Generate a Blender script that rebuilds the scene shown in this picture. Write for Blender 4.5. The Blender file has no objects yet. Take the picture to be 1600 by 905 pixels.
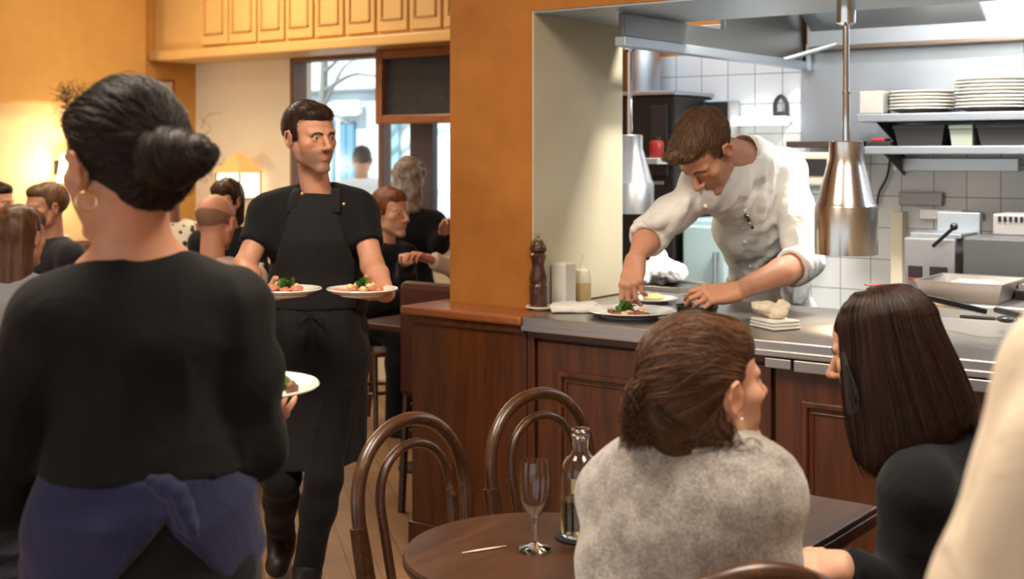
import bpy, bmesh, math, random
import numpy as np
from mathutils import Vector, Matrix

random.seed(7)
RNG = np.random.RandomState(11)
COL = bpy.context.scene.collection
PI = math.pi
CY, SY = 0.80360, 0.59518          # cosine and sine of the angle between the view and the room
EYE = 1.55                          # eye height
FPX, CX, HZ = 2000.0, 800.0, 240.0  # focal length, centre and horizon in pixels


def W(X, D, Z):                     # right / depth / height as seen from the eye -> room
    return np.array([CY * X - SY * D, SY * X + CY * D, Z])


def Wv(A):
    A = np.asarray(A, float)
    return np.stack([CY * A[:, 0] - SY * A[:, 1], SY * A[:, 0] + CY * A[:, 1], A[:, 2]], 1)


def J(px, py, D):                   # picture point at a depth -> eye frame
    return np.array([(px - CX) / FPX * D, D, EYE - (py - HZ) / FPX * D])


def PW(px, py, D):
    return W(*J(px, py, D))


def at_z(px, py, z):                # picture point on a horizontal plane -> room
    D = (EYE - z) * FPX / (py - HZ)
    return PW(px, py, D)


def at_v(px, py, v):                # picture point on a plane parallel to the pass wall
    t = (px - CX) / FPX
    return PW(px, py, v / (SY * t + CY))


# ------------------------------------------------------------------ objects
def link(o, parent=None):
    COL.objects.link(o)
    if parent is not None:
        o.parent = parent
    return o


def tag(o, label=None, cat=None, group=None, kind=None):
    if label: o['label'] = label
    if cat: o['category'] = cat
    if group: o['group'] = group
    if kind: o['kind'] = kind
    return o


def empty(name, loc=(0, 0, 0), rz=0.0, label=None, cat=None, group=None):
    o = bpy.data.objects.new(name, None)
    link(o)
    o.location = loc
    o.rotation_euler = (0, 0, rz)
    return tag(o, label, cat, group)


def mesh_obj(name, V, Fc, mat, parent=None, origin=None, smooth=False, attrs=None, sharp=None):
    """V world (or local when origin is None) vertices; Fc an int array (n,4) or a list of faces."""
    V = np.asarray(V, float)
    if origin is not None:
        V = V - np.asarray(origin, float)
    me = bpy.data.meshes.new(name)
    if isinstance(Fc, np.ndarray):
        k = Fc.shape[1]
        me.vertices.add(len(V))
        me.vertices.foreach_set('co', V.astype(np.float32).ravel())
        me.loops.add(Fc.size)
        me.loops.foreach_set('vertex_index', Fc.astype(np.int32).ravel())
        me.polygons.add(len(Fc))
        me.polygons.foreach_set('loop_start', np.arange(0, Fc.size, k, dtype=np.int32))
        me.update(calc_edges=True)
        me.validate()
    else:
        me.from_pydata([tuple(v) for v in V], [], Fc)
        me.update()
    for m in (mat if isinstance(mat, (list, tuple)) else [mat]):
        me.materials.append(m)
    if attrs:
        for n, a in attrs.items():
            at = me.attributes.new(n, 'FLOAT', 'POINT')
            at.data.foreach_set('value', np.asarray(a, np.float32))
    if smooth:
        me.polygons.foreach_set('use_smooth', np.ones(len(me.polygons), dtype=bool))
        if sharp is not None:
            bm = bmesh.new(); bm.from_mesh(me)
            for e in bm.edges:
                if len(e.link_faces) == 2 and e.calc_face_angle(0) > sharp:
                    e.smooth = False
            bm.to_mesh(me); bm.free()
    o = bpy.data.objects.new(name, me)
    link(o, parent)
    if origin is not None and parent is None:
        o.location = tuple(origin)
    return o


class MB:
    """Collects shapes into one mesh."""
    def __init__(s):
        s.V = []; s.F = []; s.n = 0

    def add(s, V, Fc):
        V = np.asarray(V, float)
        s.V.append(V)
        for f in Fc:
            s.F.append(tuple(int(i) + s.n for i in f))
        s.n += len(V)
        return s

    def box(s, lo, hi, bev=0.0, R=None, c=None):
        lo = np.array(lo, float); hi = np.array(hi, float)
        lo, hi = np.minimum(lo, hi), np.maximum(lo, hi)
        bm = bmesh.new()
        bmesh.ops.create_cube(bm, size=1.0)
        for v in bm.verts:
            v.co = Vector([(lo[i] + hi[i]) / 2 + v.co[i] * (hi[i] - lo[i]) for i in range(3)])
        if bev > 0:
            b = min(bev, 0.49 * float((hi - lo).min()))
            bmesh.ops.bevel(bm, geom=bm.edges[:], offset=b, segments=2, profile=0.5, affect='EDGES')
        bm.verts.index_update()
        V = np.array([v.co[:] for v in bm.verts])
        Fc = [[v.index for v in f.verts] for f in bm.faces]
        bm.free()
        if R is not None:
            R = np.asarray(R, float)
            c0 = np.zeros(3) if c is None else np.asarray(c, float)
            V = V @ R.T + c0
        return s.add(V, Fc)

    def lathe(s, prof, c=(0, 0, 0), seg=32, R=None):
        """prof: list of (r, z) from bottom to top; r = 0 closes."""
        V = []; Fc = []; rings = []
        for r, z in prof:
            if r <= 1e-6:
                rings.append([len(V)]); V.append((0, 0, z))
            else:
                ring = []
                for i in range(seg):
                    a = 2 * PI * i / seg
                    ring.append(len(V)); V.append((r * math.cos(a), r * math.sin(a), z))
                rings.append(ring)
        for a, b in zip(rings[:-1], rings[1:]):
            if len(a) == 1 and len(b) == 1: continue
            for i in range(seg):
                j = (i + 1) % seg
                if len(a) == 1: Fc.append((a[0], b[j], b[i]))
                elif len(b) == 1: Fc.append((a[i], a[j], b[0]))
                else: Fc.append((a[i], a[j], b[j], b[i]))
        V = np.array(V, float)
        if R is not None: V = V @ np.asarray(R, float).T
        return s.add(V + np.asarray(c, float), Fc)

    def tube(s, path, r, seg=10, closed=False, flat=1.0, up=None, cap=True):
        P = np.asarray(path, float); n = len(P)
        rr = np.full(n, r, float) if np.isscalar(r) else np.asarray(r, float)
        if closed: T = np.roll(P, -1, 0) - np.roll(P, 1, 0)
        else: T = np.gradient(P, axis=0)
        T /= np.linalg.norm(T, axis=1)[:, None] + 1e-12
        u = np.array(up if up is not None else ((0, 0, 1) if abs(T[0][2]) < .9 else (1, 0, 0)), float)
        V = []; Fc = []
        N = u - T[0] * (u @ T[0]); N /= np.linalg.norm(N) + 1e-12
        for i in range(n):
            if up is not None: N = u - T[i] * (u @ T[i])
            else: N = N - T[i] * (N @ T[i])
            N = N / (np.linalg.norm(N) + 1e-12)
            B = np.cross(T[i], N)
            for k in range(seg):
                a = 2 * PI * k / seg
                V.append(P[i] + rr[i] * (math.cos(a) * B + flat * math.sin(a) * N))
        m = n if closed else n - 1
        for i in range(m):
            i2 = (i + 1) % n
            for k in range(seg):
                k2 = (k + 1) % seg
                Fc.append((i * seg + k, i * seg + k2, i2 * seg + k2, i2 * seg + k))
        if not closed and cap:
            Fc.append(tuple(range(seg - 1, -1, -1)))
            Fc.append(tuple((n - 1) * seg + k for k in range(seg)))
        return s.add(V, Fc)

    def prism(s, pts, z0, z1):
        n = len(pts)
        V = [(p[0], p[1], z0) for p in pts] + [(p[0], p[1], z1) for p in pts]
        Fc = [tuple(range(n - 1, -1, -1)), tuple(range(n, 2 * n))]
        for i in range(n):
            j = (i + 1) % n
            Fc.append((i, j, n + j, n + i))
        return s.add(V, Fc)

    def ball(s, c, r, seg=16):
        rx, ry, rz = (r, r, r) if np.isscalar(r) else r
        n = max(6, seg // 2)
        prof = [(math.sin(PI * i / n), -math.cos(PI * i / n)) for i in range(n + 1)]
        prof[0] = (0, -1); prof[-1] = (0, 1)
        m = MB(); m.lathe(prof, seg=seg)
        return s.add(m.V[0] * np.array([rx, ry, rz]) + np.asarray(c, float), m.F)

    def build(s, name, mat, parent=None, origin=None, smooth=False, sharp=math.radians(35)):
        V = np.concatenate(s.V)
        return mesh_obj(name, V, s.F, mat, parent, origin, smooth, sharp=sharp if smooth else None)


def rotz(a):
    c, s = math.cos(a), math.sin(a)
    return np.array([[c, -s, 0], [s, c, 0], [0, 0, 1.0]])


def rotx(a):
    c, s = math.cos(a), math.sin(a)
    return np.array([[1.0, 0, 0], [0, c, -s], [0, s, c]])


def roty(a):
    c, s = math.cos(a), math.sin(a)
    return np.array([[c, 0, s], [0, 1.0, 0], [-s, 0, c]])


def rad(d): return math.radians(d)


def bez(pts, n=24):
    """Catmull-Rom through the points."""
    P = np.asarray(pts, float)
    P = np.vstack([2 * P[0] - P[1], P, 2 * P[-1] - P[-2]])
    out = []
    m = len(P) - 3
    for i in range(m):
        p0, p1, p2, p3 = P[i:i + 4]
        k = max(2, n // m)
        for t in np.linspace(0, 1, k, endpoint=(i == m - 1)):
            out.append(.5 * ((2 * p1) + (-p0 + p2) * t + (2 * p0 - 5 * p1 + 4 * p2 - p3) * t * t + (-p0 + 3 * p1 - 3 * p2 + p3) * t ** 3))
    return np.array(out)


def copy_tree(o, parent=None):
    c = o.copy(); COL.objects.link(c); c.parent = parent
    for ch in list(o.children): copy_tree(ch, c)
    return c


# ------------------------------------------------------------------ numpy value noise
_PERM = RNG.rand(64, 64, 64).astype(np.float32)


def vnoise(P, f=1.0, seed=0):
    Q = np.asarray(P, float) * f + seed * 17.31
    I = np.floor(Q).astype(int); Fq = Q - I
    Fq = Fq * Fq * (3 - 2 * Fq)
    r = 0
    for dx in (0, 1):
        for dy in (0, 1):
            for dz in (0, 1):
                w = (Fq[:, 0] if dx else 1 - Fq[:, 0]) * (Fq[:, 1] if dy else 1 - Fq[:, 1]) * (Fq[:, 2] if dz else 1 - Fq[:, 2])
                r = r + w * _PERM[(I[:, 0] + dx) & 63, (I[:, 1] + dy) & 63, (I[:, 2] + dz) & 63]
    return r * 2 - 1


# ------------------------------------------------------------------ distance fields
class Field:
    def __init__(s, lo, hi, h, mg=0.0):
        s.mg = mg
        s.lo = np.array(lo, float); s.h = float(h)
        n = np.ceil((np.array(hi, float) - s.lo) / h).astype(int) + 1
        s.n = n
        s.ax = [s.lo[i] + h * np.arange(n[i]) for i in range(3)]
        s.d = np.full(tuple(n), 1.0, np.float32)

    def _sl(s, lo, hi):
        sl = []
        lo = np.asarray(lo) - s.mg; hi = np.asarray(hi) + s.mg
        for i in range(3):
            a = max(0, int(math.floor((lo[i] - s.lo[i]) / s.h)))
            b = min(s.n[i], int(math.ceil((hi[i] - s.lo[i]) / s.h)) + 1)
            if b <= a: return None
            sl.append(slice(a, b))
        x = s.ax[0][sl[0]][:, None, None]; y = s.ax[1][sl[1]][None, :, None]; z = s.ax[2][sl[2]][None, None, :]
        return tuple(sl), x, y, z

    def _op(s, sl, b, k, op):
        a = s.d[sl]
        if op == 'u':
            h = np.maximum(k - np.abs(a - b), 0) / k if k > 0 else 0
            s.d[sl] = np.minimum(a, b) - h * h * k * .25
        elif op == 's':
            b = -b
            h = np.maximum(k - np.abs(a - b), 0) / k if k > 0 else 0
            s.d[sl] = np.maximum(a, b) + h * h * k * .25
        else:
            h = np.maximum(k - np.abs(a - b), 0) / k if k > 0 else 0
            s.d[sl] = np.maximum(a, b) + h * h * k * .25

    def cap(s, a, b, ra, rb=None, k=.02, op='u'):
        rb = ra if rb is None else rb
        a = np.asarray(a, float); b = np.asarray(b, float)
        m = max(ra, rb) + k + 3 * s.h
        r = s._sl(np.minimum(a, b) - m, np.maximum(a, b) + m)
        if r is None: return s
        sl, x, y, z = r
        ba = b - a; bb = ba @ ba + 1e-12
        t = np.clip(((x - a[0]) * ba[0] + (y - a[1]) * ba[1] + (z - a[2]) * ba[2]) / bb, 0, 1)
        d = np.sqrt((x - a[0] - t * ba[0]) ** 2 + (y - a[1] - t * ba[1]) ** 2 + (z - a[2] - t * ba[2]) ** 2) - (ra + (rb - ra) * t)
        s._op(sl, d, k, op)
        return s

    def chain(s, pts, rs, k=.02, op='u'):
        for i in range(len(pts) - 1):
            s.cap(pts[i], pts[i + 1], rs[i], rs[i + 1], k, op)
        return s

    def ell(s, c, r, R=None, k=.02, op='u'):
        c = np.asarray(c, float); r = np.asarray(r, float) * np.ones(3)
        m = r.max() + k + 3 * s.h
        q = s._sl(c - m, c + m)
        if q is None: return s
        sl, x, y, z = q
        x = x - c[0]; y = y - c[1]; z = z - c[2]
        if R is not None:
            R = np.asarray(R)
            x, y, z = (x * R[0, 0] + y * R[1, 0] + z * R[2, 0], x * R[0, 1] + y * R[1, 1] + z * R[2, 1], x * R[0, 2] + y * R[1, 2] + z * R[2, 2])
        k0 = np.sqrt((x / r[0]) ** 2 + (y / r[1]) ** 2 + (z / r[2]) ** 2)
        k1 = np.sqrt((x / r[0] ** 2) ** 2 + (y / r[1] ** 2) ** 2 + (z / r[2] ** 2) ** 2) + 1e-9
        s._op(sl, k0 * (k0 - 1) / k1, k, op)
        return s

    def box(s, c, hf, R=None, rd=.01, k=.01, op='u'):
        c = np.asarray(c, float); hf = np.asarray(hf, float)
        m = np.linalg.norm(hf) + k + 3 * s.h
        q = s._sl(c - m, c + m)
        if q is None: return s
        sl, x, y, z = q
        x = x - c[0]; y = y - c[1]; z = z - c[2]
        if R is not None:
            R = np.asarray(R)
            x, y, z = (x * R[0, 0] + y * R[1, 0] + z * R[2, 0], x * R[0, 1] + y * R[1, 1] + z * R[2, 1], x * R[0, 2] + y * R[1, 2] + z * R[2, 2])
        qx = np.abs(x) - hf[0] + rd; qy = np.abs(y) - hf[1] + rd; qz = np.abs(z) - hf[2] + rd
        d = np.sqrt(np.maximum(qx, 0) ** 2 + np.maximum(qy, 0) ** 2 + np.maximum(qz, 0) ** 2) + np.minimum(np.maximum(qx, np.maximum(qy, qz)), 0) - rd
        s._op(sl, d, k, op)
        return s

    def elc(s, a, b, wa, wb, S, k=.03, op='u'):
        """elliptic capsule a->b; wa=(half width along S, half depth)."""
        a = np.asarray(a, float); b = np.asarray(b, float)
        m = max(max(wa), max(wb)) + k + 3 * s.h
        q = s._sl(np.minimum(a, b) - m, np.maximum(a, b) + m)
        if q is None: return s
        sl, x, y, z = q
        ba = b - a; L = np.linalg.norm(ba) + 1e-9; A = ba / L
        S = np.asarray(S, float); S = S - A * (S @ A); S /= np.linalg.norm(S)
        T = np.cross(A, S)
        x = x - a[0]; y = y - a[1]; z = z - a[2]
        ax_ = x * A[0] + y * A[1] + z * A[2]
        t = np.clip(ax_ / L, 0, 1)
        e = ax_ - t * L
        sw = x * S[0] + y * S[1] + z * S[2]; st = x * T[0] + y * T[1] + z * T[2]
        rw = wa[0] + (wb[0] - wa[0]) * t; rt = wa[1] + (wb[1] - wa[1]) * t
        rm = np.minimum(rw, rt)
        d = (np.sqrt((sw / rw) ** 2 + (st / rt) ** 2 + (e / rm) ** 2) - 1) * rm
        s._op(sl, d, k, op)
        return s

    def plane(s, p, n, k=.004):
        """keep the side the normal points away from"""
        p = np.asarray(p, float); n = np.asarray(n, float); n = n / np.linalg.norm(n)
        x = s.ax[0][:, None, None]; y = s.ax[1][None, :, None]; z = s.ax[2][None, None, :]
        d = (x - p[0]) * n[0] + (y - p[1]) * n[1] + (z - p[2]) * n[2]
        s._op((slice(None),) * 3, d, k, 'i')
        return s

    def mesh(s, smooth=1):
        d = s.d; ins = d < 0
        c = np.zeros(tuple(np.array(d.shape) - 1), np.int8)
        for i in (0, 1):
            for j in (0, 1):
                for k in (0, 1):
                    c += ins[i:d.shape[0] - 1 + i, j:d.shape[1] - 1 + j, k:d.shape[2] - 1 + k]
        act = (c > 0) & (c < 8)
        idx = np.argwhere(act)
        vid = np.full(act.shape, -1, np.int64); vid[act] = np.arange(len(idx))
        acc = np.zeros((len(idx), 3)); cnt = np.zeros(len(idx))
        for axis in range(3):
            o1, o2 = [q for q in range(3) if q != axis]
            for u in (0, 1):
                for v in (0, 1):
                    a = np.zeros(3, int); a[o1] = u; a[o2] = v
                    b = a.copy(); b[axis] = 1
                    ia = idx + a; ib = idx + b
                    da = d[ia[:, 0], ia[:, 1], ia[:, 2]]; db = d[ib[:, 0], ib[:, 1], ib[:, 2]]
                    m = (da < 0) != (db < 0)
                    t = da[m] / (da[m] - db[m])
                    p = np.tile(a.astype(float), (m.sum(), 1)); p[:, axis] = t
                    acc[m] += p; cnt[m] += 1
        V = s.lo + s.h * (idx + acc / cnt[:, None])
        Q = []
        for axis in range(3):
            o1, o2 = [(1, 2), (2, 0), (0, 1)][axis]
            n = list(d.shape)
            sa = [slice(None)] * 3; sb = [slice(None)] * 3
            for o in (o1, o2):
                sa[o] = slice(1, n[o] - 1); sb[o] = slice(1, n[o] - 1)
            sa[axis] = slice(0, n[axis] - 1); sb[axis] = slice(1, n[axis])
            A = ins[tuple(sa)]; B = ins[tuple(sb)]
            e = np.argwhere(A != B); flip = A[A != B]
            off = np.zeros(3, int); off[o1] = 1; off[o2] = 1
            g = e + off
            e1 = np.zeros(3, int); e1[o1] = 1; e2 = np.zeros(3, int); e2[o2] = 1
            def vv(x): return vid[x[:, 0], x[:, 1], x[:, 2]]
            q = np.stack([vv(g - e1 - e2), vv(g - e2), vv(g), vv(g - e1)], 1)
            q[~flip] = q[~flip][:, ::-1]
            Q.append(q)
        Q = np.concatenate(Q)
        Q = Q[(Q >= 0).all(1)]
        for _ in range(smooth): V = relax(V, Q, .5)
        return V, Q

    def sample(s, P):
        g = (np.asarray(P) - s.lo) / s.h
        g = np.clip(g, 0, np.array(s.d.shape) - 1.001)
        I = g.astype(int); f = g - I; r = 0
        for dx in (0, 1):
            for dy in (0, 1):
                for dz in (0, 1):
                    w = (f[:, 0] if dx else 1 - f[:, 0]) * (f[:, 1] if dy else 1 - f[:, 1]) * (f[:, 2] if dz else 1 - f[:, 2])
                    r = r + w * s.d[I[:, 0] + dx, I[:, 1] + dy, I[:, 2] + dz]
        return r

    def drape(s, c, P, off=0.0, r0=.30, it=30):
        """move points along rays from c to the outermost surface"""
        P = np.asarray(P, float); sh = P.shape; P = P.reshape(-1, 3)
        d = P - c; d /= np.linalg.norm(d, axis=1)[:, None] + 1e-9
        r = np.full(len(P), r0)
        for _ in range(it):
            q = c + d * r[:, None]
            o = np.maximum(np.maximum(s.lo - q, q - (s.lo + s.h * (np.array(s.d.shape) - 1))), 0)
            out = np.linalg.norm(o, axis=1)
            v = s.sample(q) + out - off
            r = r - np.clip(v, -.01, .05) * .85
        return (c + d * r[:, None]).reshape(sh)

    def snap(s, P, off=0.0, it=5, out_only=False):
        P = np.array(P, float); e = s.h
        for _ in range(it):
            v = s.sample(P) - off
            g = np.stack([s.sample(P + e * u) - s.sample(P - e * u) for u in np.eye(3)], 1)
            g /= np.linalg.norm(g, axis=1)[:, None] + 1e-9
            if out_only: v = np.minimum(v, 0)
            v = np.clip(v, -.03, .03)
            P -= g * v[:, None]
        return P


def relax(V, Q, w=.5):
    A = np.zeros_like(V); n = np.zeros(len(V))
    k = Q.shape[1]
    for i in range(k):
        a = Q[:, i]; b = Q[:, (i + 1) % k]
        for j in range(3):
            A[:, j] += np.bincount(a, V[b, j], len(V)) + np.bincount(b, V[a, j], len(V))
        n += np.bincount(a, minlength=len(V)) + np.bincount(b, minlength=len(V))
    n = np.maximum(n, 1)
    return V * (1 - w) + w * A / n[:, None]


def vnormals(V, Q):
    fn = np.cross(V[Q[:, 2]] - V[Q[:, 0]], V[Q[:, 3]] - V[Q[:, 1]])
    N = np.zeros_like(V)
    for i in range(4):
        for j in range(3):
            N[:, j] += np.bincount(Q[:, i], fn[:, j], len(V))
    return N / (np.linalg.norm(N, axis=1)[:, None] + 1e-12)


def join(parts):
    Vs = []; Qs = []; n = 0
    for V, Q in parts:
        Vs.append(V); Qs.append(Q + n); n += len(V)
    return np.concatenate(Vs), np.concatenate(Qs)


def strand_mesh(paths, r0, r1=None, seg=4, sink=None):
    """tapered tubes for all paths (m, n, 3), vectorised"""
    P = np.asarray(paths, float); m, n, _ = P.shape
    r1 = r0 * .3 if r1 is None else r1
    T = np.gradient(P, axis=1); T /= np.linalg.norm(T, axis=2)[..., None] + 1e-12
    ref = np.where(np.abs(T[..., 2:3]) < .9, np.array([0, 0, 1.0]), np.array([1.0, 0, 0]))
    N = np.cross(T, ref); N /= np.linalg.norm(N, axis=2)[..., None] + 1e-12
    B = np.cross(T, N)
    t = np.linspace(0, 1, n)
    rr = (r0 * (1 - t) + r1 * t) * np.minimum(1, .35 + 6 * t)
    V = np.zeros((m, n, seg, 3))
    for k in range(seg):
        a = 2 * PI * k / seg
        V[:, :, k] = P + rr[None, :, None] * (math.cos(a) * B + math.sin(a) * N)
    base = np.arange(m * n * seg).reshape(m, n, seg)
    q = []
    for k in range(seg):
        k2 = (k + 1) % seg
        q.append(np.stack([base[:, :-1, k], base[:, :-1, k2], base[:, 1:, k2], base[:, 1:, k]], -1).reshape(-1, 4))
    return V.reshape(-1, 3), np.concatenate(q)


# ------------------------------------------------------------------ materials
MATS = {}


class NT:
    def __init__(s, name):
        s.m = bpy.data.materials.new(name); s.m.use_nodes = True
        s.t = s.m.node_tree; s.t.nodes.clear()
        s.out = s.t.nodes.new('ShaderNodeOutputMaterial')
        s.b = s.t.nodes.new('ShaderNodeBsdfPrincipled')
        s.t.links.new(s.b.outputs[0], s.out.inputs[0])

    def n(s, typ, **kw):
        nd = s.t.nodes.new(typ)
        for k, v in kw.items():
            if k.startswith('i_'):
                nd.inputs[k[2:].replace('_', ' ')].default_value = v
            else: setattr(nd, k, v)
        return nd

    def l(s, a, b): s.t.links.new(a, b)

    def set(s, **kw):
        for k, v in kw.items():
            s.b.inputs[k.replace('_', ' ')].default_value = v + (1,) if (isinstance(v, tuple) and len(v) == 3 and len(s.b.inputs[k.replace('_', ' ')].default_value) == 4) else v
        return s

    def coord(s, scale=(1, 1, 1), kind='Object'):
        tc = s.n('ShaderNodeTexCoord'); mp = s.n('ShaderNodeMapping')
        mp.inputs['Scale'].default_value = scale
        s.l(tc.outputs[kind], mp.inputs['Vector'])
        return mp.outputs[0]

    def noise(s, vec, scale=5, detail=4, rough=.5, dist=0):
        nd = s.n('ShaderNodeTexNoise'); nd.inputs['Scale'].default_value = scale; nd.inputs['Detail'].default_value = detail
        nd.inputs['Roughness'].default_value = rough; nd.inputs['Distortion'].default_value = dist
        s.l(vec, nd.inputs['Vector'])
        return nd.outputs['Fac']

    def ramp(s, fac, stops):
        r = s.n('ShaderNodeValToRGB')
        els = r.color_ramp.elements
        while len(els) > 1: els.remove(els[0])
        els[0].position = stops[0][0]; els[0].color = tuple(stops[0][1]) + (1,)
        for p, c in stops[1:]:
            e = els.new(p); e.color = tuple(c) + (1,)
        s.l(fac, r.inputs[0])
        return r.outputs[0]

    def mix(s, fac, a, b, mode='MIX'):
        m = s.n('ShaderNodeMix', data_type='RGBA', blend_type=mode)
        for inp, v in ((m.inputs[0], fac), (m.inputs[6], a), (m.inputs[7], b)):
            if hasattr(v, 'is_linked'): s.l(v, inp)
            else: inp.default_value = v if np.isscalar(v) else tuple(v) + (1,)
        return m.outputs[2]

    def math(s, op, a, b=0.0):
        m = s.n('ShaderNodeMath', operation=op)
        for inp, v in ((m.inputs[0], a), (m.inputs[1], b)):
            if hasattr(v, 'is_linked'): s.l(v, inp)
            else: inp.default_value = v
        return m.outputs[0]

    def bump(s, h, strength=.2, dist=.01):
        b = s.n('ShaderNodeBump'); b.inputs['Strength'].default_value = strength; b.inputs['Distance'].default_value = dist
        s.l(h, b.inputs['Height'])
        s.l(b.outputs[0], s.b.inputs['Normal'])
        return s

    def col(s, c): s.l(c, s.b.inputs['Base Color']); return s


def lin(r, g, b):
    """sRGB 0-255 -> linear"""
    f = lambda c: c / 12.92 if c <= .04045 else ((c + .055) / 1.055) ** 2.4
    return (f(r / 255), f(g / 255), f(b / 255))


def mat_flat(name, c, rough=.5, metal=0.0, spec=.5, noise=0.0, nscale=20, bump=0.0, bscale=100, coat=0.0, sheen=0.0):
    if name in MATS: return MATS[name]
    t = NT(name); t.set(Base_Color=tuple(c), Roughness=rough, Metallic=metal, Specular_IOR_Level=spec, Coat_Weight=coat, Sheen_Weight=sheen)
    v = t.coord()
    if noise > 0:
        n = t.noise(v, nscale, 5, .6)
        lo = tuple(x * (1 - noise) for x in c); hi = tuple(min(1, x * (1 + noise)) for x in c)
        t.col(t.ramp(n, [(.3, lo), (.7, hi)]))
    if bump > 0: t.bump(t.noise(v, bscale, 3), bump, .004)
    MATS[name] = t.m
    return t.m


def mat_wood(name, dark, light, scale=(3, 3, 30), rough=.35, coat=.2, rot=None, bump=.08, wear=None):
    if name in MATS: return MATS[name]
    t = NT(name); v = t.coord(scale)
    n1 = t.noise(v, 1.5, 6, .6, 1.2)
    n2 = t.noise(t.coord((1, 1, 1)), 2.2, 3)
    f = t.math('ADD', t.math('MULTIPLY', n1, .75), t.math('MULTIPLY', n2, .25))
    c = t.ramp(f, [(.3, dark), (.52, tuple((a + b) / 2 for a, b in zip(dark, light))), (.72, light)])
    if wear:
        w = t.noise(t.coord((1, 1, 1)), 28, 6, .7)
        c = t.mix(t.ramp(w, [(.56, (0, 0, 0)), (.7, (1, 1, 1))]), c, wear)
    t.col(c); t.set(Roughness=rough, Coat_Weight=coat, Coat_Roughness=.25)
    t.bump(n1, bump, .003)
    MATS[name] = t.m
    return t.m


def mat_steel(name, c=(.62, .62, .62), rough=.28, scale=(1, 1, 60), br=.15):
    if name in MATS: return MATS[name]
    t = NT(name); v = t.coord(scale)
    n = t.noise(v, 4, 4, .6)
    t.set(Base_Color=tuple(c), Metallic=1.0, Roughness=rough)
    r = t.n('ShaderNodeMapRange'); r.inputs['To Min'].default_value = rough - br * .5; r.inputs['To Max'].default_value = rough + br * .5
    t.l(n, r.inputs[0]); t.l(r.outputs[0], t.b.inputs['Roughness'])
    t.bump(n, .03, .002)
    MATS[name] = t.m
    return t.m


def mat_emit(name, c, strength):
    if name in MATS: return MATS[name]
    t = NT(name); t.set(Base_Color=tuple(c), Emission_Color=tuple(c), Emission_Strength=strength)
    MATS[name] = t.m
    return t.m


def mat_glass(name, c=(1, 1, 1), rough=0.0, ior=1.45):
    if name in MATS: return MATS[name]
    t = NT(name); t.set(Base_Color=tuple(c), Roughness=rough, Transmission_Weight=1.0, IOR=ior)
    MATS[name] = t.m
    return t.m


def mat_skin(name, c, stub=(.10, .07, .055)):
    if name in MATS: return MATS[name]
    t = NT(name); v = t.coord()
    n = t.noise(v, 14, 4, .6)
    dk = tuple(x * .86 for x in c); rd = (min(1, c[0] * 1.06), c[1] * .92, c[2] * .88)
    base = t.ramp(n, [(.3, dk), (.5, c), (.72, rd)])
    for an, cc, am in (('flush', (c[0] * .95, c[1] * .62, c[2] * .55), .55), ('lip', (c[0] * .75, c[1] * .42, c[2] * .40), .8), ('stubble', stub, .6), ('brow', stub, .95)):
        a = t.n('ShaderNodeAttribute', attribute_name=an)
        f = t.math('MULTIPLY', a.outputs['Fac'], am)
        if an == 'stubble':
            f = t.math('MULTIPLY', f, t.math('ADD', .55, t.math('MULTIPLY', t.noise(v, 420, 2), .9)))
        base = t.mix(f, base, cc)
    t.col(base)
    t.set(Roughness=.48, Subsurface_Weight=.12, Subsurface_Radius=(.012, .005, .003), Subsurface_Scale=.6, Specular_IOR_Level=.4)
    t.bump(t.noise(v, 260, 3), .06, .002)
    MATS[name] = t.m
    return t.m


def mat_cloth(name, c, var=.12, weave=500, wrinkle=.35, rough=.85, sheen=.15, wscale=7, bump2=.15):
    if name in MATS: return MATS[name]
    t = NT(name); v = t.coord()
    n = t.noise(v, 9, 5, .6)
    lo = tuple(x * (1 - var) for x in c); hi = tuple(min(1, x * (1 + var)) for x in c)
    t.col(t.ramp(n, [(.3, lo), (.7, hi)]))
    t.set(Roughness=rough, Sheen_Weight=sheen, Sheen_Roughness=.5, Specular_IOR_Level=.25)
    w = t.noise(v, wscale, 4, .55, .8)
    fine = t.noise(v, weave, 2)
    b1 = t.n('ShaderNodeBump'); b1.inputs['Strength'].default_value = wrinkle; b1.inputs['Distance'].default_value = .03
    b2 = t.n('ShaderNodeBump'); b2.inputs['Strength'].default_value = bump2; b2.inputs['Distance'].default_value = .002
    t.l(w, b1.inputs['Height']); t.l(fine, b2.inputs['Height']); t.l(b1.outputs[0], b2.inputs['Normal']); t.l(b2.outputs[0], t.b.inputs['Normal'])
    MATS[name] = t.m
    return t.m


def mat_hair(name, dark, light, rough=.42, scale=60):
    if name in MATS: return MATS[name]
    t = NT(name); v = t.coord()
    a = t.n('ShaderNodeAttribute', attribute_name='tone')
    n = t.noise(v, scale, 4, .7)
    f = t.math('ADD', t.math('MULTIPLY', a.outputs['Fac'], .65), t.math('MULTIPLY', n, .35))
    t.col(t.ramp(f, [(.15, dark), (.85, light)]))
    t.set(Roughness=rough, Specular_IOR_Level=.28)
    t.bump(n, .25, .003)
    MATS[name] = t.m
    return t.m
# ================================================================== materials of the place
def mat_plaster(name, a, b, rough=.75, sc=1.6):
    if name in MATS: return MATS[name]
    t = NT(name); v = t.coord()
    n = t.noise(v, sc, 7, .62, .6); n2 = t.noise(v, 9, 5, .6)
    f = t.math('ADD', t.math('MULTIPLY', n, .7), t.math('MULTIPLY', n2, .3))
    t.col(t.ramp(f, [(.32, a), (.68, b)])); t.set(Roughness=rough, Specular_IOR_Level=.3)
    t.bump(n2, .12, .006)
    MATS[name] = t.m
    return t.m


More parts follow.
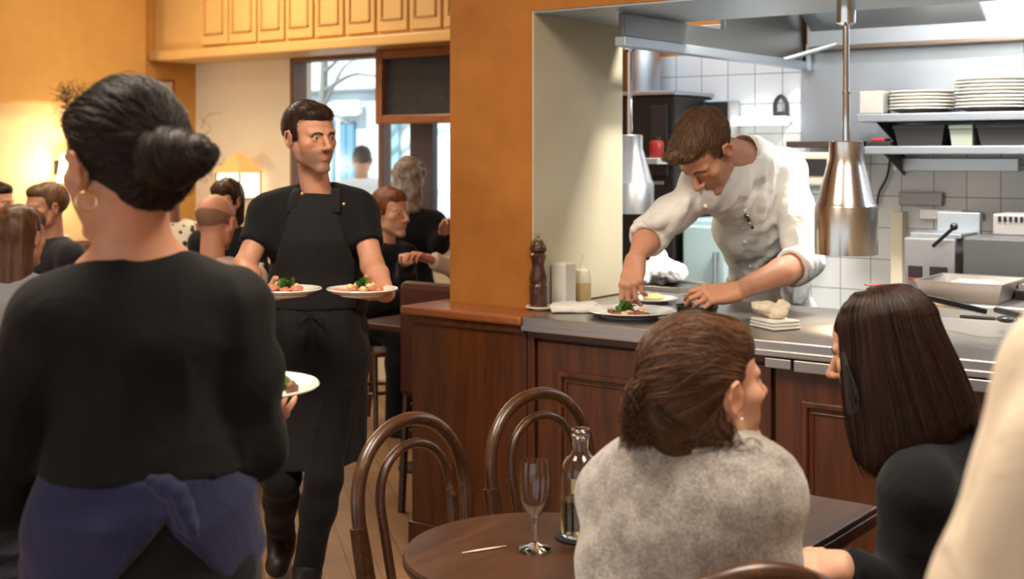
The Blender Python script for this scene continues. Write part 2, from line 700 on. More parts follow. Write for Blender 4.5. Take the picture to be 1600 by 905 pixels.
M_OCHRE = mat_plaster('ochre plaster', lin(160, 98, 38), lin(186, 122, 54))
M_YELLOW = mat_plaster('yellow plaster', lin(190, 138, 66), lin(206, 156, 84))
M_CREAM = mat_plaster('cream plaster', lin(222, 210, 182), lin(232, 222, 198), sc=.8)
M_CREAMK = mat_flat('kitchen white paint', lin(222, 224, 224), rough=.5)
M_CEIL = mat_plaster('ceiling paint', lin(226, 214, 190), lin(234, 224, 204))
M_JAMB = mat_flat('jamb paint', lin(206, 196, 168), rough=.5, noise=.04, nscale=3)
M_WOOD = mat_wood('counter wood', lin(50, 23, 6), lin(102, 53, 17), (14, 14, 1.2), rough=.38, coat=.25)
M_WOODT = mat_wood('counter cap wood', lin(112, 58, 26), lin(168, 100, 52), (1.2, 14, 14), rough=.4, coat=.2)
M_TABLE = mat_wood('table wood', lin(38, 22, 13), lin(82, 50, 31), (14, 2.0, 2), rough=.40, coat=.15, bump=.05)
M_BENT = mat_wood('bentwood', lin(34, 18, 10), lin(92, 54, 28), (9, 9, 9), rough=.34, coat=.35, wear=lin(120, 80, 48))
M_STEEL = mat_steel('brushed steel', (.50, .47, .44), .36, (40, 1, 1))
M_STEELV = mat_steel('brushed steel sheet', (.46, .50, .54), .46, (1, 1, 1), .12)
M_CHROME = mat_flat('chrome', (.75, .74, .72), rough=.12, metal=1.0)
M_LAMP = mat_steel('spun steel', (.66, .60, .54), .22, (1, 1, 80), .1)
M_LAMPG = mat_steel('spun grey steel', (.58, .59, .60), .34, (1, 1, 80), .1)
M_DARK = mat_flat('dark plastic', lin(38, 37, 38), rough=.45)
M_BLACK = mat_flat('black handle', lin(22, 22, 23), rough=.35)
M_IRON = mat_flat('dark iron', lin(52, 50, 48), rough=.5, metal=.6)
M_RED = mat_flat('red plastic', lin(176, 40, 34), rough=.4)
M_WHITEP = mat_flat('white plastic', lin(226, 226, 222), rough=.4)
M_CHINA = mat_flat('glazed china', lin(236, 232, 222), rough=.14, spec=.6, coat=.3)
M_NAPKIN = mat_cloth('napkin linen', lin(232, 226, 214), .05, 700, .25, wscale=14)


def mat_floor():
    t = NT('plank floor'); v = t.coord()
    br = t.n('ShaderNodeTexBrick'); br.offset = .5
    br.inputs['Scale'].default_value = 1.0; br.inputs['Brick Width'].default_value = .62; br.inputs['Row Height'].default_value = .105
    br.inputs['Mortar Size'].default_value = .002; br.inputs['Bias'].default_value = 0
    mp = t.n('ShaderNodeMapping'); mp.inputs['Rotation'].default_value = (0, 0, rad(40)); t.l(v, mp.inputs[0]); t.l(mp.outputs[0], br.inputs['Vector'])
    br.inputs['Color1'].default_value = lin(142, 106, 72) + (1,); br.inputs['Color2'].default_value = lin(178, 138, 98) + (1,)
    br.inputs['Mortar'].default_value = lin(58, 38, 24) + (1,)
    mp2 = t.n('ShaderNodeMapping'); mp2.inputs['Scale'].default_value = (3, 40, 3); mp2.inputs['Rotation'].default_value = (0, 0, rad(40)); t.l(v, mp2.inputs[0])
    g = t.noise(mp2.outputs[0], 1.5, 5, .6, .8)
    st = t.noise(v, 3.2, 5, .6)
    c = t.mix(t.math('MULTIPLY', g, .45), br.outputs[0], lin(96, 64, 40))
    c = t.mix(t.ramp(st, [(.45, (0, 0, 0)), (.75, (.6, .6, .6))]), c, lin(176, 138, 100))
    t.col(c); t.set(Roughness=.42, Specular_IOR_Level=.4)
    t.bump(g, .05, .003)
    return t.m


def mat_tiles():
    t = NT('white wall tiles'); v = t.coord()
    br = t.n('ShaderNodeTexBrick'); br.offset = 0.0
    mp = t.n('ShaderNodeMapping'); mp.inputs['Rotation'].default_value = (rad(90), 0, 0); t.l(v, mp.inputs[0])
    t.l(mp.outputs[0], br.inputs['Vector'])
    br.inputs['Scale'].default_value = 1.0; br.inputs['Brick Width'].default_value = .15; br.inputs['Row Height'].default_value = .15
    br.inputs['Mortar Size'].default_value = .0022; br.inputs['Mortar Smooth'].default_value = .2
    br.inputs['Color1'].default_value = lin(216, 218, 218) + (1,); br.inputs['Color2'].default_value = lin(226, 227, 226) + (1,)
    br.inputs['Mortar'].default_value = lin(126, 124, 122) + (1,)
    t.col(br.outputs[0]); t.set(Roughness=.22, Specular_IOR_Level=.5)
    t.bump(t.math('SUBTRACT', 1.0, br.outputs['Fac']), .3, .004)
    return t.m


M_FLOOR = mat_floor(); M_TILE = mat_tiles()
CEILZ = 3.2
UL, VB = -7.86, 6.5                 # dining room left wall, back wall
VK, UK = 5.9, -3.6                  # kitchen rear wall, kitchen left wall


def struct(name, mb, m, smooth=False):
    return tag(mb.build(name, m, smooth=smooth), kind='structure')


struct('floor', MB().box((UL - .2, -4, -.1), (4, VB + .2, 0)), M_FLOOR)
struct('ceiling', MB().box((UL - .2, -4, CEILZ), (4, VB + .2, CEILZ + .12)), M_CEIL)
struct('wall_left', MB().box((UL - .2, -4, 0), (UL, VB + .2, CEILZ)), M_YELLOW)
struct('wall_right', MB().box((3.8, -4, 0), (4, VB, CEILZ)), M_CREAM)
WU0, WU1, WZ0, WZ1 = -6.80, -4.7, 1.06, 2.24        # the window in the back wall
b = MB()
b.box((UL, VB, 0), (WU0, VB + .2, CEILZ)).box((WU0, VB, 0), (WU1, VB + .2, WZ0)).box((WU0, VB, WZ1), (WU1, VB + .2, CEILZ)).box((WU1, VB, 0), (UK + .1, VB + .2, CEILZ))
struct('wall_back', b, M_CREAM)
# boxed bulkhead along the left wall, above the seating
struct('trim_1', MB().box((UL, -3, 1.90), (UL + .14, 5.93, CEILZ), .006), M_YELLOW)
struct('trim_2', MB().box((UL, 5.93, 0), (UL + .05, 5.97, CEILZ), .004), M_YELLOW)
struct('trim_glow', MB().box((UL + .001, -3, .93), (UL + .012, 5.92, 1.899), .002), mat_plaster('glow tinted yellow plaster', lin(222, 192, 134), lin(232, 206, 152)))  # lower wall made paler: the lamp's glow is put into its colour
# window frame
fr = MB(); pane = MB()
fw = .035
fr.box((WU0, VB - .02, WZ0), (WU0 + fw, VB + .12, WZ1), .006).box((WU1 - fw, VB - .02, WZ0), (WU1, VB + .12, WZ1), .006)
fr.box((WU0, VB - .02, WZ1 - .03), (WU1, VB + .12, WZ1), .006).box((WU0, VB - .02, WZ0), (WU1, VB + .12, WZ0 + .06), .006)
u_m = at_v(594, 200, VB)[0]; u_m2 = at_v(656, 200, VB)[0]
M_MULL = mat_flat('window frame paint', lin(112, 74, 52), rough=.5)
fr.box((u_m - .022, VB, WZ0), (u_m + .022, VB + .09, WZ1), .005)
w1 = struct('window_1', fr, M_MULL)
M_MULLD = mat_flat('dark mullion paint', lin(74, 62, 72), rough=.5)
m_ = MB().box((u_m2 - .10, VB + .01, WZ0), (u_m2 + .10, VB + .07, WZ1), .006).build('mullion', M_MULLD, w1)
pane.box((WU0 + fw, VB + .05, WZ0 + .06), (u_m - .03, VB + .056, WZ1 - .05)).box((u_m + .03, VB + .05, WZ0 + .06), (WU1 - fw, VB + .056, WZ1 - .05))
t = NT('window glass'); tr = t.n('ShaderNodeBsdfTransparent'); gl = t.n('ShaderNodeBsdfGlossy'); gl.inputs['Roughness'].default_value = .15
mx = t.n('ShaderNodeMixShader'); mx.inputs[0].default_value = .012
t.l(tr.outputs[0], mx.inputs[1]); t.l(gl.outputs[0], mx.inputs[2]); t.l(mx.outputs[0], t.out.inputs[0])
pane.build('window_pane', t.m, w1)
struct('trim_3', MB().box((WU0 - .05, VB - .12, WZ0 - .05), (WU1 + .05, VB, WZ0), .008), M_MULL)

# ------------------------------------------------ the pass wall, its jamb and soffit
V0, V1, OZ = 4.02, 4.67, 2.10       # wall faces, height of the opening
U_P, U_J = -3.29, -2.88             # pillar edge, jamb
b = MB().box((U_P, V0, 0), (U_J, V1, CEILZ)).box((U_J, V0, OZ), (3.8, V1, CEILZ))
struct('wall_pass', b, M_OCHRE)
b = MB().box((U_J, V0, .955), (U_J + .006, V1, OZ), .001)
struct('trim_4', b, M_JAMB)
struct('trim_8', MB().box((U_J, V1 + .001, OZ), (3.8, V1 + .012, CEILZ - .001)).box((UK + .001, V1 + .001, 0), (U_J, V1 + .012, CEILZ - .001)), M_CREAMK)
struct('trim_5', MB().box((U_J + .006, V0 + .004, OZ - .008), (3.8, V1, OZ), .001), M_STEELV)
struct('wall_kitchen', MB().box((UK - .15, V1, 0), (UK, VB, CEILZ)), M_OCHRE)
struct('wall_rear', MB().box((UK, VK + .012, 0), (3.8, VK + .2, CEILZ)), M_OCHRE)
struct('trim_6', MB().box((UK, VK, 0), (3.8, VK + .012, 2.06)), M_TILE)
# partition between the pillar and the kitchen wall
struct('wall_side', MB().box((UK - .15, V1 - .035, 0), (U_P, V1, CEILZ)), M_OCHRE)

# ------------------------------------------------ outside
M_FAC = mat_flat('pale facade render', lin(206, 224, 232), rough=.8, noise=.05, nscale=2)
M_PAVE = mat_flat('pavement', lin(150, 150, 148), rough=.8, noise=.08, nscale=5)
struct('ground', MB().box((-24, VB + .2, -.14), (4, 16, -.04)), M_PAVE)
fac = empty('street_building', (-10, 12.2, 0), 0, 'pale building across the street, with blue doors, seen through the window', 'building')
def F_(mb, n, m): return mb.build(n, m, fac, (-10, 12.2, 0))
F_(MB().box((-22, 12.2, -.04), (2, 12.6, 7)), 'facade', M_FAC)
M_BLUE = mat_flat('blue door paint', lin(98, 150, 176), rough=.5)
M_BLUE2 = mat_flat('pale blue shopfront paint', lin(150, 192, 206), rough=.5)
M_SIGN = mat_flat('white sign board', lin(244, 246, 246), rough=.5)
VE = 12.15
def ux(px): return at_v(px, 200, VE)[0]
def zz(px, y): return at_v(px, y, VE)[2]
F_(MB().box((ux(456), VE - .05, zz(500, 146)), (ux(610), 12.2, zz(500, 141)), .01), 'cornice', mat_flat('grey cornice', lin(120, 132, 138)))
F_(MB().box((ux(528), VE - .09, zz(545, 181)), (ux(567), VE, zz(545, 158)), .01), 'sign_board', M_SIGN)
for a, c in ((530, 540), (541, 552), (592, 602), (607, 622)):
    F_(MB().box((ux(a), VE, 0), (ux(c), 12.2, zz(a, 190)), .01), 'door', M_BLUE if a != 607 else M_BLUE2)
F_(MB().box((ux(455), VE - .02, 0), (ux(520), 12.2, zz(480, 185)), .01), 'shop_window', M_BLUE2)
# bare branches in front of the facade
tr_ = empty('street_tree', (-9.3, 11, 0), 0, 'bare grey street tree with thin branches outside the window', 'tree')
M_BARK = mat_flat('grey bark', lin(128, 134, 130), rough=.9)
b = MB()
base = np.array([-11.3, 11.2, -.04])
b.tube(bez([base, base + (0.05, 0, 1.4), base + (.15, 0, 2.6), base + (.1, 0, 4.2)]), np.linspace(.09, .03, 24), 8)
b.build('trunk', M_BARK, tr_, (-9.3, 11, 0), smooth=True)
rg = random.Random(4)
for i in range(9):
    p = base + np.array([.12, 0, 1.9 + .22 * i])
    d = np.array([rg.uniform(.5, 1.9), rg.uniform(-.3, .3), rg.uniform(-.15, .6)])
    pts = [p, p + d * .35 + (0, 0, .10), p + d * .7 + (0, 0, rg.uniform(-.1, .2)), p + d * 1.1]
    MB().tube(bez(pts), np.linspace(.03, .006, 24), 6).build('branch', M_BARK, tr_, (-9.3, 11, 0), smooth=True)

# ------------------------------------------------ wall cupboards over the window
VC = 6.08
zc0 = at_v(268, 93, VC)[2] - .005
cup_u0 = UL + .005
edges = [312, 400, 489, 586, 690, 800]
M_CUP = mat_flat('yellow cupboard paint', lin(224, 180, 108), rough=.45, noise=.05, nscale=4)
M_CUPE = mat_flat('cupboard groove paint', lin(196, 144, 76), rough=.5)
us = [at_v(p, 60, VC)[0] for p in edges]
zb_top = CEILZ - .05
shelf = MB().box((cup_u0, VC - .03, zc0), (us[-1], VB - .01, zc0 + .07), .012)
tag(shelf.build('cupboard_shelf', M_CUP), 'long yellow moulded shelf carrying the wall cupboards above the window', 'shelf')
dws = ['next to the left wall', 'second along from the left wall', 'third along from the left wall, over the window', 'fourth along, over the chalkboard', 'last in the row, running behind the orange pillar']
for i in range(5):
    a, c = us[i], us[i + 1]
    if i == 0: a0 = cup_u0
    else: a0 = a
    z0 = zc0 + .072
    r = empty('wall_cupboard', ((a0 + c) / 2, VC, z0), 0, 'yellow panelled wall cupboard %s' % dws[i], 'cupboard', 'yellow cupboards above the window')
    og = ((a0 + c) / 2, VC, z0)
    MB().box((a0, VC + .03, z0), (c - .004, VB - .01, zb_top), .004).build('body', M_CUP, r, og)
    for k in range(2):
        x0 = a + (c - a) * k / 2 + .012; x1 = a + (c - a) * (k + 1) / 2 - .012
        d = MB().box((x0, VC + .004, z0 + .02), (x1, VC + .03, zb_top - .01), .006).build('door', M_CUP, r, og)
        fz = MB()
        z2 = z0 + .09
        w_ = .014
        for q in ((x0 + .035, z2, x0 + .035 + w_, zb_top - .06), (x1 - .035 - w_, z2, x1 - .035, zb_top - .06), (x0 + .035, z2, x1 - .035, z2 + w_)):
            fz.box((q[0], VC - .006, q[1]), (q[2], VC + .005, q[3]), .003)
        fz.build('panel_moulding', M_CUPE, d)
        d.children[0].location = (0, 0, 0)
        for v_ in d.children[0].data.vertices: v_.co = v_.co - Vector(og)

# ------------------------------------------------ chalkboard hanging in front of the window
og = np.array([(at_v(588, 80, 6.33)[0] + us[-1]) / 2, 6.33, zc0 - .3])
cb = empty('chalkboard', og, 0, 'black chalkboard in a brown wooden frame hung below the yellow cupboards', 'chalkboard')
c0 = at_v(592, 81, 6.33); c1 = at_v(592, 184, 6.33)
cu0 = c0[0]; cu1 = cu0 + 1.25; cz1 = zc0 - .002; cz0 = c1[2] - .045
t = NT('chalkboard slate'); v = t.coord(); n = t.noise(v, 7, 6, .7, 1.5)
t.col(t.ramp(n, [(.45, lin(26, 29, 34)), (.62, lin(38, 42, 48)), (.74, lin(96, 100, 104))])); t.set(Roughness=.6)
MB().box((cu0 + .05, 6.33, cz0 + .05), (cu1 - .05, 6.36, cz1 - .05)).build('slate', t.m, cb, og)
fm = MB()
M_FRM = mat_wood('chalkboard frame wood', lin(116, 66, 34), lin(166, 106, 64), (2, 2, 2))
fm.box((cu0, 6.29, cz0), (cu0 + .06, 6.40, cz1), .008).box((cu1 - .06, 6.29, cz0), (cu1, 6.40, cz1), .008)
fm.box((cu0 + .056, 6.294, cz0 + .001), (cu1 - .056, 6.396, cz0 + .06), .008).box((cu0 + .056, 6.294, cz1 - .06), (cu1 - .056, 6.396, cz1 - .001), .008)
fm.build('frame', M_FRM, cb, og)

# ------------------------------------------------ framed picture on the left wall
pa = np.array([UL + .001, 5.99, 1.79]); 
def at_u(px, py, u):
    t_ = (px - CX) / FPX
    return PW(px, py, u / (CY * t_ - SY))
q0 = at_u(226, 122, UL + .03); q1 = at_u(274, 192, UL + .03)
pr = empty('framed_picture', (UL, q0[1], q1[2]), 0, 'small pale framed print on the ochre left wall by the corner', 'picture')
t = NT('pale print'); n = t.noise(t.coord(), 9, 4); t.col(t.ramp(n, [(.4, lin(206, 196, 182)), (.62, lin(190, 176, 164)), (.7, lin(150, 128, 120))])); t.set(Roughness=.4)
og = (UL, q0[1], q1[2])
MB().box((UL + .004, q0[1] + .02, q1[2] + .02), (UL + .018, q1[1] - .02, q0[2] - .02)).build('print', t.m, pr, og)
fm = MB()
for a, c, d, e in ((q0[1], q1[1], q0[2] - .02, q0[2]), (q0[1], q1[1], q1[2], q1[2] + .02), (q0[1], q0[1] + .02, q1[2], q0[2]), (q1[1] - .02, q1[1], q1[2], q0[2])):
    fm.box((UL + .002, a, d), (UL + .026, c, e), .004)
fm.build('frame', M_FRM, pr, og)

# ------------------------------------------------ wall lamps
M_SHADE = mat_emit('lit lamp shade', (1.0, .80, .50), 5.0)
M_SHADE2 = mat_emit('lit lamp paper', (1.0, .80, .60), 2.4)
M_ROOFP = mat_emit('amber lamp roof', (.85, .45, .14), .35)
p = at_u(112, 262, UL + .16)
og = (p[0], p[1], p[2] - .12)
wl = empty('wall_lamp', og, 0, 'lit cream wall lamp on the left wall behind the bun-haired server', 'lamp')
MB().lathe([(.06, -.10), (.10, -.10), (.07, .10), (.065, .10), (.095, -.098)], (p[0], p[1], p[2])).build('shade', M_SHADE, wl, og, smooth=True)
MB().box((UL, p[1] - .04, p[2] - .05), (UL + .02, p[1] + .04, p[2] + .05), .004).tube([(UL + .02, p[1], p[2]), (p[0], p[1], p[2])], .008, 8).build('bracket', M_IRON, wl, og)

p = at_v(371, 275, VB - .17)
og = (p[0], VB, p[2] - .16)
ln = empty('wall_lantern', og, 0, 'glowing house shaped paper lantern with amber roof on the back wall', 'lamp')
hw = .125
b = MB().box((p[0] - hw, VB - .26, p[2] - .16), (p[0] + hw, VB - .06, p[2] + .02), .01)
b.build('paper_body', M_SHADE2, ln, og)
b = MB()
zr = p[2] + .025; ov = .02
b.add([(p[0] - hw - ov, VB - .28, zr), (p[0] + hw + ov, VB - .28, zr), (p[0] + hw + ov, VB - .04, zr), (p[0] - hw - ov, VB - .04, zr), (p[0], VB - .20, zr + .14), (p[0], VB - .12, zr + .14)],
      [(0, 3, 2, 1), (0, 1, 4), (1, 2, 5, 4), (2, 3, 5), (3, 0, 4, 5)])
b.build('roof', M_ROOFP, ln, og)
b = MB()
for sx in (-1, 1):
    for y in (VB - .262, VB - .066):
        b.box((p[0] + sx * hw - .006, y - .003, p[2] - .165), (p[0] + sx * hw + .006, y + .009, p[2] + .025), .002)
b.box((p[0] - hw - .004, VB - .266, p[2] - .17), (p[0] + hw + .004, VB - .25, p[2] - .155), .002)
for y in (VB - .262, VB - .066): b.box((p[0] - hw - .004, y - .004, p[2] - .17), (p[0] + hw + .004, y + .012, p[2] - .155), .002)
for sx in (-1, 1): b.box((p[0] + sx * hw - .007, VB - .264, p[2] - .168), (p[0] + sx * hw + .007, VB - .058, p[2] - .156), .002)
b.build('frame', M_FRM, ln, og)
MB().box((p[0] - .04, VB - .06, p[2] - .1), (p[0] + .04, VB - .001, p[2]), .004).build('wall_bracket', M_FRM, ln, og)
# ================================================================== the pass: counter, cabinets, cap
CZ = .95                             # counter height
CF, CBK = 3.80, 4.73                 # front and back edge
U_C = -2.77                          # left end of the steel
def bx(name, mat, parent, og, *boxes, bev=.004):
    m = MB()
    for lo, hi in boxes: m.box(lo, hi, bev)
    return m.build(name, mat, parent, og)


# wooden end partition under the pillar
og = (-3.05, 3.9, 0)
pt = empty('bar_end_cabinet', og, 0, 'plain dark brown wooden end cabinet under the orange pillar', 'cabinet')
bx('body', M_WOOD, pt, og, ((-3.33, CF + .03, 0), (U_C - .002, V0 - .004, .915)), ((-3.33, V0 - .01, 0), (U_P - .004, 4.5, .915)))
bx('cap', M_WOODT, pt, og, ((-3.365, CF - .005, .915), (U_C - .003, V0 - .004, CZ)), ((-3.365, V0 - .01, .915), (U_P - .004, 4.53, CZ)), bev=.01)
bx('moulding', M_WOOD, pt, og, ((-3.345, CF + .015, .885), (U_C - .003, CF + .03, .915)))
bx('skirting', M_WOOD, pt, og, ((-3.34, CF + .018, 0), (U_C - .003, CF + .03, .10)))

# panelled cabinets under the steel counter
bay = .945; u = U_C + .035
tag(bx('counter_stile', M_WOOD, None, (U_C + .017, CF, 0), ((U_C + .001, CF + .03, 0), (U_C + .034, CF + .12, .90))), 'narrow dark wooden stile at the left end of the panelled bar front', 'stile')
wh = ['left of the grey-jumper woman', 'between the two women at the square table', 'at the right end, behind the dark-haired woman']
for i in range(3):
    u0, u1 = u + i * bay, u + (i + 1) * bay - .003
    og = ((u0 + u1) / 2, CF, 0)
    r = empty('bar_cabinet', og, 0, 'reddish brown panelled bar cabinet %s' % wh[i], 'cabinet', 'panelled bar cabinets under the counter')
    bx('body', M_WOOD, r, og, ((u0, CF + .06, 0), (u1, V0 - .006, .90)))
    bx('rail', M_WOOD, r, og, ((u0, CF + .03, .87), (u1, CF + .062, .90)))
    d = bx('door', M_WOOD, r, og, ((u0 + .006, CF + .04, .12), (u1 - .004, CF + .062, .862)))
    mo = MB()
    for g, w_ in ((.10, .022), (.132, .01)):
        x0, x1, z0, z1 = u0 + g, u1 - g, .12 + g, .862 - g
        y0 = CF + (.026 if g == .10 else .033)
        mo.box((x0, y0, z0), (x0 + w_, CF + .045, z1), .005).box((x1 - w_, y0, z0), (x1, CF + .045, z1), .005)
        mo.box((x0 + .003, y0 + .001, z0 + .001), (x1 - .003, CF + .044, z0 + w_), .005).box((x0 + .003, y0 + .001, z1 - w_), (x1 - .003, CF + .044, z1 - .001), .005)
    mo.build('panel_moulding', M_WOOD, d, og)
    bx('plinth', M_WOOD, r, og, ((u0, CF + .03, 0), (u1, CF + .062, .11)))

UE = .25
og = (-1.3, 4.2, .9)
ct = empty('steel_counter', og, 0, 'long brushed steel pass counter between the dining room and the kitchen', 'counter')
bx('worktop', M_STEEL, ct, og, ((U_C, CF, CZ - .045), (UE, V0 + .02, CZ)), ((U_J + .008, V0 + .012, CZ - .045), (UE, CBK, CZ)), bev=.006)
bx('front_lip', M_STEEL, ct, og, ((U_C, CF - .008, CZ - .052), (UE, CF + .004, CZ - .03)), bev=.004)
bx('under_frame', M_STEEL, ct, og, ((U_J + .02, V0 + .02, .0), (UE, CBK - .12, CZ - .046)))
ur0 = at_v(1240, 545, CF)[0]
tag(bx('ticket_rail', M_STEEL, None, (-.7, CF, .86), ((ur0, CF - .004, CZ - .094), (UE, CF + .028, CZ - .056))), 'narrow steel rail under the counter edge right of the label holder', 'rail')
tag(bx('label_holder', M_STEEL, None, (-1.75, CF, .86), ((at_v(1196, 545, CF)[0], CF - .008, CZ - .088), (ur0 - .006, CF + .02, CZ - .056)), bev=.003), 'short steel label holder clipped under the counter edge', 'holder')

# raised steel ledge behind the counter on the right
ug = at_v(1405, 480, CBK)[0]
tag(bx('steel_ledge', M_STEEL, None, (-.6, CBK + .2, 0), ((ug, CBK + .003, 0), (.4, CBK + .42, 1.0)), bev=.006), 'raised steel ledge carrying the serving pan behind the counter', 'ledge')
LG = 1.0
# rear bench along the tiled wall
tag(bx('rear_bench', M_STEEL, None, (-1.2, 5.55, 0), ((-1.86, 5.25, 0), (.6, VK - .013, .93)), bev=.006), 'long steel bench along the tiled wall behind the chef', 'bench')
RB = .93
tag(bx('prep_table', M_STEEL, None, (-3.1, 5.2, 0), ((UK + .01, 4.86, .86), (-2.74, 5.42, .93)), ((UK + .03, 4.9, 0), (UK + .07, 4.94, .86)), ((-2.82, 4.9, 0), (-2.78, 4.94, .86)), ((UK + .03, 5.36, 0), (UK + .07, 5.40, .86)), ((-2.82, 5.36, 0), (-2.78, 5.40, .86))), "steel prep table at the chef's right elbow", 'table')

# ------------------------------------------------ extraction hood and steel back panel
og = (-1, 5.3, 1.95)
hd = empty('extraction_hood', og, 0, 'large stainless steel extraction hood over the cooking line', 'hood')
M_HOODIN = mat_steel('grey hood lining', (.16, .16, .155), .4, (1, 1, 1), .1)
uh = -2.545
bx('side_rail', M_STEELV, hd, og, ((uh - .05, 4.16, 1.958), (uh, VK - .016, 1.998)), bev=.004)
bx('side_panel', M_HOODIN, hd, og, ((uh - .045, 4.18, 1.998), (uh - .02, VK - .016, 2.088)), ((uh - .045, 5.02, 2.08), (uh - .02, VK - .016, 2.75)))
bx('back_panel', M_STEELV, hd, og, ((uh, VK - .06, 2.06), (2.4, VK - .014, 2.75)))
bx('grease_channel', mat_flat('dark channel steel', (.22, .17, .14), rough=.4, metal=1), hd, og, ((uh + .03, VK - .10, 2.045), (2.4, VK - .014, 2.065)))  # channel in darker, browner steel than the panel above
bx('top_panel', M_STEELV, hd, og, ((uh - .045, V1 + .004, 2.75), (2.4, VK - .014, 2.78)))
b = MB()
P = [at_v(1085, 22, 5.0), at_v(1235, 66, 5.75)]
b.add([(uh + .02, 5.0, 2.66), (uh + .85, 5.0, 2.66), (uh + .85, 5.84, 2.14), (uh + .02, 5.84, 2.14), (uh + .02, 5.0, 2.68), (uh + .85, 5.0, 2.68), (uh + .85, 5.84, 2.16), (uh + .02, 5.84, 2.16)],
      [(0, 3, 2, 1), (4, 5, 6, 7), (0, 1, 5, 4), (1, 2, 6, 5), (2, 3, 7, 6), (3, 0, 4, 7)])
b.build('filter_panel', M_STEELV, hd, og)
MB().tube([(uh - .02, VK - .3, 1.99), (uh + .16, VK - .09, 2.07)], .012, 8).box((uh - .012, VK - .05, 1.95), (uh + .012, VK - .016, 2.08), .003).build('strut', M_STEELV, hd, og)
us0 = at_v(1253, 150, VK)[0]
sb_ = tag(bx('steel_splashback', M_STEELV, None, (-1, VK - .005, 1.2), ((us0, VK - .012, 1.60), (1.6, VK - .001, 2.044)), bev=.002), 'plain stainless sheet on the wall behind the plate shelves', 'splashback')
bx('joint_strip', M_STEELV, sb_, (-1, VK - .005, 1.2), ((at_v(1593, 100, VK)[0], VK - .022, 1.60), (at_v(1597, 100, VK)[0] + .012, VK - .012, 2.044)), bev=.002)

# ------------------------------------------------ shelves on the rear wall
def shelf(px0, y, dep, name_l, th=.035):
    v0 = VK - .014 - dep
    p = at_v(px0, y, v0)
    og = (p[0] + .8, VK - .1, p[2])
    r = empty('wall_shelf', og, 0, name_l, 'shelf', 'steel shelves on the rear wall')
    z1 = p[2]
    bx('board', M_STEELV, r, og, ((p[0], v0, z1 - th), (1.2, VK - .014, z1)), bev=.004)
    for uu in (p[0] + .06, p[0] + .8):
        MB().add([(uu, VK - .014, z1 - th), (uu + .008, VK - .014, z1 - th), (uu + .008, VK - .014, z1 - th - .1), (uu, VK - .014, z1 - th - .1), (uu, v0 + .08, z1 - th), (uu + .008, v0 + .08, z1 - th)],
              [(0, 1, 2, 3), (0, 4, 5, 1), (4, 3, 2, 5), (0, 3, 4), (1, 5, 2)]).build('bracket', M_IRON, r, og)
    return p[0], v0, z1
s1 = shelf(1338, 178.5, .34, 'upper steel wall shelf carrying the stacked plates')
s2 = shelf(1350, 228.5, .34, 'lower steel wall shelf carrying dark containers')


def plate_mb(c, r, dish=.02, seg=40, tilt=None):
    x = r
    prof = [(0, .004), (.52 * x, .004), (.56 * x, 0), (.60 * x, .0), (.62 * x, .005), (.98 * x, dish - .003), (x, dish), (.985 * x, dish + .003), (.66 * x, .0105), (.6 * x, .0085), (0, .0085)]
    return MB().lathe(prof, c, seg, tilt)


def plate(c, r, label, group=None, name='dinner_plate', dish=.02, mat=None, tilt=None):
    o = plate_mb((0, 0, 0), r, dish, 40, tilt).build(name, mat or M_CHINA, None, None, smooth=True)
    o.location = tuple(c)
    return tag(o, label, 'plate', group)


# two stacks of plates
def stack(pxc, n, r, pitch, word, grp, sh):
    p = at_v(pxc, sh[2], sh[1] + .17)
    for i in range(n):
        where = 'bottom plate' if i == 0 else 'top plate' if i == n - 1 else ['second', 'third', 'fourth', 'fifth', 'sixth', 'seventh', 'eighth', 'ninth'][i - 1] + ' plate from the bottom'
        plate((p[0] + RNG.uniform(-.003, .003), sh[1] + .17 + RNG.uniform(-.003, .003), sh[2] + .001 + i * pitch), r, 'white plate, %s of the %s stack on the upper shelf' % (where, word), grp, 'stacked_plate', .022)
stack(1440, 6, .145, .0152, 'shorter', 'plates in the shorter stack', s1)
stack(1556, 9, .172, .0152, 'taller', 'plates in the taller stack', s1)
p = at_v(1367, 178, s1[1] + .12)
o = MB().box((-.055, -.05, 0), (.055, .05, .105), .006).build('carton', mat_flat('grey carton', lin(170, 168, 160), rough=.7, noise=.05))
o.location = (p[0], s1[1] + .12, s1[2] + .001); tag(o, 'small grey carton left of the shorter plate stack', 'box')
# containers on the lower shelf
def tub(px0, px1, ytop, mat, name, label, lidm=None):
    v_ = s2[1] + .15
    a = at_v(px0, 228, v_); c = at_v(px1, 228, v_); zt = at_v((px0 + px1) / 2, ytop, v_)[2]
    og = ((a[0] + c[0]) / 2, v_, s2[2] + .001)
    r = empty(name, og, 0, label, 'container')
    w_ = (c[0] - a[0]) / 2; h = zt - s2[2]
    m = MB().add([(-w_ * .86, -.1, 0), (w_ * .86, -.1, 0), (w_ * .86, .1, 0), (-w_ * .86, .1, 0), (-w_, -.115, h), (w_, -.115, h), (w_, .115, h), (-w_, .115, h)],
                 [(3, 2, 1, 0), (0, 1, 5, 4), (1, 2, 6, 5), (2, 3, 7, 6), (3, 0, 4, 7), (4, 5, 6, 7)])
    m.build('tub', mat, r)
    MB().box((-w_ * 1.03, -.12, h - .012), (w_ * 1.03, .12, h + .006), .004).build('lid', lidm or mat, r)
tub(1410, 1488, 198, M_DARK, 'storage_tub', 'dark grey storage tub on the lower shelf below the shorter plate stack')
tub(1496, 1532, 198, mat_flat('pale green plastic', lin(176, 184, 168), rough=.5), 'storage_tub', 'small pale green tub between two dark tubs on the lower shelf')
tub(1538, 1620, 197, M_DARK, 'storage_tub', 'dark grey storage tub on the lower shelf below the taller plate stack')
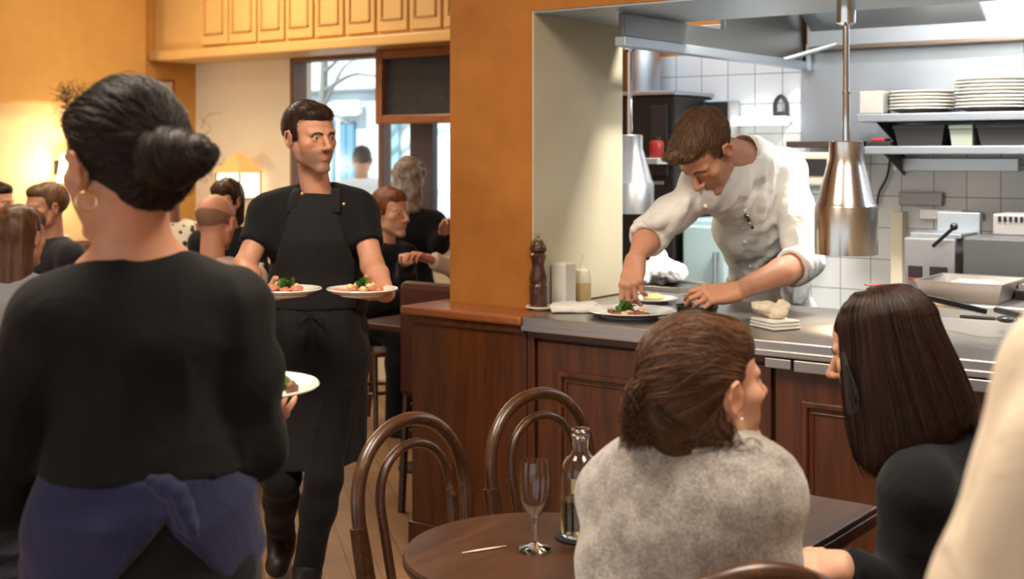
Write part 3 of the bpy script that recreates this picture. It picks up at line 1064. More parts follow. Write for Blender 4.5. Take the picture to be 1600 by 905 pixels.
# tray with a red lid, left end of the lower shelf
p = at_v(1372, 226, s2[1] + .1)
og = (p[0] + .02, s2[1] + .13, s2[2] + .001)
r = empty('shallow_tray', og, 0, 'shallow dark tray with a red rim piece at the left end of the lower shelf', 'tray')
MB().box((-.05, -.1, 0), (.06, .1, .022), .004).build('tray', M_DARK, r)
MB().box((-.03, -.09, .022), (.03, .0, .034), .004).build('red_clip', M_RED, r)
# steel rack panel below the lower shelf
a = at_v(1396, 246, VK - .04); c = at_v(1592, 268, VK - .04)
tag(bx('utensil_rack', M_STEELV, None, (a[0] + .3, VK - .04, c[2]), ((a[0], VK - .05, c[2]), (c[0], VK - .013, a[2] - .004)), bev=.003), 'long flat steel rail panel on the tiles under the lower shelf', 'rack')
# beige pilaster left of the tiles
a = at_v(1394, 400, VK - .05); c = at_v(1412, 400, VK - .05)
struct('trim_7', MB().box((a[0], VK - .07, .93), (c[0], VK - .001, 1.28)), M_CREAM)

# ------------------------------------------------ fluorescent strip light on the rear wall
a = at_v(1120, 190, VK - .05); c = at_v(1233, 190, VK - .05)
og = ((a[0] + c[0]) / 2, VK, a[2])
r = empty('strip_light', og, 0, "bright white strip light on the tiles above the chef's back", 'lamp')
MB().box((a[0], VK - .10, a[2] - .022), (c[0], VK - .045, a[2] + .020), .008).build('diffuser', mat_emit('lit strip tube', (1, .98, .95), 3.2), r, og)
MB().box((a[0], VK - .045, a[2] - .012), (c[0], VK - .001, a[2] + .012), .003).build('housing', M_WHITEP, r, og)
# black cable hook hanging on the tiles
p = at_v(1221, 168, VK - .012)
og = (p[0], VK, p[2])
MBh = MB().tube(bez([(p[0] - .03, VK - .016, p[2] - .05), (p[0] - .03, VK - .018, p[2] + .02), (p[0], VK - .02, p[2] + .055), (p[0] + .03, VK - .018, p[2] + .02), (p[0] + .03, VK - .016, p[2] - .05)]), .011, 8)
MBh.box((p[0] - .04, VK - .03, p[2] - .07), (p[0] + .04, VK - .002, p[2] - .02), .008)
tag(MBh.build('wall_clip', M_DARK, None, og, smooth=True), 'black looped clip hanging on the white tiles right of the strip light', 'clip')
# small wall box behind the chef's head
a = at_v(1062, 158, VK - .1); c = at_v(1143, 187, VK - .1)
og = ((a[0] + c[0]) / 2, VK, c[2])
r = empty('wall_box', og, 0, "grey wall box with a dark window above the chef's head", 'box')
bx('case', mat_flat('grey box paint', lin(178, 180, 176), rough=.5), r, og, ((a[0], VK - .12, c[2] - .1), (c[0], VK - .001, a[2])), bev=.008)
bx('window', M_DARK, r, og, ((a[0] + (c[0] - a[0]) * .52, VK - .124, c[2] + .01), (c[0] - .01, VK - .118, a[2] - .01)), bev=.002)

# flue, machine and red bin at the kitchen's left
p = at_v(1010, 140, VK - .12)
og = (p[0], VK - .12, 0)
tag(MB().lathe([(0, 1.86), (.085, 1.86), (.085, 2.05), (.078, 2.06), (.078, CEILZ - .01), (0, CEILZ - .01)], (p[0], VK - .14, 0), 24).build('flue_pipe', M_STEELV, None, (p[0], VK - .14, 1.86), smooth=True), 'round steel flue pipe in the far left corner of the kitchen', 'pipe')
a = at_v(1004, 200, VK - .45); c = at_v(1049, 200, VK - .45)
og = ((a[0] + c[0]) / 2, VK - .3, 0)
r = empty('dark_oven', og, 0, 'tall dark oven under the flue pipe behind the pass lamp', 'oven')
zt = at_v(1030, 132, VK - .45)[2]
bx('body', M_IRON, r, og, ((UK + .01, VK - .42, 0), (c[0], VK - .02, zt - .05)), bev=.01)
bx('top_plate', M_STEELV, r, og, ((UK + .01, VK - .44, zt - .05), (c[0] + .01, VK - .02, zt - .03)), bev=.004)
bx('oven_door', M_DARK, r, og, ((a[0] + .03, VK - .435, zt - .45), (c[0] - .03, VK - .415, zt - .10)), bev=.006)
MB().tube([(a[0] + .04, VK - .46, zt - .48), (c[0] - .04, VK - .46, zt - .48)], .01, 8).build('handle', M_STEELV, r, og, smooth=True)
p = at_v(1026, 247, 5.38)
o = tag(MB().box((p[0] - .09, 5.30, p[2] - .03), (p[0] + .05, 5.465, p[2]), .004).build('ledge_shelf', M_WHITEP, None, (p[0], 5.38, p[2])), 'short white shelf on the dark oven carrying the red canister', 'shelf')
r = empty('red_canister', (p[0], 5.38, p[2] + .001), 0, 'red canister on the short white shelf by the dark oven', 'canister')
hh = at_v(1026, 214, 5.38)[2] - p[2]
MB().lathe([(0, 0), (.032, 0), (.034, .006), (.034, hh - .03), (.026, hh - .018), (0, hh - .018)]).build('tin', M_RED, r, smooth=True)
MB().lathe([(0, hh - .018), (.018, hh - .018), (.018, hh), (0, hh)]).build('cap', M_DARK, r, smooth=True)

# pale blue fridge behind the chef
a = at_v(1064, 400, 5.48); c = at_v(1136, 400, 5.48)
zt = at_v(1090, 343, 5.48)[2]
og = ((a[0] + c[0]) / 2, 5.65, 0)
r = empty('undercounter_fridge', og, 0, "pale blue fridge seen under the chef's right arm", 'fridge')
bx('body', mat_flat('pale blue enamel', lin(182, 210, 214), rough=.35), r, og, ((a[0], 5.52, 0), (c[0], VK - .016, zt)), bev=.012)
bx('door', MATS['pale blue enamel'], r, og, ((a[0] + .006, 5.48, .1), (c[0] - .006, 5.516, zt - .03)), bev=.012)
MB().tube([(c[0] - .05, 5.455, zt - .45), (c[0] - .05, 5.455, zt - .15)], .012, 8).box((c[0] - .06, 5.455, zt - .45), (c[0] - .04, 5.482, zt - .42), .003).box((c[0] - .06, 5.455, zt - .18), (c[0] - .04, 5.482, zt - .15), .003).build('handle', M_STEELV, r, og, smooth=True)
# tray with a heap of crumpled white cloths on the prep table
p = at_z(1083, 444, .94)
pc = np.array([-2.97, 5.16, .93])
og = tuple(pc)
tag(MB().box((-.19, -.15, 0), (.19, .15, .012), .004).box((-.19, -.15, .008), (.19, -.14, .022), .003).box((-.19, .14, .008), (.19, .15, .022), .003).box((-.19, -.15, .008), (-.18, .15, .022), .003).box((.18, -.15, .008), (.19, .15, .022), .003).build('steel_tray', M_STEEL), 'flat steel tray under the white cloths on the prep table', 'tray')
bpy.data.objects['steel_tray'].location = og
fh = Field((-.2, -.17, -.01), (.2, .17, .22), .006)
rg = np.random.RandomState(5)
for i in range(16):
    a_ = rg.rand() * 6.28; rr = .10 * rg.rand() ** .5
    fh.ell((rr * math.cos(a_) * 1.2, rr * math.sin(a_) * .9, .03 + rg.rand() * .10 * (1 - rr / .13)), (.035 + rg.rand() * .03, .03 + rg.rand() * .025, .025 + rg.rand() * .035), rotz(rg.rand() * 3) @ rotx(rg.rand()), k=.012)
fh.plane((0, 0, .0), (0, 0, -1))
V, Q = fh.mesh(1)
N = vnormals(V, Q); V = V + N * (vnoise(V, 38, 3) * .008 + vnoise(V, 90, 4) * .003)[:, None]
V[:, 2] = np.maximum(V[:, 2], 0.0)
hp = mesh_obj('cloth_heap', V, Q, mat_cloth('white kitchen cloth', lin(240, 242, 242), .03, 600, .3, wscale=18), smooth=True)
hp.location = (pc[0], pc[1], pc[2] + .013)
tag(hp, "crumpled heap of white cloths on the tray behind the chef's hands", 'cloth')

# ------------------------------------------------ appliances on the rear bench
def at_b(px, py, v): return at_v(px, py, v)
va = 5.32
a = at_v(1412, 400, va); c = at_v(1492, 400, va)
zt = at_v(1450, 372, va)[2]
og = ((a[0] + c[0]) / 2, va + .15, RB)
r = empty('slicing_machine', og, 0, 'grey steel kitchen machine with a small lever and red-edged panel on the rear bench', 'machine')
bx('body', mat_flat('grey machine steel', lin(168, 168, 168), rough=.35, metal=.6), r, og, ((a[0], va, RB + .001), (c[0], va + .3, zt)), bev=.008)
bx('control_panel', M_DARK, r, og, ((a[0] + .02, va - .006, RB + .10), (a[0] + .08, va + .004, RB + .15)), ((a[0] + .11, va - .006, RB + .10), (c[0] - .03, va + .004, RB + .15)), bev=.002)
bx('red_stripe', M_RED, r, og, ((a[0] + .02, va - .008, RB + .092), (c[0] - .02, va + .004, RB + .10)), bev=.002)
bx('sloped_tray', M_STEELV, r, og, ((a[0] + .02, va + .02, zt), (c[0] + .02, va + .26, zt + .02)), ((a[0] + .06, va + .24, zt), (c[0] + .03, va + .28, zt + .10)), bev=.004)
pz = at_v(1468, 378, va - .04)
MB().tube([(pz[0] - .03, va - .03, pz[2] - .02), (pz[0] + .06, va - .05, pz[2] + .06)], .008, 8).ball((pz[0] + .062, va - .05, pz[2] + .065), .016).build('lever', M_BLACK, r, og, smooth=True)
# boxes stacked over it: knives resting on a magnetic bar
a = at_v(1404, 300, VK - .03); c = at_v(1472, 326, VK - .03)
tag(bx('cleaver_blade', mat_flat('dull grey steel', lin(134, 134, 132), rough=.4, metal=.7), None, ((a[0] + c[0]) / 2, VK - .02, c[2]), ((a[0], VK - .030, c[2] + .012), (c[0], VK - .013, a[2])), bev=.003), 'broad grey steel plate fixed flat on the tiles above the machine', 'plate')
a = at_v(1433, 327, VK - .06); c = at_v(1500, 345, VK - .06)
og = ((a[0] + c[0]) / 2, VK - .03, c[2])
r = empty('hanging_knife', og, 0, 'broad pale blade with a black handle held on the tiled wall', 'knife')
bx('blade', mat_flat('pale blade steel', lin(206, 204, 200), rough=.3, metal=.6), r, og, ((a[0], VK - .03, c[2]), (c[0], VK - .013, a[2])), bev=.003)
bx('handle', M_BLACK, r, og, ((c[0], VK - .034, c[2] + .006), (c[0] + .09, VK - .013, a[2] - .006)), bev=.006)
# dark steel oven box right
a = at_v(1496, 380, 5.3); c = at_v(1640, 380, 5.3); zt = at_v(1550, 372, 5.3)[2]
og = ((a[0] + c[0]) / 2, 5.45, RB)
r = empty('counter_grill', og, 0, 'dark grey steel counter grill at the right end of the rear bench', 'grill')
bx('case', mat_flat('grill grey steel', lin(104, 104, 104), rough=.4, metal=.5), r, og, ((a[0] + .02, 5.30, RB + .001), (c[0], 5.72, zt)), bev=.01)
vt = MB()
vz = at_v(1570, 340, 5.62)
bx('vent_box', mat_flat('pale grill steel', lin(184, 180, 176), rough=.4, metal=.4), r, og, ((at_v(1551, 350, 5.5)[0], 5.5, zt), (c[0], 5.72, vz[2] + .02)), bev=.006)
for k in range(9):
    u_ = at_v(1560, 350, 5.5)[0] + k * .022
    vt.box((u_, 5.494, vz[2] - .012), (u_ + .011, 5.502, vz[2] + .010), .001)
vt.build('vent', M_BLACK, r, og)
# oven trays on the ledge
lv = CBK + .18
p = at_z(1562, 432, LG + .06)
def tray(px0, px1, v0, v1, z, name, label, m):
    a = at_v(px0, 430, (v0 + v1) / 2); c = at_v(px1, 430, (v0 + v1) / 2)
    o = MB().box((a[0], v0, z), (c[0], v1, z + .01), .003).box((a[0], v0, z + .006), (c[0], v0 + .012, z + .03), .003).box((a[0], v1 - .012, z + .006), (c[0], v1, z + .03), .003).box((a[0], v0, z + .006), (a[0] + .012, v1, z + .03), .003).box((c[0] - .012, v0, z + .006), (c[0], v1, z + .03), .003).build(name, m, None, ((a[0] + c[0]) / 2, (v0 + v1) / 2, z))
    return tag(o, label, 'tray', 'oven trays on the rear bench')
tray(1590, 1680, 4.98, 5.11, LG + .001, 'oven_tray', 'lower steel oven tray on the ledge at the right edge', M_IRON)
tray(1594, 1680, 4.985, 5.105, LG + .033, 'oven_tray', 'steel oven tray stacked on another at the right end of the ledge', M_STEEL)

# ------------------------------------------------ serving pan with mash and utensils
p0 = at_v(1440, 470, CBK + .12); p1 = at_v(1578, 470, CBK + .12)
og = ((p0[0] + p1[0]) / 2, CBK + .20, LG + .001)
w_ = (p1[0] - p0[0]) / 2
r = empty('serving_pan', og, 0, 'steel serving pan half full of pale mash on the ledge', 'pan')
m = MB()
def ringbox(w, d, z): return [(-w, -d, z), (w, -d, z), (w, d, z), (-w, d, z)]
lv_ = [ringbox(w_ * .82, .135, 0), ringbox(w_ * .97, .165, .07), ringbox(w_, .175, .072), ringbox(w_, .175, .076), ringbox(w_ * .95, .16, .074), ringbox(w_ * .80, .13, .004)]
V = sum(lv_, []); Fc = [(3, 2, 1, 0), (20, 21, 22, 23)]
for i in range(5):
    for k in range(4):
        k2 = (k + 1) % 4
        Fc.append((i * 4 + k, i * 4 + k2, i * 4 + 4 + k2, i * 4 + 4 + k))
m.add(V, Fc).build('pan', M_STEEL, r)
fh = Field((-w_, -.11, -.01), (w_, .11, .12), .005)
rg = np.random.RandomState(8)
fh.ell((0, 0, .012), (w_ * .72, .105, .024))
for i in range(9): fh.ell((rg.uniform(-.5, .4) * w_, rg.uniform(-.03, .06), .028 + rg.rand() * .018), (.045, .035, .024), k=.02)
fh.plane((0, 0, .006), (0, 0, -1))
V, Q = fh.mesh(1); V = V + vnormals(V, Q) * (vnoise(V, 60, 2) * .003)[:, None]
food = mesh_obj('mash', V, Q, mat_flat('pale mash', lin(232, 222, 190), rough=.6, noise=.06, nscale=30), r, smooth=True)
def utensil(pxa, ya, pxb, yb, za, zb, name, label, mh, mtip, tip, hr=.008):
    A = at_z(pxa, ya, za); B = at_z(pxb, yb, zb)
    og = tuple((A + B) / 2)
    r = empty(name, og, 0, label, 'utensil')
    MB().tube([A, A * .6 + B * .4, B], [hr * .8, hr, hr * .9], 8).build('handle', mh, r, og, smooth=True)
    if tip == 'spoon':
        d = (A - B) / np.linalg.norm(A - B)
        MB().ball(A + d * .035, (.034, .034, .012)).build('bowl', mtip, r, og, smooth=True)
    if tip == 'whisk':
        d = (B - A) / np.linalg.norm(B - A)
        mm = MB()
        L = .12
        s_ = np.cross(d, (0, 0, 1.0)); s_ /= np.linalg.norm(s_); t_ = np.cross(s_, d)
        for k in range(6):
            a_ = PI * k / 6
            w2 = math.cos(a_) * s_ + math.sin(a_) * t_
            mm.tube(bez([B, B + d * L * .55 + w2 * .026, B + d * L * .9 + w2 * .018, B + d * L, B + d * L * .9 - w2 * .018, B + d * L * .55 - w2 * .026, B]), .0014, 5)
        mm.build('wire_loops', mtip, r, og, smooth=True)
    return r
zu = LG + .09
utensil(1443, 464, 1540, 487, zu + .005, zu - .045, 'serving_tongs', 'black-handled tongs lying across the serving pan', M_BLACK, M_STEEL, 'spoon', .011)
utensil(1600, 494, 1556, 484, LG + .014, LG + .02, 'ladle', 'black ladle lying on the ledge right of the pan', M_BLACK, M_BLACK, 'none', .012)
utensil(1556, 498, 1500, 494, LG + .010, LG + .012, 'black_spoon', 'black serving spoon lying before the serving pan', M_BLACK, M_BLACK, 'spoon', .008)
utensil(1452, 474, 1522, 484, LG + .03, LG + .034, 'wooden_spoon', 'pale wooden spoon lying under the tongs by the pan', mat_flat('pale wood', lin(214, 186, 138), rough=.6), M_STEEL, 'none', .007)
# spatula leaning on the pan: red blade, pale handle
A = PW(1352, 445, 4.93); B = PW(1388, 447, 4.93); C_ = PW(1432, 458, 4.93)
og = tuple(C_)
r = empty('spatula', og, 0, "spatula with a red blade and pale handle above the dark-haired woman's head", 'utensil')
MB().tube([B, (B + C_) / 2 + (0, 0, .004), C_ + (C_ - B) * .15], .006, 8).build('handle', MATS['pale wood'], r, og, smooth=True)
MB().tube([A, (A + B) / 2, B + (B - A) * .1], [.012, .016, .008], 10, flat=.35).build('blade', M_RED, r, og, smooth=True)
# box that carries the spatula
pB = PW(1420, 462, 4.93)
tag(bx('steel_bin', M_STEEL, None, (pB[0], pB[1], LG), ((pB[0] - .03, 4.84, LG + .001), (pB[0] + .03, 5.05, pB[2] + .012)), bev=.004), 'low steel bin at the left end of the ledge beside the pan', 'bin')

# ------------------------------------------------ heat lamps
def heat_lamp(px, ymount, D, ybot, ysh, ytopring, rw, label, mat, ring=.034, ch=.072):
    c = PW(px, ymount, D)
    zm = OZ - .009; zb = EYE - (ybot - HZ) / FPX * D; zs = EYE - (ysh - HZ) / FPX * D; zt = EYE - (ytopring - HZ) / FPX * D
    og = (c[0], c[1], zm)
    r = empty('heat_lamp', og, 0, label, 'lamp', 'steel heat lamps over the pass')
    R = rw
    prof = [(R, zb), (R, zb + (zs - zb) * .98), (R * .985, zs), (R * .93, zs + .012), (R * .62, zt - .085), (R * .55, zt - .06), (R * .55, zt), (R * .50, zt + .004), (.0, zt + .004)]
    inner = [(R * .5, zb + .12), (R * .92, zs - .01), (R * .97, zb + .006), (R, zb)]
    MB().lathe(inner + prof, (c[0], c[1], 0), 48).build('shade', mat, r, og, smooth=True)
    MB().lathe([(0, zt), (.013, zt), (.013, zt + .17), (.0115, zt + .175), (.0115, zm - .06), (0, zm - .06)], (c[0], c[1], 0), 16).build('rod', M_CHROME, r, og, smooth=True)
    cc = MB()
    for k in range(3):
        a_ = 2 * PI * k / 3
        cc.ball((c[0] + .0125 * math.cos(a_), c[1] + .0125 * math.sin(a_), zt + .172), .0035, 8)
    cc.build('screw', M_IRON, r, og, smooth=True)
    MB().lathe([(0, zm - ch), (ring * .45, zm - ch + .002), (ring, zm - ch + .012), (ring, zm), (0, zm)], (c[0], c[1], 0), 32).build('collar', M_CHROME, r, og, smooth=True)
    MB().lathe([(0, zb + .10), (.04, zb + .09), (.05, zb + .06), (.035, zb + .035), (0, zb + .03)], (c[0], c[1], 0), 24).build('bulb', mat_emit('lit heat bulb', (1.0, .62, .30), 4.0), r, og, smooth=True)
    return c, zb
HL1 = heat_lamp(1322, 15, 4.5, 397, 321, 222, .109, 'polished steel heat lamp hanging in front of the chef at right', M_LAMP, ch=.094)
# grey one further in, half hidden by the jamb
HL2 = heat_lamp(984, 57, 5.95, 333, 285, 212, .112, 'grey steel heat lamp half hidden behind the white jamb', M_LAMPG)
pl = W(*J(984, 57, 5.95))
tag(bx('lamp_rail', M_STEELV, None, (pl[0], pl[1], OZ), ((pl[0] - .3, pl[1] - .03, OZ - .008), (pl[0] + .5, pl[1] + .03, OZ + .02)), ((pl[0] - .02, pl[1] - .02, OZ + .02), (pl[0] + .02, pl[1] + .02, CEILZ)), bev=.003), 'steel ceiling rail holding the grey heat lamp', 'rail')

# ------------------------------------------------ things on the pass

M_SAUCE = mat_flat('brown glazed meat', lin(136, 82, 48), rough=.35, noise=.3, nscale=60, spec=.6)
M_CRUMB = mat_flat('pale potato', lin(222, 196, 142), rough=.55, noise=.1, nscale=60)
M_PINK = mat_flat('pink cured slices', lin(196, 122, 92), rough=.45, noise=.2, nscale=50)
M_HERB = mat_flat('green herb', lin(84, 124, 50), rough=.5, noise=.3, nscale=80)


def leafy(c, s, n, seed, mb=None):
    m = mb or MB(); rg = np.random.RandomState(seed)
    for i in range(n):
        a_ = rg.rand() * 6.28; el = rg.uniform(.2, 1.2); L = s * rg.uniform(.6, 1.1)
        d = np.array([math.cos(a_) * math.cos(el), math.sin(a_) * math.cos(el), math.sin(el)])
        q = np.cross(d, rg.randn(3)); q /= np.linalg.norm(q); nn = np.cross(d, q)
        w_ = L * .42; P = []
        for k in range(5):
            t_ = k / 4; ww = w_ * math.sin(PI * (.12 + .82 * t_))
            cc = np.asarray(c) + d * L * t_ + nn * .12 * L * math.sin(PI * t_)
            P += [cc - q * ww + nn * .1 * L, cc, cc + q * ww + nn * .1 * L]
        Fc = []
        for k in range(4):
            for j in range(2):
                a0 = k * 3 + j
                Fc.append((a0, a0 + 1, a0 + 4, a0 + 3))
        P2 = [p_ - nn * .0012 for p_ in P]
        Fc2 = [tuple(reversed([i_ + 15 for i_ in f])) for f in Fc]
        m.add(P + P2, Fc + Fc2)
    return m


def dish_food(c, kind, seed, label, sc=1.0, yaw=0.0):
    """a portion of food resting on a plate at c (its upper surface)"""
    rg = np.random.RandomState(seed)
    r = empty('food_portion', tuple(c), yaw, label, 'food')
    h = .004
    R = .062 * sc
    f = Field((-R * 1.5, -R * 1.5, -.01), (R * 1.5, R * 1.5, .05), h * .8)
    for i in range(13):
        a_ = rg.rand() * 6.28; rr = R * rg.rand() ** .6
        f.ell((rr * math.cos(a_), rr * math.sin(a_) * .8, .006 + .008 * rg.rand()), (.018 * sc, .013 * sc, .009), rotz(rg.rand() * 3) @ rotx(rg.uniform(-.3, .3)), k=.006)
    f.plane((0, 0, .0006), (0, 0, -1), .001)
    V, Q = f.mesh(1); V = V + vnormals(V, Q) * (vnoise(V, 160, seed % 7) * .002)[:, None]
    mesh_obj('meat', V, Q, M_SAUCE if kind != 'pink' else M_PINK, r, smooth=True)
    m = MB()
    for i in range(6):
        a_ = rg.rand() * 6.28; rr = R * (.4 + .6 * rg.rand())
        m.ball((rr * math.cos(a_), rr * math.sin(a_) * .8, .014 + .008 * rg.rand()), (.013 * sc, .011 * sc, .009), 10)
    m.build('potato', M_CRUMB, r, smooth=True)
    leafy((0, 0, .020), .034 * sc, 16, seed).build('herb_sprig', M_HERB, r, smooth=True)
    return r


# pepper mill on a saucer
pm = at_z(841, 484, CZ)
pm = np.array([pm[0], pm[1], CZ])
plate(pm + (0.012, .004, .001), .062, 'small white saucer under the pepper mill', None, 'saucer', .012)
og = pm + (0, 0, .0105)
r = empty('pepper_mill', tuple(og), 0, 'tall dark turned wooden pepper mill on the left end of the counter', 'pepper mill')
M_MILL = mat_wood('mill wood', lin(42, 22, 12), lin(92, 52, 28), (5, 5, 5), rough=.28, coat=.4)
s = 1.0
prof = [(0, 0), (.034, 0), (.035, .006), (.034, .05), (.036, .058), (.034, .064), (.035, .07), (.036, .078), (.031, .088), (.034, .096), (.035, .11), (.031, .13), (.025, .15), (.024, .165), (.028, .18), (.032, .192), (.033, .20), (.029, .206), (.026, .21)]
MB().lathe(prof + [(0, .21)], (0, 0, 0), 32).build('body', M_MILL, r, smooth=True)
MB().lathe([(0, .211), (.026, .211), (.033, .216), (.034, .224), (.030, .236), (.032, .24), (.026, .252), (.012, .258), (0, .258)], (0, 0, 0), 32).build('head', M_MILL, r, smooth=True)
MB().lathe([(0, .256), (.005, .258), (.004, .266), (.008, .272), (.007, .28), (0, .282)], (0, 0, 0), 16).build('knob', mat_flat('brass', (.6, .42, .2), rough=.3, metal=1), r, smooth=True)
# white card box and squeeze bottle by the jamb
pc = at_u(882, 470, -2.822)
o = MB().box((-.034, -.040, 0), (.034, .040, .172), .008).build('white_canister', mat_flat('cream plastic', lin(226, 222, 208), rough=.4)); o.location = (-2.826, pc[1], CZ + .001)
tag(o, 'plain white rectangular canister against the jamb', 'canister')
pq = at_u(909, 470, -2.815)
r = empty('squeeze_bottle', (-2.812, pq[1], CZ + .001), 0, 'clear squeeze bottle of beige sauce beside the white canister', 'bottle')
M_SQ = mat_flat('cloudy plastic', lin(216, 208, 186), rough=.35)
MB().lathe([(0, 0), (.033, 0), (.035, .006), (.035, .085)], (0, 0, 0), 28).build('sauce', mat_flat('beige sauce', lin(196, 168, 116), rough=.35), r, smooth=True)
MB().lathe([(.035, .0851), (.035, .118), (.028, .134), (.012, .142), (.010, .146), (.004, .196), (0, .196)], (0, 0, 0), 28).build('nozzle', M_SQ, r, smooth=True)

# folded white napkin / paper parcel
f = Field((-.16, -.13, -.01), (.16, .13, .06), .004)
f.box((0, 0, .008), (.098, .058, .010), rotz(.10), .009, .01)
f.box((-.012, .006, .019), (.086, .046, .008), rotz(-.10), .007, .006)
f.box((.01, .004, .028), (.066, .036, .006), rotz(.14), .006, .006)
f.plane((0, 0, .0), (0, 0, -1), .001)
V, Q = f.mesh(1); V = V + vnormals(V, Q) * (vnoise(V, 22, 2) * .006 + vnoise(V, 60, 5) * .002)[:, None]; V[:, 2] = np.maximum(V[:, 2], 0)
pn = at_z(904, 474, CZ + .02)
nk = mesh_obj('folded_napkin', V, Q, M_NAPKIN, smooth=True); pn = at_v(901, 478, 4.045); nk.location = (pn[0], 4.045, CZ + .001); nk.rotation_euler = (0, 0, rad(33))
tag(nk, 'loosely folded white napkin between the pepper mill and the plate', 'napkin')
# plate the chef garnishes
pp = at_z(986, 486, CZ + .022)
PL1 = np.array([pp[0], pp[1], CZ + .001])
plate(PL1, .165, "large white plate under the chef's pinching hand", None, 'dinner_plate', .024)
dish_food(PL1 + (.030, -.080, .0125), 'meat', 21, "saucy meat with a green sprig on the chef's plate", 1.2)
pp = at_z(1001, 466, CZ + .02)
PL2 = np.array([pp[0], pp[1] + .02, CZ + .001])
plate(PL2 + (0.03, .03, 0), .10, "small white plate behind the chef's pinching hand", None, 'side_plate', .016)
o = MB().ball((0, 0, .006), (.05, .045, .012)).ball((.02, -.012, .01), (.025, .02, .012)).build('yellow_puree', mat_flat('yellow puree', lin(232, 200, 128), rough=.5, noise=.12, nscale=40), smooth=True)
o.location = tuple(PL2 + (.03, .03, .016)); tag(o, 'pale yellow puree on the small plate', 'food')
# black bowl
pb = at_z(1089, 492, CZ + .03)
BWL = np.array([pb[0], pb[1], CZ + .001])
r = empty('black_bowl', tuple(BWL), 0, "black bowl under the chef's left hand", 'bowl')
MB().lathe([(0, 0), (.04, 0), (.044, .006), (.066, .03), (.076, .062), (.073, .063), (.062, .032), (.04, .010), (0, .008)], (0, 0, 0), 36).build('bowl', M_BLACK, r, smooth=True)
leafy((0, 0, .012), .04, 16, 4).build('herbs', mat_flat('dark herbs', lin(66, 74, 38), rough=.5), r, smooth=True)
# folded towels and crumpled cloth
pt_ = at_z(1205, 514, CZ)
og = (pt_[0], pt_[1] + .03, CZ + .001)
m = MB()
for k in range(3): m.box((-.075 + k * .002, -.055, k * .0105), (.075 - k * .003, .055, k * .0105 + .010), .005)
o = m.build('folded_towel', M_NAPKIN, None, None, smooth=True); o.location = og; o.rotation_euler = (0, 0, rad(-30)); tag(o, 'folded white towel at the front edge of the counter', 'towel')
f = Field((-.10, -.09, -.01), (.10, .09, .11), .004)
rg = np.random.RandomState(3)
for i in range(12): f.ell((rg.uniform(-.045, .045), rg.uniform(-.035, .035), .012 + rg.rand() * .035), (.035, .02, .018), rotz(rg.rand() * 3) @ roty(rg.uniform(-.7, .7)), k=.008)
f.plane((0, 0, 0), (0, 0, -1), .001)
V, Q = f.mesh(1); V = V + vnormals(V, Q) * (vnoise(V, 45, 1) * .008 + vnoise(V, 110, 6) * .002)[:, None]; V[:, 2] = np.maximum(V[:, 2], 0)
o = mesh_obj('crumpled_cloth', V, Q, mat_cloth('worn kitchen cloth', lin(222, 208, 182), .1, 600, .4, wscale=20), smooth=True); o.location = (og[0] - .025, og[1] + .02, og[2] + .033)
tag(o, 'crumpled cream cloth lying on the folded towel', 'cloth')

# dark ledge and small cream oven right of the chef's shoulder
a = at_v(1228, 221, 5.62); c = at_v(1334, 221, 5.62)
o = tag(bx('dark_shelf', mat_flat('dark stained board', lin(62, 50, 44), rough=.5), None, ((a[0] + c[0]) / 2, 5.76, a[2]), ((a[0], 5.62, a[2] - .03), (c[0], VK - .014, a[2])), bev=.003), "dark wall shelf above the cream oven, behind the chef's shoulder", 'shelf')
m0 = at_v(1248, 238, 5.60); m1 = at_v(1302, 292, 5.60)
og = ((m0[0] + m1[0]) / 2, 5.75, m1[2])
r = empty('small_oven', og, 0, "small cream oven with a dark window between the chef's shoulder and the heat lamp", 'oven')
bx('case', mat_flat('cream enamel', lin(214, 206, 188), rough=.4), r, og, ((m0[0], 5.60, m1[2]), (m1[0], VK - .014, m0[2])), bev=.012)
bx('window', M_DARK, r, og, ((m0[0] + .03, 5.594, m1[2] + .05), (m1[0] - .03, 5.602, m0[2] - .03)), bev=.006)
bx('bracket', M_STEELV, r, og, ((m0[0] + .02, 5.66, m1[2] - .02), (m1[0] - .02, VK - .014, m1[2] - .001)))
MB().tube(bez([at_v(1391, 248, VK - .03), at_v(1386, 276, VK - .03), at_v(1374, 300, VK - .03), at_v(1370, 322, VK - .03)]), .006, 8).build('x', M_DARK, None, tuple(at_v(1380, 285, VK - .03)), smooth=True)
bpy.data.objects['x'].name = 'hanging_cable'
tag(bpy.data.objects['hanging_cable'], 'dark cable hanging down the wall right of the heat lamp', 'cable')
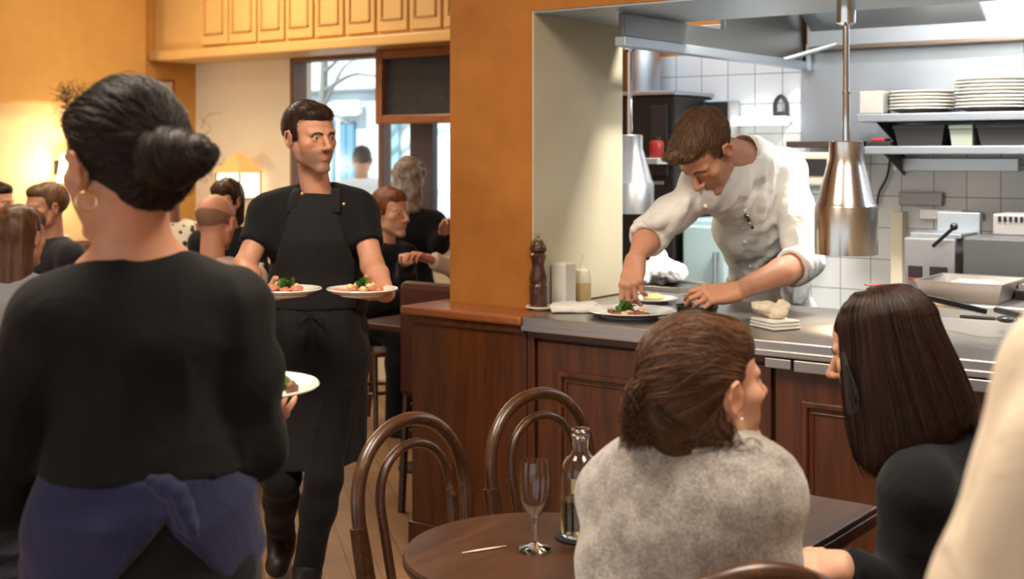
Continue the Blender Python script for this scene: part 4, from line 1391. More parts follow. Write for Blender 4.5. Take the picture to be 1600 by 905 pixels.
# ================================================================== bentwood chairs and tables
def bent_chair(name, label, loc, rz, group, first=None, top=.92, stub=True):
    """local: faces +Y, back at y = -.2"""
    if first is not None:
        r = copy_tree(first)
    else:
        r = empty(name)
        sz = .455
        MB().lathe([(0, sz - .03), (.185, sz - .03), (.20, sz - .022), (.203, sz - .008), (.195, sz), (.16, sz - .004), (0, sz - .008)], (0, .0, 0), 40).build('seat', M_BENT, r, smooth=True)
        def arch(w, zt, z0, yb, yt, rad_, nm):
            P = []
            n = 40
            for i in range(n + 1):
                a = PI * i / n
                x = -w * math.cos(a); s_ = math.sin(a) ** .85
                z = zt - w * 1.02 + w * 1.02 * s_
                P.append((x, yb + (yt - yb) * (z - z0) / (zt - z0), z))
            lo = [(-w * (.86 + .14 * k / 6), yb + (yt - yb) * ((z0 + (zt - w * 1.02 - z0) * k / 6) - z0) / (zt - z0), z0 + (zt - w * 1.02 - z0) * k / 6) for k in range(6)]
            hi = [(-p[0], p[1], p[2]) for p in lo[::-1]]
            return MB().tube(lo + P + hi, rad_, 12).build(nm, M_BENT, r, smooth=True)
        arch(.19, top, .46, -.185, -.25, .0165, 'back_hoop')
        arch(.125, top - .055, .45, -.17, -.235, .0115, 'inner_hoop')
        for sx in (-1, 1):
            MB().tube(bez([(sx * .205, -.25, 0), (sx * .185, -.205, .25), (sx * .178, -.20, .46), (sx * .197, -.222, .715)]), np.concatenate([np.linspace(.014, .019, 18), np.full(6, .017)]), 10).build('rear_leg', M_BENT, r, smooth=True)
            MB().tube(bez([(sx * .19, .19, 0), (sx * .16, .155, .25), (sx * .15, .14, .44)]), np.linspace(.013, .018, 24), 10).build('front_leg', M_BENT, r, smooth=True)
        MB().tube([(.158 * math.cos(2 * PI * k / 32), .158 * math.sin(2 * PI * k / 32) - .01, .22) for k in range(32)], .010, 8, closed=True).build('stretcher', M_BENT, r, smooth=True)
    r.location = loc; r.rotation_euler = (0, 0, rz)
    return tag(r, label, 'chair', group)


GC = 'bentwood cafe chairs'
chair1 = bent_chair('bentwood_chair', 'dark bentwood chair at the left of the round table, its hooped back toward the aisle', (-1.755, 2.285, 0), rad(-90), GC)
bent_chair('', 'bentwood chair behind the carafe, hoop against the panelled bar front', (-1.70, 2.70, 0), rad(-97), GC, chair1)
bent_chair('', 'bentwood chair the grey-jumper woman sits on, only its top rail in view', (-1.04, 1.925, 0), rad(50), GC, chair1)
bent_chair('', 'bentwood chair under the dark-haired woman', (-.745, 2.58, 0), rad(90), GC, chair1)

# round table
TC = np.array([-1.490, 2.112, 0])
rt = empty('round_table', tuple(TC), 0, 'small round dark brown cafe table with the wine glass on it', 'table')
TR = .280
MB().lathe([(0, .722), (TR - .02, .722), (TR - .004, .725), (TR, .732), (TR - .003, .738), (TR, .742), (TR - .004, .7485), (TR - .012, .75), (0, .75)], (0, 0, 0), 64).build('tabletop', M_TABLE, rt, smooth=True)
MB().lathe([(0, .03), (.03, .03), (.03, .10), (.022, .14), (.022, .66), (.05, .70), (.10, .721), (0, .721)], (0, 0, 0), 24).build('column', M_IRON, rt, smooth=True)
for k in range(4):
    a = PI / 4 + k * PI / 2
    MB().tube(bez([(0, 0, .08), (.10 * math.cos(a), .10 * math.sin(a), .07), (.2 * math.cos(a), .2 * math.sin(a), .025), (.235 * math.cos(a), .235 * math.sin(a), .014)]), np.linspace(.02, .012, 24), 8).build('foot', M_IRON, rt, smooth=True)

# square table
TX = (-1.60, -1.06, 2.425, 2.83)
st = empty('square_table', ((TX[0] + TX[1]) / 2, (TX[2] + TX[3]) / 2, 0), 0, 'square dark wooden table between the two women, its corner toward the bar', 'table')
og = ((TX[0] + TX[1]) / 2, (TX[2] + TX[3]) / 2, 0)
bx('tabletop', M_TABLE, st, og, ((TX[0], TX[2], .735), (TX[1], TX[3], .75)), bev=.004)
bx('edge_band', M_BENT, st, og, ((TX[1] - .014, TX[2] - .002, .708), (TX[1] + .003, TX[3] + .002, .736)), ((TX[0], TX[3] - .014, .708), (TX[1], TX[3] + .002, .736)), ((TX[0], TX[2] - .002, .708), (TX[1], TX[2] + .012, .736)), bev=.003)
nl = MB()
for v_ in (TX[2] + .10, TX[3] - .08, TX[3] - .09): nl.ball((TX[1] + .004, v_, .722), (.002, .003, .003), 8)
nl.build('nail', M_IRON, st, og, smooth=True)
MB().lathe([(0, 0), (.11, 0), (.11, .012), (.04, .03), (.028, .06), (.028, .70), (.10, .709), (0, .709)], (0, 0, 0), 24).build('pedestal', M_IRON, st, smooth=True)

# ------------------------------------------------ glassware
def mat_realglass(name, tint):
    if name in MATS: return MATS[name]
    t = NT(name)
    g = t.n('ShaderNodeBsdfGlass'); g.inputs['IOR'].default_value = 1.45; g.inputs['Roughness'].default_value = 0; g.inputs['Color'].default_value = tint + (1,)
    t.l(g.outputs[0], t.out.inputs[0])
    MATS[name] = t.m
    return t.m
M_GLASS = mat_realglass('clear glass', (.985, .99, .99))
def wine_glass(loc, label, group=None, s=1.0):
    r = empty('wine_glass', tuple(loc), 0, label, 'glass', group)
    z = lambda a: a * s
    MB().lathe([(0, .003), (.033, .002), (.0345, .0035), (.030, .006), (.012, .010), (.0055, .016), (.0042, .03), (.0042, .058), (.006, .066), (0, .067)], (0, 0, 0), 40).build('foot', M_GLASS, r, smooth=True)
    out = [(.0, .0675), (.008, .069), (.018, .080), (.0265, .100), (.0305, .125), (.0315, .145), (.0300, .170), (.0285, .183)]
    inn = [(.0278, .183), (.0292, .170), (.0306, .145), (.0296, .125), (.0256, .101), (.017, .082), (.007, .0715), (0, .071)]
    MB().lathe(out + inn, (0, 0, 0), 48).build('bowl', M_GLASS, r, smooth=True)
    if s != 1: r.scale = (s, s, s)
    return r
g1 = at_z(835, 860, .75)
wine_glass((g1[0], g1[1], .751), 'empty stemmed wine glass standing alone on the round table', None, .98)
g2 = at_z(966, 797, .75)
wine_glass((-1.50, 2.53, .751), 'stemmed glass half hidden beside the grey jumper shoulder', None, .95)
# carafe of white wine
cb_ = at_z(907, 836, .757)
og = np.array([cb_[0], cb_[1], .7575])
cr = empty('wine_carafe', tuple(og), 0, 'clear glass bottle half full of white wine next to the grey jumper', 'bottle')
R = .042
MB().lathe([(0, 0), (R - .004, 0), (R, .006), (R, .122), (R * .97, .137), (R * .86, .151), (R * .66, .163), (R * .50, .169), (.0185, .174), (.0170, .180), (.0170, .198), (.0198, .200), (.0198, .207), (.0178, .209), (.0198, .211), (.0198, .219), (.018, .221),
            (.0145, .221), (.0145, .178), (R * .46, .166), (R * .62, .160), (R * .82, .148), (R * .92, .136), (R - .003, .121), (R - .003, .008), (0, .006)], (0, 0, 0), 56).build('bottle', M_GLASS, cr, smooth=True)
t = NT('white wine'); g = t.n('ShaderNodeBsdfGlass'); g.inputs['IOR'].default_value = 1.34; g.inputs['Color'].default_value = (.93, .86, .52, 1); t.l(g.outputs[0], t.out.inputs[0])
MB().lathe([(0, .0065), (R - .0032, .0085), (R - .0032, .075), (0, .075)], (0, 0, 0), 48).build('wine', t.m, cr, smooth=True)
t = NT('faint label'); t.set(Base_Color=lin(190, 176, 130), Roughness=.6)
lb = MB(); n_ = 12
V = []; 
for i in range(n_ + 1):
    a = rad(-90 + 36 - 5) + rad(48) * (i / n_ - .5)
    for zz_ in (.095, .125): V.append(((R + .0006) * math.cos(a), (R + .0006) * math.sin(a), zz_))
    for zz_ in (.095, .125): V.append(((R + .0002) * math.cos(a), (R + .0002) * math.sin(a), zz_))
Fc = []
for i in range(n_):
    a = i * 4
    Fc += [(a, a + 4, a + 5, a + 1), (a + 2, a + 3, a + 7, a + 6), (a, a + 2, a + 6, a + 4), (a + 1, a + 5, a + 7, a + 3)]
lb.add(V, Fc).build('etched_label', t.m, cr, smooth=False)
o = MB().lathe([(0, 0), (.052, 0), (.053, .002), (.052, .006), (0, .006)], (0, 0, 0), 36).build('round_coaster', M_DARK, smooth=True)
o.location = (og[0], og[1], .751); tag(o, 'thin dark round coaster under the wine bottle', 'coaster')
# tumbler and red candle glass behind the carafe
tb = at_z(893, 806, .75)
r = MB().lathe([(0, 0), (.028, 0), (.029, .004), (.031, .095), (.0302, .095), (.0278, .008), (0, .006)], (0, 0, 0), 36).build('tumbler', M_GLASS, smooth=True)
r.location = (-1.585, 2.52, .751); tag(r, 'plain glass tumbler just behind the wine bottle', 'glass')
t = NT('red glass'); g = t.n('ShaderNodeBsdfGlass'); g.inputs['Color'].default_value = (.75, .04, .04, 1); g.inputs['Roughness'].default_value = .05; t.l(g.outputs[0], t.out.inputs[0])
r = MB().lathe([(0, 0), (.028, 0), (.030, .004), (.034, .075), (.0325, .075), (.0285, .008), (0, .007)], (0, 0, 0), 36).build('candle_glass', t.m, smooth=True)
r.location = (-1.545, 2.60, .751); tag(r, 'small red glass on the square table behind the wine bottle', 'glass')
# pale sliver modelled in place of a light streak on the round table
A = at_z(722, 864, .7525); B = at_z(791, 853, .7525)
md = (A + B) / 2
o = MB().tube([A, A * .7 + B * .3, A * .3 + B * .7, B], [.0008, .0026, .0026, .0008], 8, flat=.5).build('light_streak', mat_flat('light streak tint', lin(244, 222, 190), rough=.5), None, tuple(md), smooth=True)
tag(o, 'thin pale pointed sliver on the round table, standing in for a streak of light', 'streak')

# ------------------------------------------------ dining room behind
def simple_table(c, w, d, label, z=.74):
    r = empty('dining_table', (c[0], c[1], 0), rad(0), label, 'table', 'dining tables behind the aisle')
    MB().box((-w / 2, -d / 2, z - .03), (w / 2, d / 2, z), .006).build('tabletop', M_TABLE, r)
    MB().lathe([(0, 0), (.12, 0), (.12, .012), (.04, .03), (.028, .06), (.028, z - .06), (.10, z - .031), (0, z - .031)], (0, 0, 0), 20).build('pedestal', M_IRON, r, smooth=True)
    return r
# ================================================================== people: building tools (eye frame: right, depth, up)
def nrm(v):
    v = np.asarray(v, float); return v / (np.linalg.norm(v) + 1e-12)


def orient(f, roll=0.0):
    """columns: person's right, forward, up"""
    f = nrm(f); x = nrm(np.cross(f, (0, 0, 1.0))); z = np.cross(x, f)
    if roll:
        c, s = math.cos(roll), math.sin(roll)
        x, z = c * x + s * z, c * z - s * x
    return np.stack([x, f, z], 1)


rotY = roty


class Head:
    def __init__(s, c, f, sc=1.0, roll=0.0, female=False, jaw=1.0, ears=True, eyes_open=True, smile=0.0, nose=1.0):
        s.c = np.asarray(c, float); s.R = orient(f, roll); s.sc = sc; s.fem = female; s.jaw = jaw; s.ears = ears; s.open = eyes_open; s.nose = nose

    def P(s, x, y=None, z=None):
        p = np.array([x, y, z], float) if y is not None else np.asarray(x, float)
        return s.c + (p * s.sc) @ s.R.T

    def L(s, V):
        return (np.asarray(V) - s.c) @ s.R / s.sc

    def cap(s, F, a, b, ra, rb=None, k=.01, op='u'):
        F.cap(s.P(a), s.P(b), ra * s.sc, (ra if rb is None else rb) * s.sc, k * s.sc, op)

    def ell(s, F, c, r, k=.02, op='u', R=None):
        F.ell(s.P(c), np.array(r) * s.sc, s.R if R is None else s.R @ R, k * s.sc, op)

    def skull(s, F):
        j = s.jaw; fm = s.fem
        s.ell(F, (0, -.020, .045), (.074, .094, .080), .02)
        s.ell(F, (0, .030, .040), (.063, .060, .064), .02)
        s.ell(F, (0, .044, -.015), (.058, .046, .060), .02)
        for q in (-1, 1):
            s.ell(F, (q * .046, .054, -.014), (.019, .024, .018), .015)
            s.ell(F, (q * .034, .042, -.046), (.020, .026, .028), .02)
            jw = .052 * j
            s.cap(F, (q * (jw + .005), -.004, -.025), (q * (jw - .008), .012, -.064), .015, .013, .02)
            s.cap(F, (q * (jw - .008), .012, -.064), (q * .013, .076, -.099), .013, .013, .022)
        s.ell(F, (0, .040, -.056), (.043, .050, .042), .02)
        s.ell(F, (0, .062, -.050), (.034, .030, .038), .015)
        s.ell(F, (0, .083, -.097), (.018, .014, .014), .014)
        b = .0075 if fm else .0095
        for q in (-1, 1):
            s.cap(F, (q * .013, .0875, .0215), (q * .046, .0735, .0225), b, b * .8, .014)
            s.ell(F, (q * .0315, .1005, .004), (.0165, .0155, .0115), .010, 's')
            s.ell(F, (q * .0315, .0745, .003), (.0155, .0148, .0135), .004)
            if s.open:
                s.ell(F, (q * .0315, .0925, .0035), (.0135, .012, .0054), .0015, 's', rotY(q * .08))
        n = s.nose
        s.cap(F, (0, .0905, .014), (0, .091 + .024 * n, -.024), .0072, .0098, .010)
        s.ell(F, (0, .093 + .024 * n, -.028), (.0105, .0095, .009), .006)
        for q in (-1, 1):
            s.ell(F, (q * .0118, .103, -.0315), (.0072, .0095, .0072), .006)
            s.ell(F, (q * .0062, .1085, -.0385), (.0028, .0045, .003), .002, 's')
        for q in (-1, 1):
            s.cap(F, (q * .024, .0845, -.0610), (q * .004, .0930, -.0585), .0026, .0036, .005)
            s.cap(F, (q * .023, .0845, -.0632), (0, .0925, -.0672), .0026, .0043, .005)
        for q in (-1, 1):
            s.cap(F, (q * .025, .0885, -.0618), (0, .0990, -.0624), .0012, .0016, .0025, 's')
        s.ell(F, (0, .0985, -.0785), (.014, .006, .004), .008, 's')
        if s.ears:
            for q in (-1, 1):
                Re = rotz(q * -.35) @ rotx(-.15)
                s.ell(F, (q * .0775, -.006, .000), (.0055, .017, .030), .006, 'u', Re)
                pts = [(q * .0765, .008, -.018), (q * .0785, .010, .010), (q * .0835, .002, .028), (q * .0875, -.012, .024), (q * .0865, -.020, .006), (q * .0815, -.014, -.018), (q * .078, -.002, -.030)]
                for a, b_ in zip(pts[:-1], pts[1:]): s.cap(F, a, b_, .0036, .0036, .004)
                s.ell(F, (q * .0865, -.003, -.002), (.006, .009, .013), .004, 's', Re)

    def masks(s, V, stub=0.0, lip=.6, flush=.5):
        L = s.L(V)
        x, y, z = np.abs(L[:, 0]), L[:, 1], L[:, 2]
        ln = np.exp(-((x / .0235) ** 4 + ((z + .0625) / .0085) ** 4)) * (y > .075)
        sb = np.clip((-.030 - z + .25 * np.maximum(y - .03, -.02) * 0) / .014, 0, 1) * np.clip((y + .012) / .02, 0, 1) * np.clip((.125 + z) / .03, 0, 1)
        sb = sb * (1 - np.exp(-((x / .024) ** 4 + ((z + .0625) / .010) ** 4)) * .9)
        side = np.clip((x - .050) / .012, 0, 1) * np.clip((.03 - z) / .02, 0, 1) * np.exp(-((y - .012) / .016) ** 2)
        sb = np.maximum(sb, side * .8) * stub
        fl = np.exp(-(((x - .043) / .02) ** 2 + ((z + .022) / .02) ** 2)) * (y > .03) * .7 + np.exp(-((x / .012) ** 2 + ((z + .028) / .012) ** 2)) * (y > .09) * .7 + (x > .0785) * (np.abs(z) < .04) * .6
        return dict(lip=ln * lip, stubble=sb, flush=np.clip(fl, 0, 1) * flush)


M_EYE = None


def mat_eye(name, iris):
    if name in MATS: return MATS[name]
    t = NT(name)
    a = t.n('ShaderNodeAttribute', attribute_name='iris')
    c = t.ramp(a.outputs['Fac'], [(0, (.012, .010, .010)), (.16, (.012, .010, .010)), (.2, iris), (.42, tuple(x * .6 for x in iris)), (.47, (.52, .48, .45)), (1, (.48, .40, .37))])
    t.col(c); t.set(Roughness=.08, Specular_IOR_Level=.6)
    MATS[name] = t.m
    return t.m


def eyes(hd, root, og, look=(0, 1, 0), iris=(.10, .055, .025)):
    look = nrm(np.asarray(look, float))
    for q in (-1, 1):
        m = MB().ball((0, 0, 0), .0127 * hd.sc, 20)
        V = np.concatenate(m.V)
        ang = np.arccos(np.clip((V / np.linalg.norm(V, axis=1)[:, None]) @ (look @ hd.R.T), -1, 1))
        P = V + hd.P(q * .0315, .0755, .0035)
        mesh_obj('eye', Wv(P) - og, m.F, mat_eye('eye', iris), root, None, True, {'iris': ang / 1.1})


def brows(hd, F, root, og, mat, seed=3, n=110, thick=.0011, low=0.0):
    rg = np.random.RandomState(seed); paths = []
    for q in (-1, 1):
        for i in range(n):
            t_ = rg.rand()
            x = .010 + .040 * t_
            z = .0245 + .006 * math.sin(PI * min(1, t_ * 1.1)) - .005 * max(0, t_ - .6) / .4 + rg.uniform(-.0032, .0032) * (1 - .55 * t_) - low
            L = rg.uniform(.006, .010)
            dx = L * (.5 + .5 * t_); dz = L * (.55 - .8 * t_)
            pts = np.array([(q * (x + dx * k / 3), .10 - .35 * (x + dx * k / 3) ** 1 * .6, z + dz * k / 3) for k in range(4)])
            paths.append(hd.P(pts))
    P = np.array(paths)
    sh = P.shape
    P = F.snap(P.reshape(-1, 3), .0008, 8).reshape(sh)
    V, Q = strand_mesh(P, thick, thick * .4, 3)
    mesh_obj('eyebrows', Wv(V) - og, Q, mat, root, None, True, {'tone': np.full(len(V), .3)})


def hand(F, w, Y, Z, side=1, sc=1.0, curl=((.25, .35, .25),) * 4, spread=(.10, .03, -.05, -.14), thumb=None, forearm=None, fr=(.043, .030), palm_k=.014):
    """w wrist, Y finger direction, Z back of the hand; side=+1 puts the thumb along cross(Y, Z)."""
    Y = nrm(Y); Z = nrm(np.asarray(Z, float) - Y * (np.asarray(Z, float) @ Y)); X = np.cross(Y, Z) * side
    w = np.asarray(w, float)
    T = lambda p: w + sc * (p[0] * X + p[1] * Y + p[2] * Z)
    xs = (.029, .0095, -.010, -.028); ys = (.090, .094, .088, .078)
    ln = ((.043, .026, .020), (.048, .029, .021), (.044, .027, .020), (.034, .020, .018))
    rr = ((.0095, .0086, .0078, .0066), (.0097, .0088, .0079, .0067), (.0092, .0083, .0075, .0063), (.0080, .0073, .0066, .0056))
    for i in range(4):
        F.cap(T((xs[i] * .55, .004, 0)), T((xs[i], ys[i], .001)), .0145 * sc, .0115 * sc, palm_k * sc)
    F.ell(T((.018, .035, -.010)), np.array((.018, .030, .013)) * sc, np.stack([X, Y, Z], 1), .014 * sc)
    F.ell(T((-.020, .040, -.008)), np.array((.014, .034, .012)) * sc, np.stack([X, Y, Z], 1), .014 * sc)
    if thumb is None: thumb = [(.018, .018, -.006), (.042, .050, -.016), (.052, .080, -.024), (.053, .106, -.030)]
    tr_ = (.0150, .0118, .0105, .0082)
    for a in range(3): F.cap(T(thumb[a]), T(thumb[a + 1]), tr_[a] * sc, tr_[a + 1] * sc, (.010 if a == 0 else .003) * sc)
    tips = []
    for i in range(4):
        p = np.array((xs[i], ys[i], .001)); a = 0.0
        d0 = np.array([math.sin(spread[i]), math.cos(spread[i]), 0])
        for k in range(3):
            a += curl[i][k]
            d = math.cos(a) * d0 + math.sin(a) * np.array([0, 0, -1.0])
            q = p + ln[i][k] * d
            F.cap(T(p), T(q), rr[i][k] * sc, rr[i][k + 1] * sc, (.006 if k == 0 else .0015) * sc)
            if k == 0: F.ell(T(p + (0, 0, .003)), np.full(3, .0098 * sc), None, .005 * sc)
            p = q
        tips.append(T(p))
    if forearm is not None:
        e = np.asarray(forearm, float)
        mid = e * .65 + w * .35
        F.elc(e, mid, (fr[0], fr[0]), (fr[0] * .98, fr[0] * .94), X, .015)
        F.elc(mid, w, (fr[0] * .98, fr[0] * .94), (fr[1], fr[1] * .72), X, .015)
        F.elc(w, T((0, .022, 0)), (fr[1], fr[1] * .72), (.028 * sc, .016 * sc), X, .014)
    return tips


def arm(F, s, e, w, r=(.052, .041, .030), k=.03, inf=0.0, upto=1.0):
    s, e, w = [np.asarray(q, float) for q in (s, e, w)]
    F.cap(s, e, r[0] + inf, r[1] + inf, k)
    if upto > 0:
        F.cap(e, e + (w - e) * upto, r[1] + inf, r[1] + (r[2] - r[1]) * upto + inf, k * .8)


def cutcyl(F, p, d, R=.12, L=.5, k=.004):
    """remove everything beyond p along d (local cylinder-ish box)"""
    d = nrm(d); x = nrm(np.cross(d, (0, .3, 1.0))); z = np.cross(x, d)
    F.box(np.asarray(p) + d * L / 2, (R, L / 2, R), np.stack([x, d, z], 1), .002, k, 's')


def torso(F, pel, neck, S, inf=0.0, w=1.0, dpt=1.0, shR=None, shL=None, k=.05, sh=.052, female=False):
    pel = np.asarray(pel, float); neck = np.asarray(neck, float)
    at = lambda t: pel * (1 - t) + neck * t
    W_ = lambda a, b: (a * w + inf, b * dpt + inf)
    if female:
        F.elc(at(0), at(.18), W_(.165, .115), W_(.160, .110), S, k)
        F.elc(at(.18), at(.42), W_(.160, .110), W_(.122, .086), S, k)
        F.elc(at(.42), at(.72), W_(.122, .086), W_(.142, .100), S, k)
        F.elc(at(.72), at(.86), W_(.142, .100), W_(.135, .075), S, k)
    else:
        F.elc(at(0), at(.18), W_(.160, .115), W_(.155, .112), S, k)
        F.elc(at(.18), at(.42), W_(.155, .112), W_(.142, .100), S, k)
        F.elc(at(.42), at(.72), W_(.142, .100), W_(.165, .115), S, k)
        F.elc(at(.72), at(.86), W_(.165, .115), W_(.155, .085), S, k)
    if shR is not None:
        for q in (shR, shL):
            q = np.asarray(q, float)
            F.cap(neck * .8 + at(.85) * .2, q, .048 + inf, sh + inf, .05)
            F.cap(at(.78), q, .085 + inf * .5, sh + inf, .05)


def leg(F, h, kn, an, r=(.088, .058, .042), inf=0.0, k=.04):
    F.cap(h, kn, r[0] + inf, r[1] + inf, k)
    kn = np.asarray(kn, float); an = np.asarray(an, float)
    m = kn * .68 + an * .32
    F.cap(kn, m, r[1] + inf, r[1] * .96 + inf, k); F.cap(m, an, r[1] * .96 + inf, r[2] + inf, k)


def folds(V, Q, amp=.004, f=14, stretch=(1, 1, .45), seed=1, sharp=True):
    N = vnormals(V, Q)
    P = V * np.array(stretch)
    wv = vnoise(P, f * .6, seed + 3)[:, None] * .05
    n = vnoise(P + wv, f, seed)
    if sharp: n = 1 - 2 * np.abs(n)
    return V + N * (n * amp + vnoise(P, f * 2.4, seed + 9) * amp * .3)[:, None]


def bounds(*pts, m=.1):
    A = np.array(pts); return A.min(0) - m, A.max(0) + m


class Person:
    def __init__(s, foot, label, skin, group=None):
        """foot: eye-frame point on the floor"""
        s.f0 = np.asarray(foot, float); s.og = W(foot[0], foot[1], foot[2] if len(foot) > 2 else 0)
        s.label = label; s.skin = skin; s.parts = []; s.at = {}; s.group = group
        s.root = None

    def add_skin(s, F, hd=None, smooth=1, **mk):
        V, Q = F.mesh(smooth)
        n = len(V)
        m = hd.masks(V, **mk) if hd is not None else dict(lip=np.zeros(n), stubble=np.zeros(n), flush=np.zeros(n))
        s.parts.append((V, Q, m))

    def body(s):
        V, Q = join([(a, b) for a, b, _ in s.parts])
        at = {k: np.concatenate([m[k] for _, _, m in s.parts]) for k in ('lip', 'stubble', 'flush')}
        s.root = mesh_obj('person', Wv(V), Q, s.skin, None, s.og, True, at)
        tag(s.root, s.label, 'person', s.group)
        return s.root

    def wear(s, name, F, mat, amp=.0, f=14, smooth=1, stretch=(1, 1, .45), seed=1, label=None, sharp=True, attrs=None):
        V, Q = F.mesh(smooth)
        if amp: V = folds(V, Q, amp, f, stretch, seed, sharp)
        o = mesh_obj(name, Wv(V) - s.og, Q, mat, s.root, None, True, attrs)
        if label: o['label'] = label
        return o

    def put(s, name, V, Q, mat, attrs=None, label=None, smooth=True):
        o = mesh_obj(name, Wv(V) - s.og, Q, mat, s.root, None, smooth, attrs)
        if label: o['label'] = label
        return o


def strands(person, name, P, r0, mat, r1=None, seg=4, tone=None, seed=0):
    V, Q = strand_mesh(P, r0, r1, seg)
    m, n = P.shape[:2]
    tn = np.random.RandomState(seed).rand(m) if tone is None else tone
    return person.put(name, V, Q, mat, {'tone': np.repeat(tn, n * seg)})


def hair_volume(hd, F, cran=(.079, .100, .086), cc=(0, -.022, .047), face=True, low=None, k=.006, face_c=(0, .115, -.035), face_r=(.070, .075, .085)):
    hd.ell(F, cc, cran, .01)
    if face: hd.ell(F, face_c, face_r, k, 's')
    if low is not None: F.plane(hd.P(0, 0, low), -hd.R[:, 2], .008)


SKIN_W = mat_skin('fair skin', lin(202, 146, 116))
SKIN_T = mat_skin('tan skin', lin(176, 120, 88))
SKIN_P = mat_skin('pale skin', lin(212, 162, 134))
SKIN_B = mat_skin('brown skin', lin(140, 92, 64))
H_BLACK = mat_hair('black hair', lin(15, 11, 9), lin(54, 39, 31), .5)
H_DBROWN = mat_hair('dark brown hair', lin(26, 17, 13), lin(84, 56, 42), .36)
H_BROWN = mat_hair('brown hair', lin(44, 28, 18), lin(122, 84, 58), .40)
H_MID = mat_hair('mid brown hair', lin(58, 38, 24), lin(140, 104, 72), .42)
H_GREY = mat_hair('grey brown hair', lin(82, 72, 64), lin(186, 172, 158), .5)
H_RED = mat_hair('auburn hair', lin(74, 40, 22), lin(150, 92, 54), .45)


def short_strands(person, hd, V, Q, mat, n, fwd, L, lift, jit, seed, outer=None, r=.0008, name='hair', tone=None):
    """short combed hairs lying over a hair volume; fwd in head coordinates (or a function of head coordinates)"""
    rg = np.random.RandomState(seed)
    ok = np.arange(len(V))
    Lc = hd.L(V)
    if outer is not None:
        c, ra, th = outer
        k0 = np.sqrt((((Lc - np.array(c)) / np.array(ra)) ** 2).sum(1)); ok = ok[k0 > th]
    sel = rg.choice(ok, n)
    N = vnormals(V, Q)[sel]; B = V[sel] + rg.randn(n, 3) * .001
    d = fwd(Lc[sel]) if callable(fwd) else np.tile(np.array(fwd, float), (n, 1))
    d = d @ hd.R.T
    d = d - N * (N * d).sum(1)[:, None]
    d = d / (np.linalg.norm(d, axis=1)[:, None] + 1e-6) + rg.randn(n, 3) * jit
    d = d - N * (N * d).sum(1)[:, None]
    d /= np.linalg.norm(d, axis=1)[:, None] + 1e-6
    LL = (L * rg.uniform(.6, 1.2, n))[:, None]
    C = np.stack([B + d * LL * t_ + N * (.0006 + lift * math.sin(PI * t_ * .8) - LL * LL * t_ * t_ * 4.5) for t_ in (0, .33, .66, 1)], 1)
    return strands(person, name, C, r, mat, r * .4, 3, tone=tone, seed=seed)
